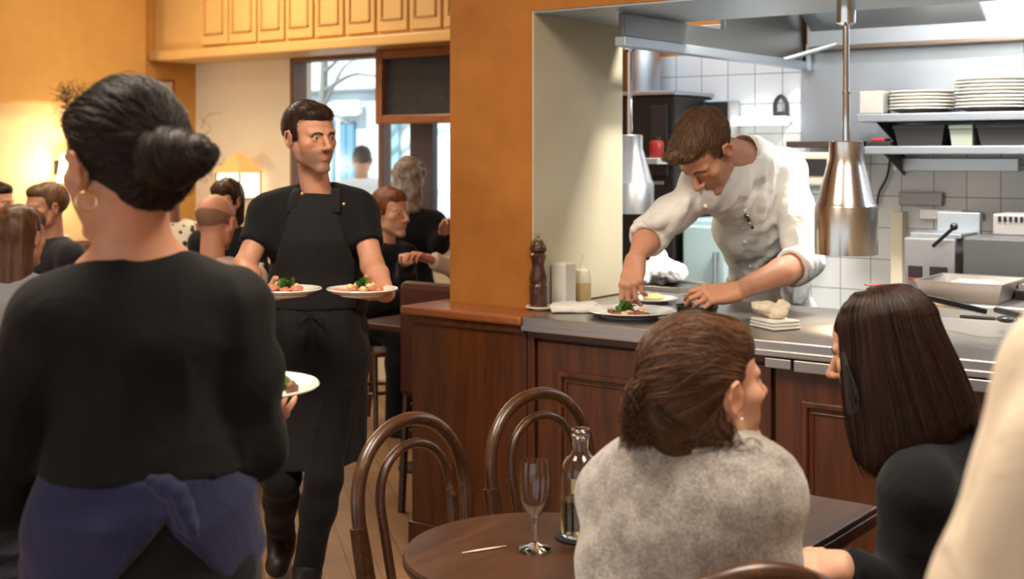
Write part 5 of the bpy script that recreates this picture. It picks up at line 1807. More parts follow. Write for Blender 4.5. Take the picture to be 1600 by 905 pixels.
# ------------------------------------------------ the waiter with two plates
def waiter():
    D = 4.5
    p = Person((J(490, 900, D)[0], D, 0), 'man in black tee shirt and bib apron walking up with a plate in each hand', SKIN_W)
    hc = J(484, 217, D); f = nrm((math.sin(rad(180 - 42)), math.cos(rad(180 - 42)), -.03))
    hd = Head(hc, f, 1.04, roll=rad(-2), jaw=1.0, nose=.9)
    nb = J(497, 306, D + .05)
    sR, sL = J(419, 334, D + .05), J(563, 332, D + .06)
    eR, eL = J(383, 415, D - .06), J(582, 415, D - .06)
    wR, wL = J(402, 462, D - .26), J(604, 460, D - .24)
    pel = J(495, 500, D + .08); S = (1, 0.06, 0)
    # skin: head and neck
    F = Field(*bounds(hd.c, nb, m=.17), .003)
    hd.skull(F)
    F.elc(hd.P(-.012, -.020, -.040), nb + (0, .0, -.02), (.047, .054), (.056, .058), (1, 0, 0), .02)
    F.ell(hd.P(0, .052, -.10), (.012, .012, .014), k=.02)
    F.cap(nb + (0, .01, -.03), sR, .042, .036, .04); F.cap(nb + (0, .01, -.03), sL, .042, .036, .04)
    p.add_skin(F, hd, stub=1.0)
    FH = F
    plates = []
    for e, w, s, sd in ((eR, wR, sR, 1), (eL, wL, sL, -1)):
        F = Field(*bounds(e, w, s * .45 + e * .55, m=.16), .003)
        F.cap(s * .5 + e * .5, e, .042, .039, .02)
        inw = np.array([.80 * sd, -.55, .06])
        # palm up under the rim, thumb over it
        hand(F, w, inw, (0.1 * sd, .15, -1.0), 1 if sd > 0 else -1, 1.0, ((.02, .06, .05),) * 4, thumb=[(.018, .018, -.006), (.044, .030, -.022), (.046, .048, -.044), (.034, .068, -.050)], forearm=e, fr=(.041, .029))
        p.add_skin(F)
    # covered rest of the body
    F = Field(*bounds(pel, nb, sR, sL, J(420, 930, D), J(560, 930, D), m=.3), .011)
    torso(F, pel, nb - (0, 0, .03), S, -.014, .96, .95, sR, sL, sh=.044)
    hR, hL = pel + (-.085, 0, -.05), pel + (.085, 0, -.05)
    kR, aR = J(440, 748, D - .02), J(437, 842, D + .26)
    kL, aL = J(506, 745, D - .10), J(480, 893, D - .04)
    for h, kn, an in ((hR, kR, aR), (hL, kL, aL)): leg(F, h, kn, an, (.076, .046, .034))
    p.add_skin(F)
    p.body()
    og = p.og
    eyes(hd, p.root, og, (-.22, 1, .02), (.07, .05, .03))
    brows(hd, FH, p.root, og, H_DBROWN, 3, 230, .0015, .0100)
    # hair: short cap with fine strands
    F = Field(*bounds(hd.c, m=.17), .003)
    hd.ell(F, (0, -.020, .046), (.0785, .0985, .0855), .01)
    hd.ell(F, (0, .045, .082), (.056, .045, .034), .02)
    hd.ell(F, (0, .128, .010), (.090, .066, .066), .006, 's')
    for q in (-1, 1):
        hd.ell(F, (q * .09, .066, -.02), (.045, .046, .060), .005, 's')
        hd.ell(F, (q * .088, -.004, -.012), (.022, .026, .036), .004, 's')
    F.plane(hd.P(0, -.05, -.045), -hd.R[:, 2] * .8 + hd.R[:, 1] * .5, .006)
    hd.ell(F, (0, .05, -.09), (.09, .10, .075), .006, 's')
    V, Q = F.mesh(1)
    p.put('hair', V, Q, H_DBROWN, {'tone': .12 + .2 * np.random.RandomState(1).rand(len(V))})
    rg = np.random.RandomState(2)
    short_strands(p, hd, V, Q, H_DBROWN, 3600, (0, .9, -.35), .018, .0012, .2, 2, outer=((0, -.020, .046), (.0785, .0985, .0855), .93))
    # tee shirt
    black = mat_cloth('black cotton', lin(14, 14, 15), .15, 500, .25, sheen=.05)
    F = Field(*bounds(pel + (0, 0, .0), nb, sR, sL, eR, eL, m=.14), .006)
    torso(F, pel, nb - (0, 0, .03), S, .010, .98, 1.0, sR, sL, sh=.046)
    for q in (-1, 1): F.cap(nb + (q * .052, .02, .012), nb + (q * .12, .02, -.025), .030, .045, .05)
    for s, e in ((sR, eR), (sL, eL)):
        F.cap(s, s * .35 + e * .65, .058, .058, .03)
        c_ = s * .38 + e * .62
        cutcyl(F, c_, e - s, .10, .25, .004)
    F.elc(nb + (0, -.03, -.012), nb + (0, -.04, .12), (.060, .058), (.068, .072), (1, 0, 0), .006, 's')
    F.plane(pel + (0, 0, .02), (0, 0, -1))
    p.wear('tee_shirt', F, black, .004, 13, seed=3)
    # trousers and shoes
    F = Field(*bounds(pel, kR, kL, aR, aL, m=.16), .008)
    F.elc(pel, pel + (0, 0, .08), (.168, .122), (.158, .112), S, .03)
    for h, kn, an in ((hR, kR, aR), (hL, kL, aL)): leg(F, h, kn, an, (.088, .057, .047), 0)
    F.plane(pel + (0, 0, .07), (0, 0, 1))
    cutcyl(F, aR + nrm(aR - kR) * .01, aR - kR, .10, .3); cutcyl(F, aL + nrm(aL - kL) * .015, aL - kL, .10, .3)
    p.wear('trousers', F, mat_cloth('black trousers', lin(13, 13, 15), .15, 500, .4, sheen=.05), .006, 11, seed=5)
    shoe = mat_flat('black shoe leather', lin(16, 15, 15), rough=.5)
    for an, tx in ((aR, J(433, 884, D + .12)), (aL, J(470, 936, D - .22))):
        F = Field(*bounds(an, tx, m=.13), .005)
        toe = tx.copy()
        heel = an + (0, .045, -.055) if an is aL else an + (.01, .05, -.01)
        F.cap(heel, an + (0, 0, .01), .038, .046, .02); F.cap(heel * .6 + toe * .4, toe, .044, .036, .03); F.cap(heel, toe, .036, .036, .03); F.cap(an, toe * .5 + heel * .5 + (0, 0, .02), .045, .04, .03)
        if an is aL: F.plane((0, 0, .004), (0, 0, -1))
        p.wear('shoe', F, shoe)
    # apron: bib, waistband, skirt
    ap = mat_cloth('charcoal apron', lin(26, 26, 27), .12, 400, .35, sheen=.06)
    F = Field(*bounds(pel + (0, 0, -.62), nb, sR, sL, m=.16), .006)
    torso(F, pel, nb - (0, 0, .03), S, .017, .98, 1.0, sR, sL, sh=.046)
    yb = D + .02
    F.plane((0, yb - .02, 0), (0, 1, 0))                              # front half only
    F.plane(J(500, 304, D - .1), (0, .0, 1))
    for q, s_ in ((-1, sR), (1, sL)):
        a_ = nb + (q * .075, 0, -.03); b_ = nb + (q * .150, 0, -.28)
        n_ = nrm(np.array([q * (a_[2] - b_[2]), 0, q * (b_[0] - a_[0])]))
        F.plane(a_, n_)
    F.plane(pel + (0, 0, .05), (0, 0, -1))
    p.wear('apron_bib', F, ap, .003, 10, seed=7)
    F = Field(*bounds(pel + (0, 0, -.62), pel + (0, 0, .2), m=.24), .007)
    for t0, t1, w0, w1, d0, d1 in ((.10, -.12, .158, .176, .128, .150), (-.12, -.56, .176, .172, .150, .17)):
        F.elc(pel + (0, -.005, t0), pel + (.0, -.02, t1), (w0, d0), (w1, d1), S, .04)
    F.elc(pel + (0, .03, .06), pel + (-.01, .03, -.75), (.135, .105), (.15, .135), S, .01, 's')
    F.plane(pel + (0, .085, 0), (0, 1, 0))
    F.plane(J(490, 738, D - .1), (0.05, 0, -1))
    F.plane(pel + (0, 0, .12), (0, 0, 1))
    p.wear('apron_skirt', F, ap, .007, 9, stretch=(1.3, 1.3, .18), seed=8)
    F = Field(*bounds(pel + (0, 0, .08), m=.24), .006)
    F.elc(pel + (0, 0, .075), pel + (0, 0, .11), (.172, .134), (.170, .132), S, .01)
    F.plane(pel + (0, 0, .07), (0, 0, -1)); F.plane(pel + (0, 0, .115), (0, 0, 1))
    p.wear('apron_waistband', F, ap)
    # straps over the shoulders and their studs
    for q in (-1, 1):
        pts = [nb + (q * .078, -.098, -.055), nb + (q * .076, -.085, -.015), nb + (q * .070, -.045, .018), nb + (q * .062, .02, .030), nb + (q * .03, .07, .02)]
        m = MB().tube(bez(pts, 20), .015, 10, flat=.25, up=(0, -1, .8))
        m_ = np.concatenate(m.V)
        p.put('apron_strap', m_, m.F, ap)
        b_ = MB().ball(J(472 if q < 0 else 537, 303 if q < 0 else 319, D - .115), (.006, .003, .006), 12)
        p.put('stud', np.concatenate(b_.V), b_.F, mat_flat('brass', (.6, .42, .2), rough=.3, metal=1))
    # apron string bow at the front
    m = MB()
    k0 = J(486, 492, D - .075)
    for q in (-1, 1):
        m.tube(bez([k0, k0 + (q * .03, -.02, .012), k0 + (q * .045, -.012, -.03), k0], 16), .004, 6, flat=.5)
        m.tube(bez([k0, k0 + (q * .015, -.015, -.06), k0 + (q * .022, -.02, -.13)], 12), .004, 6, flat=.5)
    p.put('apron_bow', np.concatenate(m.V), m.F, ap)
    return p


WT = waiter()
# his plates
for (px, py, D_, sd, lab, pk) in ((447, 457, 4.17, -1, "white plate in the waiter's right hand, half behind the bun-haired server", 'pink'), (566, 457, 4.17, 1, "white plate in the waiter's left hand, beside the bar end", 'pink')):
    c = PW(px, py + 5, D_)
    plate(c, .117, lab, "plates carried by the waiter", 'served_plate', .022)
    dish_food(c + (0, 0, .0125), pk, 30 + sd, ("sliced meat with green leaves on the waiter's " + ('right-hand plate' if sd < 0 else 'left-hand plate')), 1.0)
# ------------------------------------------------ the chef bending over the pass
def chef():
    D = 4.66
    p = Person((J(1235, 900, 5.35)[0], 5.35, 0), 'chef in a white jacket bending over the pass to garnish a plate', SKIN_W)
    hc = J(1105, 236, D)
    yw = rad(233); pt = rad(57)
    f = nrm((math.sin(yw) * math.cos(pt), math.cos(yw) * math.cos(pt), -math.sin(pt)))
    hd = Head(hc, f, 1.20, roll=rad(4), jaw=1.0, nose=1.0, eyes_open=False)
    nb = J(1170, 240, D + .20)
    sR, sL = J(1094, 294, D + .10), J(1222, 266, D + .32)
    eR, eL = J(1016, 366, D + .16), J(1256, 410, D + .14)
    wR, wL = J(993, 404, D + .03), J(1150, 456, 4.48)
    pel = J(1226, 530, 5.60); S = nrm((.93, .30, .05))
    F = Field(*bounds(hd.c, nb, m=.17), .003)
    hd.skull(F)
    F.elc(hd.P(0, -.030, -.030), nb + (0, 0, -.02), (.052, .055), (.062, .062), hd.R[:, 0], .025)
    for q in (-1, 1): hd.cap(F, (q * .0205, .091, .0015), (q * .043, .0855, .0015), .0028, .0024, .003)
    p.add_skin(F, hd, stub=.35, flush=.9)
    FH = F
    # right forearm and pinching hand, fingertips down on the plate
    F = Field(*bounds(eR, wR, J(985, 490, 4.6), J(960, 470, 4.7), m=.12), .0026)
    Y = nrm(J(984, 454, 4.64) - wR); 
    hand(F, wR, Y + np.array((.0, -.10, 0)), (-.45, -.80, .25), 1, 1.18, ((.42, .62, .30), (.50, .70, .35), (.60, .78, .40), (.68, .84, .45)),
         (.06, .02, -.04, -.10), thumb=[(.018, .018, -.006), (.040, .050, -.024), (.034, .082, -.042), (.022, .106, -.058)], forearm=eR, fr=(.050, .031))
    p.add_skin(F)
    # left forearm across, hand over the bowl
    F = Field(*bounds(eL, wL, J(1050, 480, 4.4), m=.13), .0026)
    Y = nrm(J(1085, 470, 4.46) - wL)
    hand(F, wL, Y + np.array((0, .02, .10)), (.10, -.72, .75), 1, 1.14, ((.42, .62, .40), (.50, .70, .42), (.58, .74, .45), (.66, .74, .48)), (.10, .03, -.05, -.13),
         thumb=[(.018, .018, -.006), (.042, .046, -.026), (.044, .074, -.046), (.036, .098, -.058)], forearm=eL, fr=(.052, .032))
    p.add_skin(F)
    hR, hL = pel + S * -.09, pel + S * .09
    hR = hR + (0, 0, -.05); hL = hL + (0, 0, -.05)
    kR, kL = np.array((hR[0], 5.54, .50)), np.array((hL[0], 5.56, .50))
    aR, aL = np.array((hR[0], 5.60, .09)), np.array((hL[0], 5.62, .09))
    F = Field(*bounds(pel, nb, sR, sL, aR, aL, m=.2), .012)
    torso(F, pel, nb - (0, 0, .02), S, -.014, .90, .92, sR, sL, sh=.042)
    leg(F, hR, kR, aR, (.08, .05, .036)); leg(F, hL, kL, aL, (.08, .05, .036))
    arm(F, sR, eR, wR, (.045, .038, .026), upto=.3); arm(F, sL, eL, wL, (.045, .038, .026), upto=.2)
    p.add_skin(F)
    p.body()
    og = p.og
    brows(hd, FH, p.root, og, H_MID, 3, 150, .0012, .004)
    # hair: longer on top, brushed forward
    F = Field(*bounds(hd.c, m=.18), .003)
    hd.ell(F, (0, -.020, .046), (.0785, .0985, .0845), .01)
    hd.ell(F, (0, .040, .088), (.060, .052, .036), .02)
    hd.ell(F, (0, .128, .010), (.090, .062, .074), .006, 's')
    for q in (-1, 1):
        hd.ell(F, (q * .09, .066, -.02), (.040, .046, .055), .005, 's')
        hd.ell(F, (q * .088, -.004, -.010), (.022, .024, .034), .004, 's')
    F.plane(hd.P(0, -.05, -.050), -hd.R[:, 2] * .8 + hd.R[:, 1] * .5, .006)
    hd.ell(F, (0, .05, -.09), (.09, .10, .075), .006, 's')
    V, Q = F.mesh(1)
    p.put('hair', V, Q, H_MID, {'tone': .1 + .25 * np.random.RandomState(1).rand(len(V))})
    def flow(L):
        d = np.stack([L[:, 0] * 2.0, .9 + 0 * L[:, 0], -.4 - 5 * np.maximum(.05 - L[:, 2], 0) + 0 * L[:, 0]], 1)
        return d
    short_strands(p, hd, V, Q, H_MID, 4200, flow, .028, .004, .22, 5, outer=((0, -.020, .046), (.0785, .0985, .0845), .95), r=.0009)
    # fringe falling off the forehead
    rg = np.random.RandomState(9); P = []
    for i in range(420):
        x = rg.uniform(-.056, .056); y0 = .035 + rg.uniform(-.02, .02)
        z0 = .122 - .6 * abs(x) ** 1.35 * 2
        tipy = .106 + rg.uniform(-.012, .010) - abs(x) * .5; tipz = .088 + rg.uniform(-.014, .010)
        P.append(hd.P(np.array([(x, y0, z0 - .004), (x * 1.02 + .004, y0 + .034, z0 - .006), (x * 1.05 + .008, (tipy + y0 + .05) / 2 + .008, (tipz + z0) / 2 + .004), (x * 1.05 + .010, tipy, tipz)])))
    P = np.array([bez(q, 9) for q in P])
    strands(p, 'hair', P, .0012, H_MID, .0004, 4, seed=6)
    # jacket
    jk = mat_cloth('white chef cotton', lin(236, 232, 224), .03, 420, .45, wscale=6)
    F = Field(*bounds(pel, nb, sR, sL, eR, eL, m=.17), .006)
    torso(F, pel + (0, 0, -.08), nb - (0, 0, .02), S, .020, .93, 1.0, sR, sL, sh=.052)
    for q, s_ in ((1, sR), (1, sL)): F.cap(nb, s_, .050, .062, .05)
    cR = eR * .72 + wR * .28; cL = eL * .80 + wL * .20
    F.chain([sR, (sR + eR) / 2, eR, cR], [.064, .066, .064, .062], .03)
    F.chain([sL, (sL + eL) / 2 + (.015, 0, 0), eL, cL], [.068, .072, .066, .062], .03)
    for e, c_, w in ((eR, cR, wR), (eL, cL, wL)): cutcyl(F, c_ - nrm(w - e) * .02, w - e, .11, .2, .004)
    # jacket front flap seam, cloth knots and pen
    FJ = Field(*bounds(pel, nb, sR, sL, eR, eL, m=.17), .008)
    torso(FJ, pel + (0, 0, -.08), nb - (0, 0, .02), S, .020, .93, 1.0, sR, sL, sh=.052)
    FJ.chain([sR, (sR + eR) / 2, eR], [.070, .070, .068], .03)
    def surf(px, py, off=.0):
        best = None
        for d_ in np.arange(4.2, 5.5, .006):
            q = J(px, py, d_)
            if FJ.sample(q[None])[0] < .004: best = q; break
        return None if best is None else best - np.array((0, off, 0))
    # pulled folds
    for pts in (((1180, 262), (1160, 300), (1150, 350)), ((1210, 272), (1188, 320), (1176, 372)), ((1236, 288), (1222, 330), (1190, 356)), ((1262, 330), (1232, 352), (1206, 380)), ((1270, 372), (1240, 380), (1215, 402)),
                ((1120, 312), (1104, 340), (1096, 356)), ((1080, 310), (1058, 338), (1046, 364)), ((1150, 380), (1146, 410), (1135, 440)), ((1060, 330), (1030, 346), (1012, 350)), ((1205, 395), (1175, 425), (1140, 440)), ((1262, 300), (1268, 340), (1262, 380))):
        q = [surf(a, b_, -.004) for a, b_ in pts]
        if any(c_ is None for c_ in q): continue
        q = bez(q, 8)
        n_ = len(q)
        for i in range(n_ - 1):
            r_ = .011 * math.sin(PI * (i + .5) / n_) + .002
            F.cap(q[i], q[i + 1], r_, r_, .022)
    F.plane(pel + (0, 0, -.05), (0, 0, -1))
    F.elc(nb + (.0, 0, .004), hd.P(0, -.03, -.02), (.060, .060), (.062, .064), hd.R[:, 0], .006, 's')
    p.wear('jacket', F, jk, .009, 13, stretch=(1.3, .8, .6), seed=12, smooth=1)
    # rolled cuffs
    for e, c_, w in ((eR, cR, wR), (eL, cL, wL)):
        d = nrm(w - e); F = Field(*bounds(c_, m=.15), .005)
        F.cap(c_ - d * .055, c_ - d * .0, .070, .072, .01)
        cutcyl(F, c_ - d * .005, d, .12, .2, .01); cutcyl(F, c_ - d * .055, -d, .12, .2, .01)
        F.cap(c_ - d * .02, c_ + d * .1, .054, .054, .006, 's')
        p.wear('cuff', F, jk, .006, 14, seed=4)
    # standing collar
    F = Field(*bounds(nb, hd.c, m=.16), .004)
    ax = nrm(hd.P(0, -.035, -.03) - nb)
    F.elc(nb - ax * .01, nb + ax * .050, (.074, .074), (.068, .070), hd.R[:, 0], .01)
    F.elc(nb - ax * .05, nb + ax * .15, (.066, .066), (.061, .063), hd.R[:, 0], .004, 's')
    cutcyl(F, nb + ax * .052, ax, .14, .2, .006)
    front = nrm(hd.R[:, 1] - ax * (hd.R[:, 1] @ ax))
    F.box(nb + front * .08 + ax * .03, (.012, .05, .05), np.stack([np.cross(front, ax), front, ax], 1), .004, .006, 's')
    p.wear('collar', F, jk, .002, 20, seed=4)
    for px, py in ((1162, 273), (1162, 328), (1163, 378), (1172, 416), (1102, 322), (1112, 372)):
        if surf(px, py) is None: continue
        m = MB().ball(surf(px, py, .008), (.008, .005, .008), 12)
        p.put('knot_button', np.concatenate(m.V), m.F, jk)
    a, b_ = surf(1164, 336, .016), surf(1176, 357, .014)
    m = MB().tube([a, (a + b_) / 2, b_], .006, 8)
    p.put('pen', np.concatenate(m.V), m.F, M_CHROME)
    m = MB().tube([a, a * .6 + b_ * .4], .0075, 8).tube([b_, b_ * .85 + a * .15], .0072, 8)
    p.put('pen_clip', np.concatenate(m.V), m.F, M_BLACK)
    pts = [surf(q, 357 + (q - 1150) * .10 * -1, .006) for q in range(1158, 1206, 6)]
    m = MB().tube(bez(pts, 24), .0035, 6)
    p.put('pocket_welt', np.concatenate(m.V), m.F, jk)
    # apron round the waist and trousers
    F = Field(*bounds(pel, kR, kL, m=.24), .008)
    F.elc(pel + (0, 0, .10), pel + (0, 0, -.10), (.185, .150), (.200, .160), S, .03)
    F.elc(pel + (0, 0, -.10), pel + (0, .02, -.55), (.200, .160), (.21, .17), S, .03)
    F.plane(pel + (0, 0, .085), (0, 0, 1)); F.plane(kR + (0, 0, -.05), (0, 0, -1))
    p.wear('apron', F, jk, .008, 10, stretch=(1.2, 1.2, .25), seed=15)
    F = Field(*bounds(pel, aR, aL, m=.18), .010)
    leg(F, hR, kR, aR, (.095, .070, .060)); leg(F, hL, kL, aL, (.095, .070, .060))
    F.plane((0, 0, .05), (0, 0, -1))
    p.wear('trousers', F, mat_cloth('grey kitchen trousers', lin(70, 70, 74), .1))
    for an in (aR, aL):
        F = Field(*bounds(an, an + (-.15, -.15, -.05), m=.12), .008)
        F.cap(an + (.02, .03, -.045), an + (-.10, -.12, -.055), .045, .040, .02); F.cap(an + (0, 0, 0), an + (0, 0, -.04), .048, .05, .02)
        F.plane((0, 0, .004), (0, 0, -1))
        p.wear('shoe', F, M_BLACK)
    return p


CHF = chef()
# ------------------------------------------------ hair helpers
def comb_over(hd, F, starts, ends, n, pts=10, jit=.004, seed=0, off=.0015, c=(0, -.02, .02), clump=0):
    """paths from the hairline to a gathering point, laid on the volume F"""
    rg = np.random.RandomState(seed); P = []
    cc = hd.P(*c)
    while len(P) < n:
        a = starts(rg); b = ends(rg)
        for _ in range(max(1, clump)):
            a2 = a + rg.randn(3) * .0035; b2 = b + rg.randn(3) * .003
            t = np.linspace(0, 1, pts)[:, None]
            da = nrm(a2 - cc); db = nrm(b2 - cc)
            om = math.acos(float(np.clip(da @ db, -1, 1))) + 1e-6
            q = cc + .1 * (np.sin((1 - t) * om) * da + np.sin(t * om) * db) / math.sin(om)
            P.append(q)
    P = np.array(P[:n])
    P = F.drape(cc, P, off)
    o = P - cc; o /= np.linalg.norm(o, axis=2)[..., None]
    P += o * (np.abs(rg.randn(n, 1, 1)) * jit * .4) * np.sin(PI * np.linspace(0, 1, pts))[None, :, None]
    return P


def curl(c, a, L, r, turns, n=26, seed=0):
    """a loose lock curling along a from c"""
    rg = np.random.RandomState(seed); a = nrm(a); u = nrm(np.cross(a, rg.randn(3))); v = np.cross(a, u)
    t = np.linspace(0, 1, n)
    ph = rg.rand() * 6.28
    return np.array([c + a * L * t_ + r * (math.cos(ph + turns * 6.28 * t_) - math.cos(ph)) * u * min(1, t_ * 3) + r * (math.sin(ph + turns * 6.28 * t_) - math.sin(ph)) * v * min(1, t_ * 3) for t_ in t])


# ------------------------------------------------ the server with the bun, seen from behind
def server():
    D = 2.0
    p = Person((J(225, 900, 2.02)[0], 2.02, 0), 'server in a black top with a dark bun and hoop earring, seen from behind', SKIN_W)
    hc = J(190, 262, D); f = nrm((-.77, .64, -.04))
    hd = Head(hc, f, 1.0, roll=rad(3), female=True, eyes_open=False, jaw=.95)
    nb = J(212, 396, D + .02)
    sL, sR = J(74, 506, D - .02), J(364, 486, D + .06)
    eL, eR = J(2, 772, D + .06), J(396, 694, D + .10)
    wL, wR = J(70, 694, D + .32), J(410, 666, D + .36)
    pel = J(226, 830, D + .05); S = nrm((1, .10, 0))
    F = Field(*bounds(hd.c, nb, m=.17), .0032)
    hd.skull(F)
    F.elc(hd.P(0, -.028, -.030), nb + (0, 0, -.02), (.050, .054), (.058, .056), (1, 0, 0), .025)
    F.cap(nb + (0, 0, -.028), sL * .8 + nb * .2, .045, .040, .05); F.cap(nb + (0, 0, -.028), sR * .8 + nb * .2, .045, .040, .05)
    F.ell(nb + (0, .01, -.06), (.12, .06, .07), k=.03)
    p.add_skin(F, hd, flush=.3)
    for e, w, s_, Y, sd in ((eL, wL, sL, (.25, .95, .05), -1), (eR, wR, sR, (.02, .98, .14), 1)):
        F = Field(*bounds(e, w, w + np.array(Y) * .2, m=.11), .0032)
        hand(F, w, Y, (0, .05, -1), sd, .93, ((.05, .1, .1),) * 4, thumb=[(.018, .018, -.006), (.046, .034, -.018), (.054, .056, -.036), (.044, .078, -.044)], forearm=e, fr=(.038, .026))
        p.add_skin(F)
    hL, hR = pel + (-.085, 0, -.06), pel + (.085, 0, -.06)
    kL, kR = np.array((hL[0], D + .02, .48)), np.array((hR[0] + .02, D + .10, .48))
    aL, aR = np.array((hL[0], D + .06, .085)), np.array((hR[0] + .03, D + .16, .085))
    F = Field(*bounds(pel, nb, sL, sR, aL, aR, m=.2), .012)
    torso(F, pel, nb - (0, 0, .02), S, -.014, 1.0, .95, sR, sL, sh=.040, female=True)
    leg(F, hL, kL, aL, (.078, .046, .034)); leg(F, hR, kR, aR, (.078, .046, .034))
    p.add_skin(F)
    p.body(); og = p.og
    # pulled-up wavy hair
    F = Field(*bounds(hd.c, m=.20), .0035, .2)
    hd.ell(F, (0, -.022, .047), (.080, .100, .087), .01)
    hd.ell(F, (0, .045, .070), (.060, .050, .045), .02)
    hd.ell(F, (0, -.075, .000), (.066, .055, .068), .02)
    hd.ell(F, (0, .118, -.025), (.082, .074, .082), .008, 's')
    for q in (-1, 1): hd.ell(F, (q * .092, .006, -.014), (.030, .032, .042), .006, 's')
    F.plane(hd.P(0, -.07, -.062), -hd.R[:, 2] * .85 + hd.R[:, 1] * .5, .01)
    hd.ell(F, (0, .05, -.10), (.09, .09, .07), .01, 's')
    V, Q = F.mesh(1)
    FB = F
    p.put('hair', V, Q, H_BLACK, {'tone': .08 + .15 * np.random.RandomState(1).rand(len(V))})
    bun = J(268, 240, D - .10)
    rg = np.random.RandomState(31)
    def st(rg):
        a = rg.rand()
        if a < .4: return hd.P(rg.uniform(-.07, .07), .065, .075 - rg.rand() * .02)
        if a < .75: return hd.P(-.076, rg.uniform(-.03, .06), rg.uniform(-.02, .07))
        if a < .85: return hd.P(.076, rg.uniform(-.03, .06), rg.uniform(-.02, .07))
        return hd.P(rg.uniform(-.06, .06), -.075, -.062)
    n = 3600
    P = comb_over(hd, FB, st, lambda rg: bun + rg.randn(3) * .022, n, seed=3, jit=.008, pts=16, off=.001, clump=12)
    ph = np.repeat(rg.rand(n // 12, 1) * 6, 12, 0); dr = np.repeat(rg.randn(n // 12, 1, 3), 12, 0)
    P = P + np.sin(np.linspace(0, 1, 16)[None, :] * 9 + ph)[..., None] * .0028 * dr * np.sin(PI * np.linspace(0, 1, 16))[None, :, None]
    strands(p, 'hair', P, .0008, H_BLACK, .0006, 4, tone=np.repeat(rg.rand(n // 12), 12) * .8 + rg.rand(n) * .2)
    # the bun: two thick twisted ropes of hair wound round each other
    A_, B_ = J(238, 252, D - .07), J(324, 240, D - .11)
    ax = nrm(B_ - A_); u_ = nrm(np.cross(ax, (0, 0, 1.0))); v_ = np.cross(ax, u_)
    tt = np.linspace(0, 1, 26)
    F = Field(*bounds(A_, B_, m=.10), .0035)
    F.cap(A_, A_ * .25 + B_ * .75, .034, .010, .02)
    P = []; tn = []
    ropes = []
    for k in range(3):
        R_ = .030 * (1 - .70 * tt ** 1.7); an = 2 * PI * 1.15 * tt + k * 2 * PI / 3 + .6
        c_ = A_ + np.outer(tt, B_ - A_) + R_[:, None] * (np.cos(an)[:, None] * u_ + np.sin(an)[:, None] * v_)
        rr = .0235 * (1 - .45 * tt ** 2)
        F.chain(list(c_), list(rr), .004)
        ropes.append((c_, rr))
    V, Q = F.mesh(1)
    p.put('bun', V, Q, H_BLACK, {'tone': .05 + .2 * np.abs(vnoise(V * (1, 1, 2), 60, 2))})
    for k, (c_, rr) in enumerate(ropes):
        T_ = np.gradient(c_, axis=0); T_ /= np.linalg.norm(T_, axis=1)[:, None]
        n1 = np.cross(T_, ax); n1 /= np.linalg.norm(n1, axis=1)[:, None]; n2 = np.cross(T_, n1)
        for i in range(420):
            ph = rg.rand() * 6.28; tw = rg.uniform(.6, 1.6); g = 1 + rg.rand() * .06
            q = c_ + (rr * g)[:, None] * (np.cos(ph + tw * tt)[:, None] * n1 + np.sin(ph + tw * tt)[:, None] * n2)
            P.append(q + rg.randn(3) * .0008); tn.append(.5 + .5 * math.sin(ph * 3 + k) * .7 + rg.uniform(-.15, .15))
    strands(p, 'bun', np.array(P), .0009, H_BLACK, .0007, 4, tone=np.clip(tn, 0, 1))
    # loose curls: over the brow and the nape
    P = []
    for i in range(220):
        c = J(rg.uniform(98, 138), rg.uniform(142, 196), D + .05 + rg.uniform(-.02, .04))
        P.append(curl(c, (rg.uniform(-.7, .3), rg.uniform(-.3, .4), rg.uniform(-.4, 1)), rg.uniform(.010, .024), rg.uniform(.004, .009), rg.uniform(.4, .9), seed=i // 3))
    for i in range(40):
        c = J(rg.uniform(240, 330), rg.uniform(200, 285), D - .12)
        P.append(curl(c, rg.randn(3) + (.6, 0, .1), rg.uniform(.02, .04), rg.uniform(.005, .010), rg.uniform(.6, 1.4), seed=100 + i))
    strands(p, 'hair', np.array(P), .0006, H_BLACK, .0003, 3, seed=9)
    # hoop earring on the left ear
    c = J(135, 315, D - .085)
    m = MB().tube([c + (.0145 * math.cos(a) * .95, .0145 * math.cos(a) * .4, .0145 * math.sin(a)) for a in np.linspace(0, 2 * PI, 41)[:-1]], .0018, 8, closed=True)
    p.put('hoop_earring', np.concatenate(m.V), m.F, mat_flat('gold', (.85, .62, .32), rough=.18, metal=1), label='thin gold hoop earring')
    # fine necklace
    FN = Field(*bounds(nb, m=.12), .004)
    FN.elc(hd.P(0, -.028, -.030), nb + (0, 0, -.02), (.050, .054), (.058, .056), (1, 0, 0), .025)
    pts = np.array([nb + (.064 * math.sin(a), -.062 * math.cos(a), .022 + .012 * math.cos(a * 1.0) * -1) for a in np.linspace(-2.2, 2.2, 30)])
    pts = FN.snap(pts, .0008, 8)
    m = MB().tube(pts, .0008, 5).ball(pts[16], .0024, 8)
    p.put('necklace', np.concatenate(m.V), m.F, MATS['gold'])
    # black top with three-quarter sleeves
    top = mat_cloth('black jersey', lin(15, 15, 15), .15, 520, .3, sheen=.05)
    F = Field(*bounds(pel + (0, 0, -.02), nb, sL, sR, eL, eR, wR, wL, m=.12), .006)
    torso(F, pel, nb - (0, 0, .022), S, .004, .92, 1.0, sR, sL, sh=.044, female=True)
    F.plane(J(222, 744, D), (0, 0, -1), .004)
    cL = eL * .68 + wL * .32; cR = eR * .22 + wR * .78
    F.chain([sL, sL * .5 + eL * .5 + (-.018, 0, 0), eL, cL], [.054, .056, .051, .043], .03)
    F.chain([sR, sR * .5 + eR * .5 + (.006, 0, 0), eR, eR * .5 + wR * .5, cR], [.052, .054, .050, .045, .034], .03)
    cutcyl(F, cL, wL - eL, .09, .2); cutcyl(F, cR, wR - eR, .07, .12)
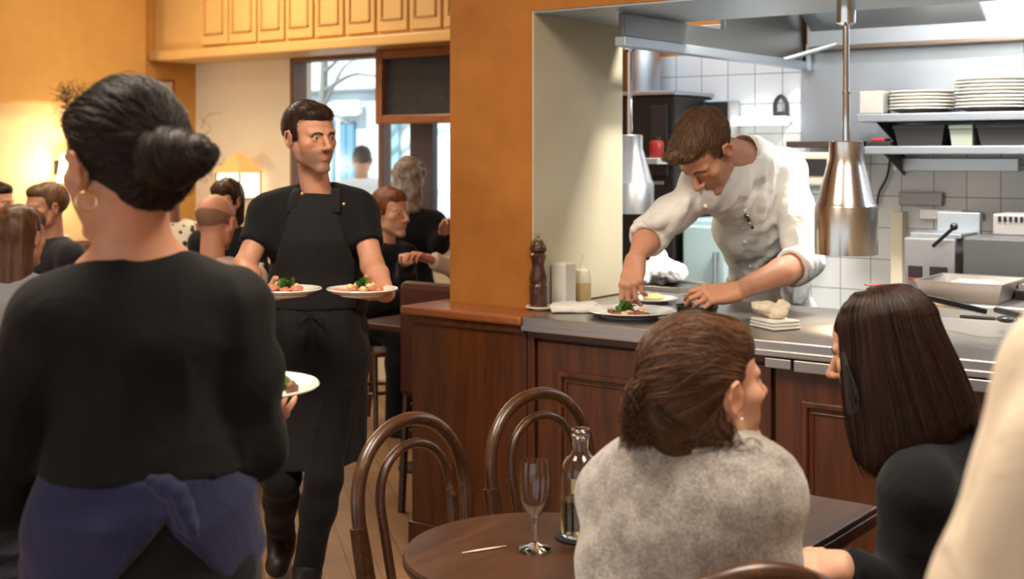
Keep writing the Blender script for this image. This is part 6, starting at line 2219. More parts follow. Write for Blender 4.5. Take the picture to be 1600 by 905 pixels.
    # boat neck, slanting
    a, b_ = J(103, 420, D), J(292, 378, D)
    n_ = nrm(np.array((-(b_[2] - a[2]), 0, b_[0] - a[0])))
    F.plane(a * .5 + b_ * .5 + (0, 0, -.004), nrm(n_ + (0, .35, 0)), .012)
    p.wear('long_sleeved_top', F, top, .006, 10, stretch=(1, 1, .8), seed=2)
    # trousers
    F = Field(*bounds(pel, aL, aR, m=.2), .008)
    F.elc(pel + (0, 0, .06), pel + (0, 0, -.06), (.150, .112), (.168, .122), S, .03)
    leg(F, hL, kL, aL, (.094, .064, .056)); leg(F, hR, kR, aR, (.094, .064, .056))
    F.plane(pel + (0, 0, .09), (0, 0, 1)); F.plane((0, 0, .06), (0, 0, -1))
    p.wear('trousers', F, mat_cloth('black denim', lin(20, 20, 22), .15, 500, .4), .006, 11, seed=5)
    for an in (aL, aR):
        F = Field(*bounds(an, an + (-.04, .18, -.06), m=.09), .007)
        F.cap(an + (0, -.03, -.05), an + (-.02, .16, -.055), .038, .034, .02); F.cap(an, an + (0, 0, -.04), .044, .046, .02); F.plane((0, 0, .004), (0, 0, -1))
        p.wear('shoe', F, M_BLACK)
    # navy apron wrapped round the hips, open at the back
    nav = mat_cloth('navy cotton', lin(40, 44, 76), .12, 380, .5, wscale=5)
    F = Field(*bounds(pel + (0, 0, -.5), pel + (0, 0, .12), m=.27), .0065)
    zt = J(222, 734, D)[2]
    F.elc((pel[0], pel[1], zt + .02), (pel[0], pel[1], zt - .10), (.158, .128), (.176, .137), S, .03)
    F.elc((pel[0], pel[1], zt - .10), (pel[0] - .01, pel[1] + .02, zt - .46), (.178, .135), (.205, .155), S, .03)
    F.elc((pel[0], pel[1] + .004, zt + .05), (pel[0] - .01, pel[1] + .02, zt - .60), (.134, .100), (.192, .142), S, .004, 's')
    F.plane((0, 0, zt), (0, 0, 1)); F.plane((0, 0, zt - .40), (0, 0, -1))
    # the wedge left open between the two flaps
    A = J(243, 824, D - .12); B = J(176, 912, D - .12); C_ = J(306, 912, D - .12)
    xx = F.ax[0][:, None, None]; yy = F.ax[1][None, :, None]; zz_ = F.ax[2][None, None, :]
    dl = ((xx - A[0]) * (A[2] - B[2]) - (zz_ - A[2]) * (A[0] - B[0])) / np.hypot(A[2] - B[2], A[0] - B[0])
    dr = ((xx - A[0]) * (A[2] - C_[2]) - (zz_ - A[2]) * (A[0] - C_[0])) / np.hypot(A[2] - C_[2], A[0] - C_[0])
    wd = np.maximum(np.maximum(-dl, dr), (yy - pel[1]))
    F._op((slice(None),) * 3, (wd + 0 * yy).astype(np.float32), .004, 's')
    p.wear('apron', F, nav, .007, 8, stretch=(.8, .8, 1.2), seed=6, smooth=3)
    # knot with hanging ends
    kn = J(262, 764, D - .108)
    F = Field(*bounds(kn, J(300, 840, D - .12), J(232, 748, D - .1), m=.07), .004)
    F.ell(kn, (.020, .014, .016), roty(.5), k=.008)
    F.cap(kn, J(238, 752, D - .105), .012, .010, .012)
    ch = [J(q[0], q[1], D - .118 - .01 * i / 5) for i, q in enumerate(((262, 758), (280, 770), (290, 795), (298, 815), (302, 832)))]
    F.chain(ch, [.010, .012, .012, .012, .009], .006)
    ch = [J(q[0], q[1], D - .112) for q in ((262, 766), (274, 788), (286, 818), (296, 836))]
    F.chain(ch, [.009, .010, .011, .008], .006)
    p.wear('apron_knot', F, nav, .003, 40, seed=3)
    return p


SRV = server()
c = PW(370, 621, 2.34)
plate(c, .150, "white plate held out by the bun-haired server's right hand", "plates held by the bun-haired server", 'served_plate', .022)
r = empty('meatball', (PW(456, 617, 2.30)[0], PW(456, 617, 2.30)[1], c[2] + .0095), 0, "browned meatball with a green leaf on the bun-haired server's plate", 'food')
f_ = Field((-.03, -.03, -.02), (.03, .03, .04), .003); f_.ell((0, 0, .014), (.0125, .0125, .0145), k=.003)
V, Q = f_.mesh(1); V = V + vnormals(V, Q) * (vnoise(V, 260, 3) * .0016)[:, None]
V[:, 2] = np.maximum(V[:, 2], 0)
mesh_obj('meat', V, Q, mat_flat('browned mince', lin(112, 74, 48), rough=.55, noise=.5, nscale=140), r, smooth=True)
leafy((-.010, 0, .012), .026, 7, 12).build('leaf', mat_flat('lettuce', lin(112, 142, 66), rough=.5, noise=.2), r, smooth=True)
c2 = PW(30, 715, 2.42)
plate(c2, .135, "white plate in the bun-haired server's left hand, only its rim in view", "plates held by the bun-haired server", 'served_plate', .022)
# ------------------------------------------------ seated woman in the grey jumper, her hair clipped back
def grey_woman():
    D = 2.2
    p = Person((J(1085, 900, 2.3)[0], 2.3, 0), 'seated woman in a grey wool jumper, brown hair clipped back, seen from behind', SKIN_P)
    f = nrm((.86, .48, .14))
    hd = Head(J(1104, 612, D), f, 1.02, roll=rad(0), female=True, jaw=.95)
    nb = J(1086, 692, D)
    sL, sR = J(974, 778, D + .10), J(1178, 772, D - .06)
    eL, eR = J(950, 985, D - .04), J(1188, 985, D - .08)
    wL, wR = J(1040, 1010, D + .18), J(1110, 1010, D + .16)
    pel = J(1080, 1090, D); pel[2] = .63; S = nrm((.86, -.5, 0))
    F = Field(*bounds(hd.c, nb, m=.17), .003)
    hd.skull(F)
    F.elc(hd.P(0, -.028, -.030), nb + (0, 0, -.02), (.048, .052), (.055, .055), (1, 0, 0), .025)
    p.add_skin(F, hd, flush=.5)
    FH = F
    for e, w, s_, Y, sd in ((eL, wL, sL, (.6, .75, 0), -1), (eR, wR, sR, (-.5, .8, 0), 1)):
        F = Field(*bounds(e, w, w + np.array(Y) * .2, m=.1), .0035)
        hand(F, w, Y, (0, 0, 1), sd, .93, ((.25, .3, .2),) * 4, forearm=e, fr=(.036, .026))
        p.add_skin(F)
    fw = np.array((.5, .86, 0))
    hL, hR = pel - S * .09 + (0, 0, -.03), pel + S * .09 + (0, 0, -.03)
    kL, kR = hL + fw * .29 + (0, 0, -.05), hR + fw * .29 + (0, 0, -.05)
    aL, aR = kL + fw * .0, kR + fw * .0
    aL[2] = aR[2] = .085
    F = Field(*bounds(pel, nb, sL, sR, aL, aR, m=.2), .012)
    torso(F, pel, nb - (0, 0, .02), S, -.014, 1.0, .95, sR, sL, sh=.040, female=True)
    leg(F, hL, kL, aL, (.076, .046, .034)); leg(F, hR, kR, aR, (.076, .046, .034))
    p.add_skin(F)
    p.body(); og = p.og
    eyes(hd, p.root, og, (0, 1, -.1), (.12, .07, .04))
    brows(hd, FH, p.root, og, H_BROWN, 5, 100, .001, .006)
    # hair drawn back to the clip
    F = Field(*bounds(hd.c, m=.20), .0032, .2)
    hd.ell(F, (0, -.024, .046), (.080, .101, .088), .01)
    hd.ell(F, (0, .042, .070), (.062, .052, .046), .02)
    hd.ell(F, (0, -.078, .000), (.064, .052, .066), .02)
    hd.ell(F, (0, .130, -.022), (.088, .072, .094), .008, 's')
    for q in (-1, 1):
        hd.ell(F, (q * .088, .058, -.03), (.035, .05, .055), .008, 's')
        hd.ell(F, (q * .096, .000, -.004), (.026, .023, .036), .006, 's')
    hd.ell(F, (0, .05, -.095), (.09, .09, .065), .01, 's')
    FB = F
    F = Field(*bounds(hd.c, m=.20), .0032); F.d[:] = FB.d
    F.chain([hd.P(.0, -.06, -.03), hd.P(.0, -.052, -.085), J(1092, 676, D - .01)], [.060, .052, .044], .03)
    hd.ell(F, (.105, .000, -.012), (.034, .026, .038), .006, 's')
    hd.ell(F, (.0, .085, -.060), (.10, .070, .060), .006, 's')
    V, Q = F.mesh(1)
    p.put('hair', V, Q, H_BROWN, {'tone': .12 + .12 * np.random.RandomState(1).rand(len(V))})
    clip = J(1022, 600, D - .03)
    def st(rg):
        a = rg.rand()
        if a < .42: return hd.P(rg.uniform(-.06, .066), .060, .088)
        if a < .80: return hd.P(.078, rg.uniform(.0, .062), rg.uniform(.028, .085))
        if a < .90: return hd.P(.07, rg.uniform(-.05, .0), -.062)
        return hd.P(rg.uniform(-.06, .06), -.085, -.080)
    n = 2800
    rg = np.random.RandomState(2)
    P = comb_over(hd, FB, st, lambda rg: clip + rg.randn(3) * (.012, .012, .018), n, seed=13, jit=.005, pts=16, off=.001, clump=14)
    P += np.repeat(np.sin(np.linspace(0, 1, 16)[None, :, None] * 6 + rg.rand(n // 14, 1, 1) * 6) * .0012 * rg.randn(n // 14, 1, 3), 14, 0)
    strands(p, 'hair', P, .0008, H_BROWN, .0007, 4, tone=np.repeat(rg.rand(n // 14), 14) * .75 + rg.rand(n) * .25)
    # lower hair running from behind the ear and nape to the tail and over the collar
    P = []
    for i in range(1500):
        u = rg.rand()
        a = hd.P(.072 - .03 * u, -.02 - .05 * u, rg.uniform(-.055, .0))
        e = clip + (0, 0, -.03) + rg.randn(3) * .014 if rg.rand() < .55 else J(rg.uniform(1040, 1150), rg.uniform(664, 684), D - .06)
        m_ = (a + e) / 2 + (0, -.022, -.016)
        P.append(bez([a, m_, e], 12) + rg.randn(3) * .001)
    strands(p, 'hair', np.array(P), .0007, H_BROWN, .0004, 4, seed=16)
    # loose frizzy tail below the clip
    rg = np.random.RandomState(5)
    F = Field(*bounds(J(1000, 650, D), m=.13), .004)
    ch = [J(a, b_, D - .03) for a, b_ in ((1026, 598), (1008, 610), (1010, 650), (1030, 680), (1044, 690))]
    F.chain(ch, [.016, .020, .022, .018, .010], .02)
    V, Q = F.mesh(1); N = vnormals(V, Q); V = V + N * (vnoise(V * (1, 1, .35), 50, 3) * .008)[:, None]
    p.put('tail_of_hair', V, Q, H_BROWN, {'tone': .15 + .2 * np.random.RandomState(1).rand(len(V))})
    P = []
    for i in range(1500):
        a = clip + rg.randn(3) * (.010, .010, .012)
        m1 = J(rg.uniform(980, 1040), rg.uniform(596, 632), D - .03 + rg.uniform(-.05, .03))
        m2 = J(rg.uniform(970, 1042), rg.uniform(632, 670), D - .03 + rg.uniform(-.05, .03))
        e = J(rg.uniform(968, 1058), rg.uniform(660, 704), D - .03 + rg.uniform(-.04, .03))
        q = bez([a, m1, m2, e], 16)
        t = np.linspace(0, 1, len(q))[:, None]
        q = q + np.sin(t * rg.uniform(8, 22) + rg.rand(3) * 6) * .0035 * t
        P.append(q)
    strands(p, 'tail_of_hair', np.array(P), .0008, H_BROWN, .0004, 4, seed=14)
    # long wisps over the right shoulder
    P = []
    for i in range(80):
        a = hd.P(.066, rg.uniform(-.04, .0), rg.uniform(-.060, -.030))
        e = J(rg.uniform(1120, 1200), rg.uniform(694, 712), D - .10 + rg.uniform(0, .06))
        q = bez([a, a * .55 + e * .45 + (-.006, -.016, -.012), e + (-.012, 0, .012), e], 15)
        P.append(q)
    strands(p, 'hair', np.array(P), .0007, H_BROWN, .0003, 4, seed=15)
    m = MB().tube(bez([J(1018, 572, D - .06), J(1032, 580, D - .085), J(1038, 598, D - .085), J(1034, 612, D - .07)], 16), .003, 6, flat=.6)
    p.put('hair_clip', np.concatenate(m.V), m.F, mat_flat('tortoise clip', lin(150, 130, 116), rough=.25))
    c = hd.P(.081, .004, -.034)
    m = MB().ball(c, .0032, 12); p.put('earring', np.concatenate(m.V), m.F, mat_flat('pearl', lin(240, 236, 226), rough=.2))
    # jumper
    t = NT('grey melange wool'); v = t.coord()
    n1 = t.noise(v, 190, 4, .75); n2 = t.noise(v, 26, 5, .65)
    ff = t.math('ADD', t.math('MULTIPLY', n1, .55), t.math('MULTIPLY', n2, .45))
    t.col(t.ramp(ff, [(.36, lin(112, 106, 98)), (.5, lin(162, 154, 144)), (.62, lin(198, 190, 180))]))
    t.set(Roughness=.95, Sheen_Weight=.5, Sheen_Roughness=.6, Specular_IOR_Level=.15)
    t.bump(ff, .55, .006); wool = t.m
    F = Field(*bounds(pel, nb, sL, sR, eL, eR, wR, m=.14), .006)
    torso(F, pel, nb - (0, 0, .03), S, .012, .96, 1.0, sR, sL, sh=.050, female=True)
    F.elc(pel * .5 + nb * .5, pel * .2 + nb * .8, (.142, .108), (.14, .095), S, .05)
    for q, s_ in ((-1, sL), (1, sR)): F.cap(nb + (q * .05, .01, -.012), s_ + (0, 0, .004), .040, .052, .06)
    cL, cR = eL * .2 + wL * .8, eR * .2 + wR * .8
    F.chain([sL, (sL + eL) / 2 + (-.006, 0, 0), eL, cL], [.056, .060, .056, .044], .025)
    F.chain([sR, (sR + eR) / 2 + (.006, 0, 0), eR, cR], [.056, .060, .056, .044], .025)
    cutcyl(F, cL, wL - eL, .08, .2); cutcyl(F, cR, wR - eR, .08, .2)
    F.elc(nb + (.004, 0, .014), nb + (.004, 0, .10), (.066, .064), (.072, .072), (1, 0, 0), .006, 's')
    F.plane(pel + (0, 0, -.06), (0, 0, -1))
    p.wear('jumper', F, wool, .006, 9, stretch=(1.1, 1.1, .6), seed=21, smooth=2)
    F = Field(*bounds(nb, m=.13), .004)
    q = [nb + (.074 * math.cos(a) + .004, .070 * math.sin(a), .010 + .006 * math.sin(a)) for a in np.linspace(0, 2 * PI, 33)]
    F.chain(q, [.0125] * 33, .006)
    p.wear('ribbed_collar', F, wool, .001, 60, stretch=(1, 1, .05), seed=2)
    F = Field(*bounds(pel, aL, aR, m=.2), .009)
    leg(F, hL, kL, aL, (.094, .066, .056)); leg(F, hR, kR, aR, (.094, .066, .056)); F.elc(pel + (0, 0, .08), pel + (0, 0, -.04), (.15, .11), (.17, .125), S, .03)
    F.plane((0, 0, .06), (0, 0, -1)); F.plane(pel + (0, 0, .06), (0, 0, 1))
    p.wear('trousers', F, mat_cloth('dark jeans', lin(44, 48, 60), .12, 400), .004, 12)
    for an in (aL, aR):
        F = Field(*bounds(an, an + fw * .16, m=.1), .007)
        F.cap(an + fw * -.03 + (0, 0, -.045), an + fw * .15 + (0, 0, -.052), .040, .034, .02); F.cap(an, an + (0, 0, -.04), .042, .046, .02); F.plane((0, 0, .004), (0, 0, -1))
        p.wear('shoe', F, M_BLACK)
    return p


# ------------------------------------------------ seated woman with long straight dark hair
def dark_woman():
    H_DBROWN = mat_hair('near-black brown hair', lin(17, 11, 9), lin(66, 42, 32), .36)
    D = 2.6
    p = Person((J(1500, 900, 2.6)[0], 2.6, 0), 'seated woman in a black jumper with long straight dark hair, leaning to the table', SKIN_P)
    f = nrm((-.78, .58, -.24))
    hd = Head(J(1376, 552, D), f, .99, roll=rad(-3), female=True, jaw=.95, ears=False)
    nb = J(1448, 668, D + .02)
    sL, sR = J(1438, 772, D - .14), J(1556, 735, D + .14)
    eL, eR = J(1414, 930, D - .14), J(1520, 930, D + .12)
    wL, wR = J(1316, 886, 2.38), J(1330, 940, D + .06)
    pel = J(1545, 1040, D); pel[2] = .63; S = nrm((.62, .78, 0))
    F = Field(*bounds(hd.c, nb, m=.17), .003)
    hd.skull(F)
    F.elc(hd.P(0, -.028, -.030), nb + (0, 0, -.02), (.048, .052), (.055, .055), (1, 0, 0), .025)
    p.add_skin(F, hd, flush=.4)
    FH = F
    F = Field(*bounds(eL, wL, J(1235, 890, 2.34), m=.1), .003)
    hand(F, wL, (-.80, .45, -.20), (-.15, -.70, .75), 1, .94, ((.45, .6, .35), (.55, .65, .4), (.65, .7, .4), (.7, .7, .4)), forearm=eL, fr=(.033, .023))
    p.add_skin(F)
    F = Field(*bounds(eR, wR, wR + (-.2, 0, 0), m=.1), .004)
    hand(F, wR, (-.95, .1, -.05), (0, 0, 1), -1, .96, ((.25, .3, .2),) * 4, forearm=eR, fr=(.036, .026))
    p.add_skin(F)
    fw = np.array((-.80, .60, 0))
    hL, hR = pel - S * .09 + (0, 0, -.03), pel + S * .09 + (0, 0, -.03)
    kL, kR = hL + fw * .38 + (0, 0, -.06), hR + fw * .38 + (0, 0, -.06)
    aL, aR = kL + fw * -.11, kR + fw * -.11
    aL[2] = aR[2] = .085
    F = Field(*bounds(pel, nb, sL, sR, aL, aR, m=.2), .012)
    torso(F, pel, nb - (0, 0, .02), S, -.014, 1.0, .95, sR, sL, sh=.040, female=True)
    leg(F, hL, kL, aL, (.076, .046, .034)); leg(F, hR, kR, aR, (.076, .046, .034))
    p.add_skin(F)
    p.body(); og = p.og
    eyes(hd, p.root, og, (0, 1, -.2), (.10, .06, .03))
    brows(hd, FH, p.root, og, H_DBROWN, 5, 100, .001, .006)
    # hair mass: a dark core under long straight strands
    C2 = J(1436, 645, D)
    F = Field(*bounds(hd.c, J(1420, 660, D), m=.20), .004)
    hd.ell(F, (0, -.026, .046), (.080, .100, .0865), .01)
    F.chain([hd.P(0, -.04, .03), C2 * .5 + hd.P(0, -.04, .03) * .5, C2 + (0, 0, .02)], [.066, .068, .060], .03)
    F.chain([hd.P(-.030, -.02, .0), J(1398, 640, D - .05), J(1404, 690, D - .08)], [.036, .034, .018], .03)
    hd.ell(F, (-.02, .135, -.045), (.075, .092, .120), .008, 's')
    V, Q = F.mesh(2)
    p.put('hair', V, Q, H_DBROWN, {'tone': .08 + .14 * np.abs(vnoise(V * (1, 1, .1), 80, 3))})
    rg = np.random.RandomState(17); P = []; tn = []
    def on(az, el, k=1.0):                                          # az measured from the face toward her left
        return hd.P(-.084 * k * math.sin(az) * math.cos(el), -.024 + .104 * k * math.cos(az) * math.cos(el), .046 + .090 * k * math.sin(el))
    for i in range(330):
        az = rg.uniform(.62, 5.75)
        t_ = rg.rand(); k0 = 1.0 + rg.rand() * .07
        az0 = az
        camv = math.cos(az - 1.35)                                  # 1 toward the near shoulder
        long_ = rg.uniform(.0, .055)
        for j in range(11):
            a_ = az + rg.normal(0, .05); k = k0 + rg.normal(0, .008)
            ty = .052 - .10 * ((math.cos(az) < 0) * .5 + rg.rand() * .40)
            top = hd.P(rg.normal(0, .003), ty, .046 + .0905 * math.sqrt(1 - ((ty + .024) / .106) ** 2))
            pe = on(a_, .35, k); ps = on(a_, -.12, k * 1.01)
            d = np.array([ps[0] - hd.c[0], ps[1] - hd.c[1]]); d /= np.linalg.norm(d)
            fall = max(0, camv) ** 2
            e = C2 + np.array([d[0] * .112, d[1] * .112, 0])
            e[2] = EYE - (642 - HZ) / FPX * D - fall * .095 * rg.uniform(.6, 1) + rg.normal(0, .008)
            e = e + np.array((-.045, -.02, 0)) * fall
            m_ = ps * .5 + e * .5 + np.array([d[0], d[1], 0]) * .006
            tuck = e + np.array((-d[0] * .02, -d[1] * .02, -.012))
            P.append(bez([top, on(a_, .95, k), pe, ps, m_, e, tuck], 21)); tn.append(rg.rand() * .3 + (i * 37 % 100) / 100 * .7)
    strands(p, 'hair', np.array(P), .0009, H_DBROWN, .0006, 4, tone=np.array(tn))
    # one lock hanging before the ear, down past the cheek
    P = []
    for i in range(90):
        j1, j2 = rg.normal(0, .05), rg.normal(0, .006)
        a = hd.P(rg.normal(0, .003), .050 + j2, .046 + .0905 * math.sqrt(1 - ((.074 + j2) / .106) ** 2))
        e = J(rg.uniform(1324, 1342), rg.uniform(612, 648), D - .12)
        P.append(bez([a, on(.62 + j1, .75, 1.04), on(.66 + j1, .25, 1.06), on(.74 + j1, -.2, 1.06), e], 16))
    strands(p, 'hair', np.array(P), .0009, H_DBROWN, .0005, 4, tone=np.full(len(P), .08))
    jm = mat_cloth('black knit', lin(17, 18, 22), .15, 420, .35, rough=.95, sheen=.08)
    F = Field(*bounds(pel, nb, sL, sR, eL, eR, wL, m=.14), .006)
    torso(F, pel, nb - (0, 0, .015), S, .012, 1.02, 1.02, sR, sL, sh=.050, female=True)
    cL, cR = eL * .06 + wL * .94, eR * .2 + wR * .8
    F.chain([sL, (sL + eL) / 2, eL, cL], [.060, .060, .054, .036], .04)
    F.chain([sR, (sR + eR) / 2, eR, cR], [.060, .060, .054, .040], .04)
    cutcyl(F, cL, wL - eL, .07, .2); cutcyl(F, cR, wR - eR, .07, .2)
    F.elc(nb + (.0, 0, .010), nb + (-.01, 0, .10), (.062, .060), (.068, .068), (1, 0, 0), .006, 's')
    F.plane(pel + (0, 0, -.06), (0, 0, -1))
    p.wear('jumper', F, jm, .006, 9, stretch=(1, 1, .6), seed=22, smooth=2)
    F = Field(*bounds(pel, aL, aR, m=.2), .009)
    leg(F, hL, kL, aL, (.094, .066, .056)); leg(F, hR, kR, aR, (.094, .066, .056)); F.elc(pel + (0, 0, .08), pel + (0, 0, -.04), (.15, .11), (.17, .125), S, .03)
    F.plane((0, 0, .06), (0, 0, -1)); F.plane(pel + (0, 0, .06), (0, 0, 1))
    p.wear('trousers', F, mat_cloth('black trousers', lin(20, 20, 22), .15, 500, .4), .004, 12)
    for an in (aL, aR):
        F = Field(*bounds(an, an + fw * .16, m=.1), .007)
        F.cap(an + fw * -.03 + (0, 0, -.045), an + fw * .15 + (0, 0, -.052), .040, .034, .02); F.cap(an, an + (0, 0, -.04), .042, .046, .02); F.plane((0, 0, .004), (0, 0, -1))
        p.wear('shoe', F, M_BLACK)
    return p


# ------------------------------------------------ person in a cream coat at the right edge
def coat_person():
    D = 1.18
    p = Person((J(2000, 900, D)[0], D, 0), 'person in a cream coat standing close at the right edge, only one sleeve in view', SKIN_W)
    X0 = J(2062, 0, D)[0]
    hd = Head((X0 + .02, D + .02, 1.56), nrm((.3, .95, -.05)), 1.0, eyes_open=False)
    nb = np.array((X0, D, 1.44))
    sL = J(1738, 640, D); sR = np.array((X0 + .19, D + .02, sL[2]))
    eL = J(1608, 960, D - .02); eR = np.array((X0 + .25, D, eL[2]))
    wL = eL + (.12, .20, .02); wR = eR + (-.02, .20, -.1)
    pel = np.array((X0, D, .92)); S = (1, 0, 0)
    F = Field(*bounds(hd.c, nb, m=.17), .005); hd.skull(F); F.elc(hd.P(0, -.025, -.03), nb, (.052, .055), (.058, .056), (1, 0, 0), .025)
    p.add_skin(F, hd)
    for e, w, sd in ((eL, wL, -1), (eR, wR, 1)):
        F = Field(*bounds(e, w, w + (0, .2, 0), m=.1), .005); hand(F, w, (.1, .98, -.1), (0, .1, 1), sd, 1.0, ((.3, .35, .25),) * 4, forearm=e); p.add_skin(F)
    hL, hR = pel + (-.09, 0, -.05), pel + (.09, 0, -.05)
    kL, kR = hL + (0, .01, -.40), hR + (0, .01, -.40); aL, aR = kL + (0, .03, -.39), kR + (0, .03, -.39)
    F = Field(*bounds(pel, nb, sL, sR, aL, aR, m=.2), .014)
    torso(F, pel, nb - (0, 0, .02), S, -.014, 1.0, .95, sR, sL, sh=.04); leg(F, hL, kL, aL, (.08, .05, .036)); leg(F, hR, kR, aR, (.08, .05, .036)); p.add_skin(F)
    p.body()
    F = Field(*bounds(hd.c, m=.18), .005); hair_volume(hd, F, low=-.05); V, Q = F.mesh(1); p.put('hair', V, Q, H_BROWN, {'tone': np.full(len(V), .3)})
    ct_ = mat_cloth('cream wool coat', lin(226, 208, 182), .05, 300, .6, wscale=5)
    F = Field(*bounds(pel + (0, 0, -.3), nb, sL, sR, eL, eR, wR, m=.2), .009)
    torso(F, pel, nb - (0, 0, .01), S, .03, 1.05, 1.05, sR, sL, sh=.060)
    F.elc(pel + (0, 0, .1), pel + (0, 0, -.28), (.19, .15), (.23, .18), S, .05)
    for s_, e, w in ((sL, eL, wL), (sR, eR, wR)):
        F.chain([s_, (s_ + e) / 2, e, e * .15 + w * .85], [.072, .076, .072, .060], .05); cutcyl(F, e * .15 + w * .85, w - e, .1, .2)
    for pts in (((1690, 640), (1640, 740), (1650, 840)), ((1660, 700), (1610, 800), (1595, 905))):
        q = bez([J(a, b_, D - .07) for a, b_ in pts], 8); F.chain(list(q), [.012] * len(q), .05)
    F.plane(pel + (0, 0, -.26), (0, 0, -1))
    p.wear('coat', F, ct_, .010, 9, stretch=(1, 1, .5), seed=31, smooth=2)
    F = Field(*bounds(pel, aL, aR, m=.2), .012); leg(F, hL, kL, aL, (.095, .068, .058)); leg(F, hR, kR, aR, (.095, .068, .058)); F.plane((0, 0, .06), (0, 0, -1)); F.plane(pel + (0, 0, .02), (0, 0, 1))
    p.wear('trousers', F, MATS['dark jeans'])
    for an in (aL, aR):
        F = Field(*bounds(an, an + (0, .16, 0), m=.1), .008); F.cap((an[0], an[1] - .03, .045), (an[0], an[1] + .15, .038), .042, .036, .02); F.cap(an, (an[0], an[1], .05), .044, .046, .02); F.plane((0, 0, .004), (0, 0, -1)); p.wear('shoe', F, M_BLACK)
    return p


GW = grey_woman(); DW = dark_woman(); CP = coat_person()
# ------------------------------------------------ guests further back
def guest(px, py, D, face, label, skin, hair, top, hcut='short', sc=1.0, female=False, group=None, elbow_up=None, sit=True, trousers=None, lean=(0, 0), hand_to=None, collar=None, slen=1.0, topname='top', reach=.40):
    """px, py: centre of the head; face: facing angle in degrees, 0 = away, 90 = right, 180 = towards us"""
    a = rad(face); fw = np.array((math.sin(a), math.cos(a), 0.0))
    c = J(px, py, D)
    S = np.array((fw[1], -fw[0], 0.0))
    nb = c + fw * -.04 + np.array((lean[0], lean[1], 0)) * .3 + (0, 0, -.165 * sc)
    base = nb + np.array((lean[0], lean[1], 0))
    p = Person((base[0], base[1], 0), label, skin, group)
    hd = Head(c, nrm(fw + (0, 0, -.05)), sc, female=female)
    sh_w = .165 if female else .185
    sR, sL = nb + S * sh_w + (0, 0, -.075), nb - S * sh_w + (0, 0, -.075)
    pel = np.array((base[0], base[1], .63 if sit else .93))
    if sit: pel = pel - fw * .05
    F = Field(*bounds(hd.c, nb, m=.17), .0055)
    hd.skull(F)
    F.elc(hd.P(0, -.026, -.030), nb + (0, 0, -.02), (.052, .054), (.058, .056), S, .025)
    p.add_skin(F, hd, stub=0 if female else .3)
    drop = min(.29, max(.1, nb[2] - .80))
    eR, eL = sR + S * .05 + fw * .06 + (0, 0, -drop), sL - S * .05 + fw * .06 + (0, 0, -drop)
    wR, wL = eR + fw * .22 - S * .10 + (0, 0, .06), eL + fw * .22 + S * .10 + (0, 0, .06)
    if hand_to is not None:
        which, tgt = hand_to; tgt = np.asarray(tgt, float)
        s_ = sR if which == 'R' else sL
        e_ = (s_ + tgt) / 2 + (0, 0, -.10) ; 
        if which == 'R': eR, wR = e_, tgt
        else: eL, wL = e_, tgt
    for e, w, sd in ((eL, wL, -1), (eR, wR, 1)):
        Y = nrm(w - e)
        F = Field(*bounds(e, w, w + Y * .2, m=.1), .005)
        hand(F, w, Y, (0, 0, 1), sd, .95, ((.5, .75, .5),) * 4, forearm=e, fr=(.038, .027)); p.add_skin(F)
    hL, hR = pel - S * .09 + (0, 0, -.04), pel + S * .09 + (0, 0, -.04)
    if sit:
        kL, kR = hL + fw * reach + (0, 0, -.03), hR + fw * reach + (0, 0, -.03)
        aL, aR = kL + fw * -.03, kR + fw * -.03
    else:
        kL, kR = hL + (0, 0, -.42), hR + (0, 0, -.42); aL, aR = kL + fw * -.03, kR + fw * -.03
    aL[2] = aR[2] = .085
    F = Field(*bounds(pel, nb, sL, sR, aL, aR, kL, kR, m=.2), .016)
    torso(F, pel, nb - (0, 0, .02), S, -.016, .92, .92, sR, sL, sh=.036, female=female)
    leg(F, hL, kL, aL, (.076, .046, .034)); leg(F, hR, kR, aR, (.076, .046, .034))
    p.add_skin(F); p.body()
    if hcut != 'long_back' and hcut != 'none': eyes(hd, p.root, p.og, (0, 1, 0), (.10, .06, .03))
    # hair
    F = Field(*bounds(hd.c, c + (0, 0, -.15), m=.2), .005)
    if hcut in ('short', 'bald'):
        hd.ell(F, (0, -.020, .046), (.080, .101, .088) if hcut == 'short' else (.0748, .0948, .081), .01)
        if hcut == 'short': hd.ell(F, (0, .045, .084), (.060, .048, .036), .02)
        hd.ell(F, (0, .128, .012), (.090, .068, .066), .006, 's')
        for q in (-1, 1): hd.ell(F, (q * .09, .066, -.02), (.045, .046, .060), .005, 's'); hd.ell(F, (q * .088, -.004, -.012), (.022, .026, .036), .004, 's')
        F.plane(hd.P(0, -.05, -.05 if hcut == 'short' else -.085), -hd.R[:, 2] * .8 + hd.R[:, 1] * .5, .006); hd.ell(F, (0, .05, -.09), (.09, .10, .075), .006, 's')
        if hcut == 'bald': F.plane(hd.P(0, -.02, .055), hd.R[:, 2] * .9 + hd.R[:, 1] * .25, .02)
    else:
        hd.ell(F, (0, -.024, .046), (.084, .106, .092), .01)
        hd.ell(F, (0, .045, .075), (.064, .052, .042), .02)
        L = {'bob': .10, 'long': .24, 'long_back': .30, 'curly': .15}[hcut]
        b_ = hd.P(0, -.045, 0)
        F.elc(b_ + (0, 0, .02), b_ - fw * .03 + (0, 0, -L), (.092, .072), (.098 if hcut != 'bob' else .080, .058), S, .03)
        hd.ell(F, (0, .140, -.040), (.066, .090, .110), .008, 's')
        if hcut == 'bob': hd.ell(F, (0, .05, -.13), (.07, .06, .07), .01, 's')
    V, Q = F.mesh(1)
    N = vnormals(V, Q)
    am = {'short': .003, 'bald': .001, 'bob': .006, 'long': .006, 'long_back': .006, 'curly': .014}[hcut]
    fz = {'curly': 26}.get(hcut, 40)
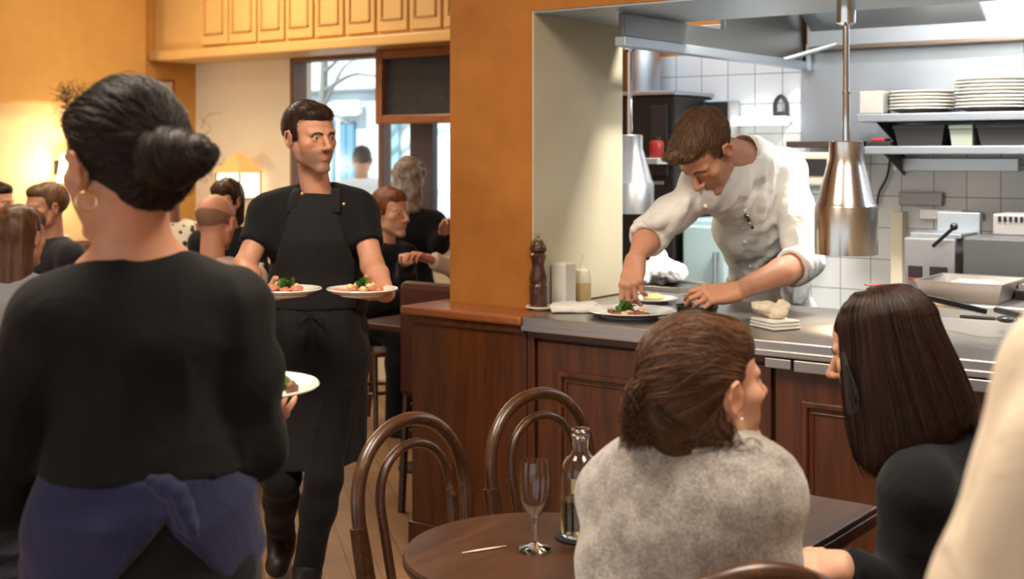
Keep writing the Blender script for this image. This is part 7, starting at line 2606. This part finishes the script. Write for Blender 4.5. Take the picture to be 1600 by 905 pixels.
    V = V + N * (vnoise(V * ((1, 1, .15) if hcut != 'curly' else (1, 1, 1)), fz, 5) * am)[:, None]
    p.put('hair', V, Q, hair, {'tone': .25 + .5 * np.abs(vnoise(V * ((1, 1, .12) if hcut != 'curly' else (1, 1, .6)), 60, 3))})
    # clothes
    F = Field(*bounds(pel, nb, sL, sR, eL, eR, wL, wR, m=.14), .009)
    torso(F, pel, nb - (0, 0, .02), S, .014, .98, 1.0, sR, sL, sh=.052, female=female)
    for s_, e, w in ((sL, eL, wL), (sR, eR, wR)):
        if slen >= 1:
            ce = e * .15 + w * .85
            F.chain([s_, (s_ + e) / 2, e, ce], [.060, .060, .054, .042], .03); cutcyl(F, ce, w - e, .08, .15)
        else:
            F.chain([s_, s_ * .4 + e * .6], [.060, .060], .03); cutcyl(F, s_ * .45 + e * .55, e - s_, .09, .2)
    F.elc(nb + (0, 0, .004), nb + fw * .01 + (0, 0, .09), (.064, .062), (.070, .070), S, .006, 's')
    F.plane(pel + (0, 0, -.06), (0, 0, -1))
    p.wear(topname, F, top, .007, 9, seed=int(px) % 30)
    if collar is not None:
        F = Field(*bounds(nb, m=.14), .006)
        q = [nb + S * .068 * math.cos(t_) + fw * .066 * math.sin(t_) + (0, 0, .012 - .014 * math.sin(t_)) for t_ in np.linspace(0, 2 * PI, 25)]
        F.chain(q, [.012] * 25, .006)
        f0 = nb + fw * .085 + (0, 0, -.03)
        F.chain([f0, f0 + (0, 0, -.08) + fw * .02], [.028, .012], .02)
        p.wear('shirt_collar', F, collar)
    F = Field(*bounds(pel, aL, aR, kL, kR, m=.2), .013)
    leg(F, hL, kL, aL, (.094, .068, .056)); leg(F, hR, kR, aR, (.094, .068, .056)); F.elc(pel + (0, 0, .08), pel + (0, 0, -.04), (.15, .11), (.17, .125), S, .03)
    F.plane((0, 0, .06), (0, 0, -1)); F.plane(pel + (0, 0, .06), (0, 0, 1))
    p.wear('trousers', F, trousers or MATS['black trousers'])
    for an in (aL, aR):
        F = Field(*bounds(an, an + fw * .16, m=.1), .010)
        F.cap(an + fw * -.03 + (0, 0, -.045), an + fw * .15 + (0, 0, -.048), .040, .034, .02); F.cap(an, an + (0, 0, -.04), .044, .046, .02); F.plane((0, 0, .004), (0, 0, -1))
        p.wear('shoe', F, M_BLACK)
    return p


H_BALD = mat_hair('cropped grey hair', lin(126, 92, 72), lin(150, 114, 92), .6)
C_NAVY = mat_cloth('navy jacket wool', lin(26, 26, 34), .1)
C_PINK = mat_cloth('pale pink shirt cotton', lin(206, 182, 172), .05)
C_WHITE = mat_cloth('white shirt cotton', lin(236, 238, 242), .03)
C_GREY = mat_cloth('pale grey knit', lin(156, 156, 160), .06)
C_BEIGE = mat_cloth('beige shirt cotton', lin(196, 184, 168), .05)
t = NT('spotted blouse'); v = t.coord(); vo = t.n('ShaderNodeTexVoronoi'); vo.inputs['Scale'].default_value = 17; t.l(v, vo.inputs['Vector'])
t.col(t.ramp(vo.outputs['Distance'], [(.26, lin(48, 44, 44)), (.32, lin(226, 214, 188))])); t.set(Roughness=.8); C_SPOT = t.m
C_BLK = MATS['black knit']
guest(-6, 318, 7.5, 100, 'black-haired guest at the far left edge, facing the man in the dark jacket', SKIN_W, H_BLACK, C_BLK, 'short', 1.0)
guest(72, 326, 6.8, 222, 'brown-haired man in a dark jacket and white collar, seated left of the bun-haired server', SKIN_W, H_MID, C_NAVY, 'short', 1.08, collar=C_WHITE, topname='jacket')
guest(34, 372, 5.5, 20, 'long brown-haired woman in pale grey, seated with her back to us at far left', SKIN_P, H_BROWN, C_GREY, 'long_back', 1.06, True)
guest(264, 300, 7.7, 330, "guest in a spotted cream blouse behind the bun-haired server's neck", SKIN_B, H_BLACK, C_SPOT, 'short', 1.12, True)
guest(337, 350, 5.9, 12, 'bald man in a pale pink shirt, seated with his back to us', SKIN_W, H_BALD, C_PINK, 'bald', 1.08, topname='shirt')
guest(352, 316, 7.2, 195, 'dark-haired woman facing us from behind the bald man', SKIN_P, H_DBROWN, C_BLK, 'bob', 1.0, True)
guest(610, 333, 7.15, 128, 'smiling guest with cropped auburn hair and black top, beside the waiter', SKIN_P, H_RED, C_BLK, 'short', 1.12, True, hand_to=('L', J(634, 408, 6.84)), reach=.24)
guest(640, 282, 7.7, 10, 'woman with wavy grey hair and dark jumper near the window', SKIN_P, H_GREY, C_BLK, 'curly', 1.08, True, hand_to=('R', J(694, 362, 7.5)))
guest(566, 252, 10.6, 0, 'person in a white shirt outside the window, seen from behind', SKIN_W, H_BLACK, C_WHITE, 'short', 1.0, sit=False, topname='shirt')
guest(756, 318, 6.80, 262, 'guest in a beige shirt hidden by the orange pillar but for one sleeve', SKIN_W, H_BROWN, C_BEIGE, 'short', 1.0, hand_to=('R', J(668, 404, 6.62)), topname='shirt', reach=.18)

# furniture of the far tables
for px_, D_, fc_, lb_ in ((-6, 7.5, 100, 'bentwood chair under the black-haired guest at far left'), (72, 6.8, 222, 'bentwood chair under the man in the dark jacket'), (34, 5.5, 20, 'bentwood chair under the long brown-haired woman'),
                          (337, 5.9, 12, 'bentwood chair under the bald man'), (352, 7.2, 195, 'bentwood chair under the woman facing the bald man')):
    fa = np.array((math.sin(rad(fc_)), math.cos(rad(fc_)), 0)); q_ = J(px_, 300, D_) - fa * .085
    c = W(q_[0], q_[1], 0); wv_ = W(*fa)
    bent_chair('', lb_, (c[0], c[1], 0), math.atan2(-wv_[0], wv_[1]), GC, chair1)
c = W(*(J(610, 500, 7.15) + np.array((-.095, .085, 0)))); bent_chair('', 'bentwood chair under the auburn-haired guest', (c[0], c[1], 0), rad(-91), GC, chair1)
lc = empty('leather_chair', (-3.535, 4.40, 0), 0, 'reddish brown high-backed leather chair just behind the bar end', 'chair')
M_LEATH = mat_flat('oxblood leather', lin(74, 34, 25), rough=.35, noise=.2, nscale=6)
MB().box((-.155, -.20, .40), (.155, .20, .47), .03).build('seat', M_LEATH, lc)
MB().box((-.155, -.25, .50), (.155, -.19, 1.0), .03).build('backrest', M_LEATH, lc)
for sx in (-1, 1):
    MB().tube([(sx * .14, -.24, 0), (sx * .135, -.215, .46), (sx * .13, -.22, .96)], .017, 8).build('rear_leg', M_BENT, lc, smooth=True)
    MB().tube([(sx * .135, .18, 0), (sx * .13, .17, .42)], .017, 8).build('front_leg', M_BENT, lc, smooth=True)
c = W(*J(660, 440, 6.30)); simple_table(c, .48, .48, 'dark cafe table with a wine glass between the auburn-haired guest and the pillar', .73)
g = W(*J(643, 440, 6.36)); wine_glass((g[0], g[1], .731), "wine glass on the dark cafe table by the auburn-haired guest's hand", None, 1.0)
c = W(*J(352, 420, 6.55)); simple_table(c, .7, .6, 'dark table between the bald man and the woman facing him', .74)
c = W(*J(52, 420, 6.15)); simple_table(c, .45, .45, 'dark table at far left between the long-haired woman and the man in the jacket', .74)
# water bottle on the bald man's table
g = W(*J(407, 440, 6.35))
r = empty('water_bottle', (g[0], g[1], .741), 0, "pale clear water bottle on the bald man's table, by the waiter's elbow", 'bottle')
MB().lathe([(0, 0), (.036, 0), (.038, .006), (.038, .15), (.02, .20), (.015, .215), (.015, .25), (0, .25)], (0, 0, 0), 24).build('bottle', M_GLASS, r, smooth=True)
MB().lathe([(0, .2505), (.017, .2505), (.017, .265), (0, .265)], (0, 0, 0), 16).build('cap', M_WHITEP, r, smooth=True)
# wooden banquettes along the left wall
bq = empty('banquette', (UL + .35, 4.3, 0), 0, 'long dark banquette seat along the ochre left wall', 'bench')
og = (UL + .35, 4.3, 0)
bx('seat', M_LEATH, bq, og, ((UL + .05, 1.6, .18), (UL + .58, 5.7, .46)), bev=.03)
bx('backrest', M_LEATH, bq, og, ((UL + .004, 1.6, .46), (UL + .12, 5.7, .92)), bev=.03)
bx('plinth', M_WOOD, bq, og, ((UL + .08, 1.65, 0), (UL + .5, 5.65, .18)), bev=.01)

# dark jacket over a chair back at the lower left corner
c = W(*J(-30, 850, 2.62))
bent_chair('', 'bentwood chair at the lower left edge, hidden by a dark jacket', (c[0], c[1], 0), rad(36 + 180), GC, chair1)
p0 = J(-30, 850, 2.62); p0[1] += .0
F = Field(p0 * (1, 1, 0) + (-.30, -.02, .38), p0 * (1, 1, 0) + (.30, .42, .95), .007)
q0 = p0 * (1, 1, 0) + (0, .235, 0)
F.box(q0 + (0, 0, .70), (.225, .052, .195), None, .04, .03)
F.cap(q0 + (-.20, 0, .84), q0 + (.20, 0, .84), .052, .052, .03)
F.chain([q0 + (.20, -.02, .84), q0 + (.245, -.05, .64), q0 + (.235, -.06, .46)], [.050, .055, .045], .03)
F.chain([q0 + (-.20, -.02, .84), q0 + (-.245, -.05, .64), q0 + (-.235, -.06, .46)], [.050, .055, .045], .03)
V, Q = F.mesh(2)
V = folds(V, Q, .010, 16, (1, 1, 1.4), 4)
og = W(*(q0 + (0, 0, .44)))
tag(mesh_obj('draped_jacket', Wv(V), Q, mat_cloth('black padded nylon', lin(24, 25, 30), .2, 300, .5, rough=.5), None, og, True), 'dark jacket hung over a chair at the lower left corner', 'jacket')
# ================================================================== light and camera
def area(name, loc, rot, size, col, power, spread=None, sy=None):
    l = bpy.data.lights.new(name, 'AREA'); l.energy = power; l.color = col
    l.size = size
    if sy: l.shape = 'RECTANGLE'; l.size_y = sy
    if spread: l.spread = spread
    o = bpy.data.objects.new(name, l); link(o); o.location = loc; o.rotation_euler = rot
    return o
def point(name, loc, col, power, r=.05):
    l = bpy.data.lights.new(name, 'POINT'); l.energy = power; l.color = col; l.shadow_soft_size = r
    o = bpy.data.objects.new(name, l); link(o); o.location = loc
    return o
def spot(name, loc, tgt, col, power, ang, blend=.5, r=.05):
    l = bpy.data.lights.new(name, 'SPOT'); l.energy = power; l.color = col; l.spot_size = ang; l.spot_blend = blend; l.shadow_soft_size = r
    o = bpy.data.objects.new(name, l); link(o); o.location = loc
    o.rotation_euler = (Vector(tgt) - Vector(loc)).to_track_quat('-Z', 'Y').to_euler()
    return o

w = bpy.data.worlds.new('World'); bpy.context.scene.world = w; w.use_nodes = True
bg = w.node_tree.nodes['Background']; bg.inputs[0].default_value = (.80, .90, 1.0, 1); bg.inputs[1].default_value = 1.25
sun = bpy.data.lights.new('sun', 'SUN'); sun.energy = 7.5; sun.color = (1.0, .97, .92); sun.angle = rad(2)
so = bpy.data.objects.new('sun', sun); link(so); so.rotation_euler = (rad(38), 0, rad(-12))

WARM = (1.0, .85, .66)
COOL = (.78, .89, 1.0)
# ceiling lamps of the dining room
area('dining_lamp', (-5.6, 3.6, CEILZ - .03), (0, 0, 0), 1.2, WARM, 52)
area('dining_lamp', (-6.4, 5.2, CEILZ - .03), (0, 0, 0), .8, WARM, 34)
area('aisle_lamp', (-2.4, 1.4, CEILZ - .03), (0, 0, 0), 1.0, (1.0, .88, .72), 88)
area('front_lamp', (-.4, 2.2, CEILZ - .03), (0, 0, 0), .9, (1.0, .90, .76), 70)
# wall lamps
p = at_u(112, 262, UL + .22); point('wall_lamp_bulb', tuple(p), (1.0, .90, .74), 30, .09)
p = at_v(371, 275, VB - .17)
# kitchen: ceiling lamp over the pass and under the hood, with an added shelf fill
area('kitchen_lamp', (-1.75, 4.94, 2.72), (0, 0, 0), .22, (1.0, .94, .86), 80)
area('hood_lamp', (.25, 5.3, 2.70), (0, 0, 0), .9, COOL, 28, sy=.3)
area('shelf_fill_light', (-.75, 4.9, 2.72), (0, 0, 0), .3, (1.0, .96, .92), 44)  # added fill for the shelf fronts and tiles, no fixture of the kitchen
area('kitchen_back_lamp', (-3.1, 5.3, CEILZ - .05), (0, 0, 0), .6, COOL, 32)
# bulbs of the heat lamps
c, zb = HL1; spot('heat_lamp_bulb', (c[0], c[1], zb + .02), (c[0], c[1], 0), (1.0, .78, .54), 26, rad(110), .6, .04)
c, zb = HL2; spot('heat_lamp_bulb', (c[0], c[1], zb + .02), (c[0], c[1], 0), (1.0, .74, .46), 10, rad(110), .6, .04)

cam = bpy.data.cameras.new('Camera'); co = bpy.data.objects.new('Camera', cam); link(co)
co.location = (0, 0, EYE); co.rotation_euler = (rad(90), 0, math.atan2(SY, CY))
cam.sensor_width = 36; cam.sensor_fit = 'HORIZONTAL'; cam.lens = FPX / 1600 * 36
cam.shift_y = (HZ - 452.5) / 1600
cam.clip_start = .05
cam.dof.use_dof = True; cam.dof.focus_distance = 3.5; cam.dof.aperture_fstop = 3.7
sc = bpy.context.scene; sc.camera = co
sc.view_settings.view_transform = 'Standard'; sc.view_settings.look = 'None'; sc.view_settings.gamma = 1; sc.view_settings.use_curve_mapping = False
sc.view_settings.exposure = 0.0
sc.cycles.max_bounces = 8; sc.cycles.diffuse_bounces = 4; sc.cycles.glossy_bounces = 4; sc.cycles.transmission_bounces = 8; sc.cycles.transparent_max_bounces = 8
sc.cycles.use_denoising = True
sc.cycles.caustics_reflective = False; sc.cycles.caustics_refractive = False
sc.cycles.sample_clamp_indirect = 6
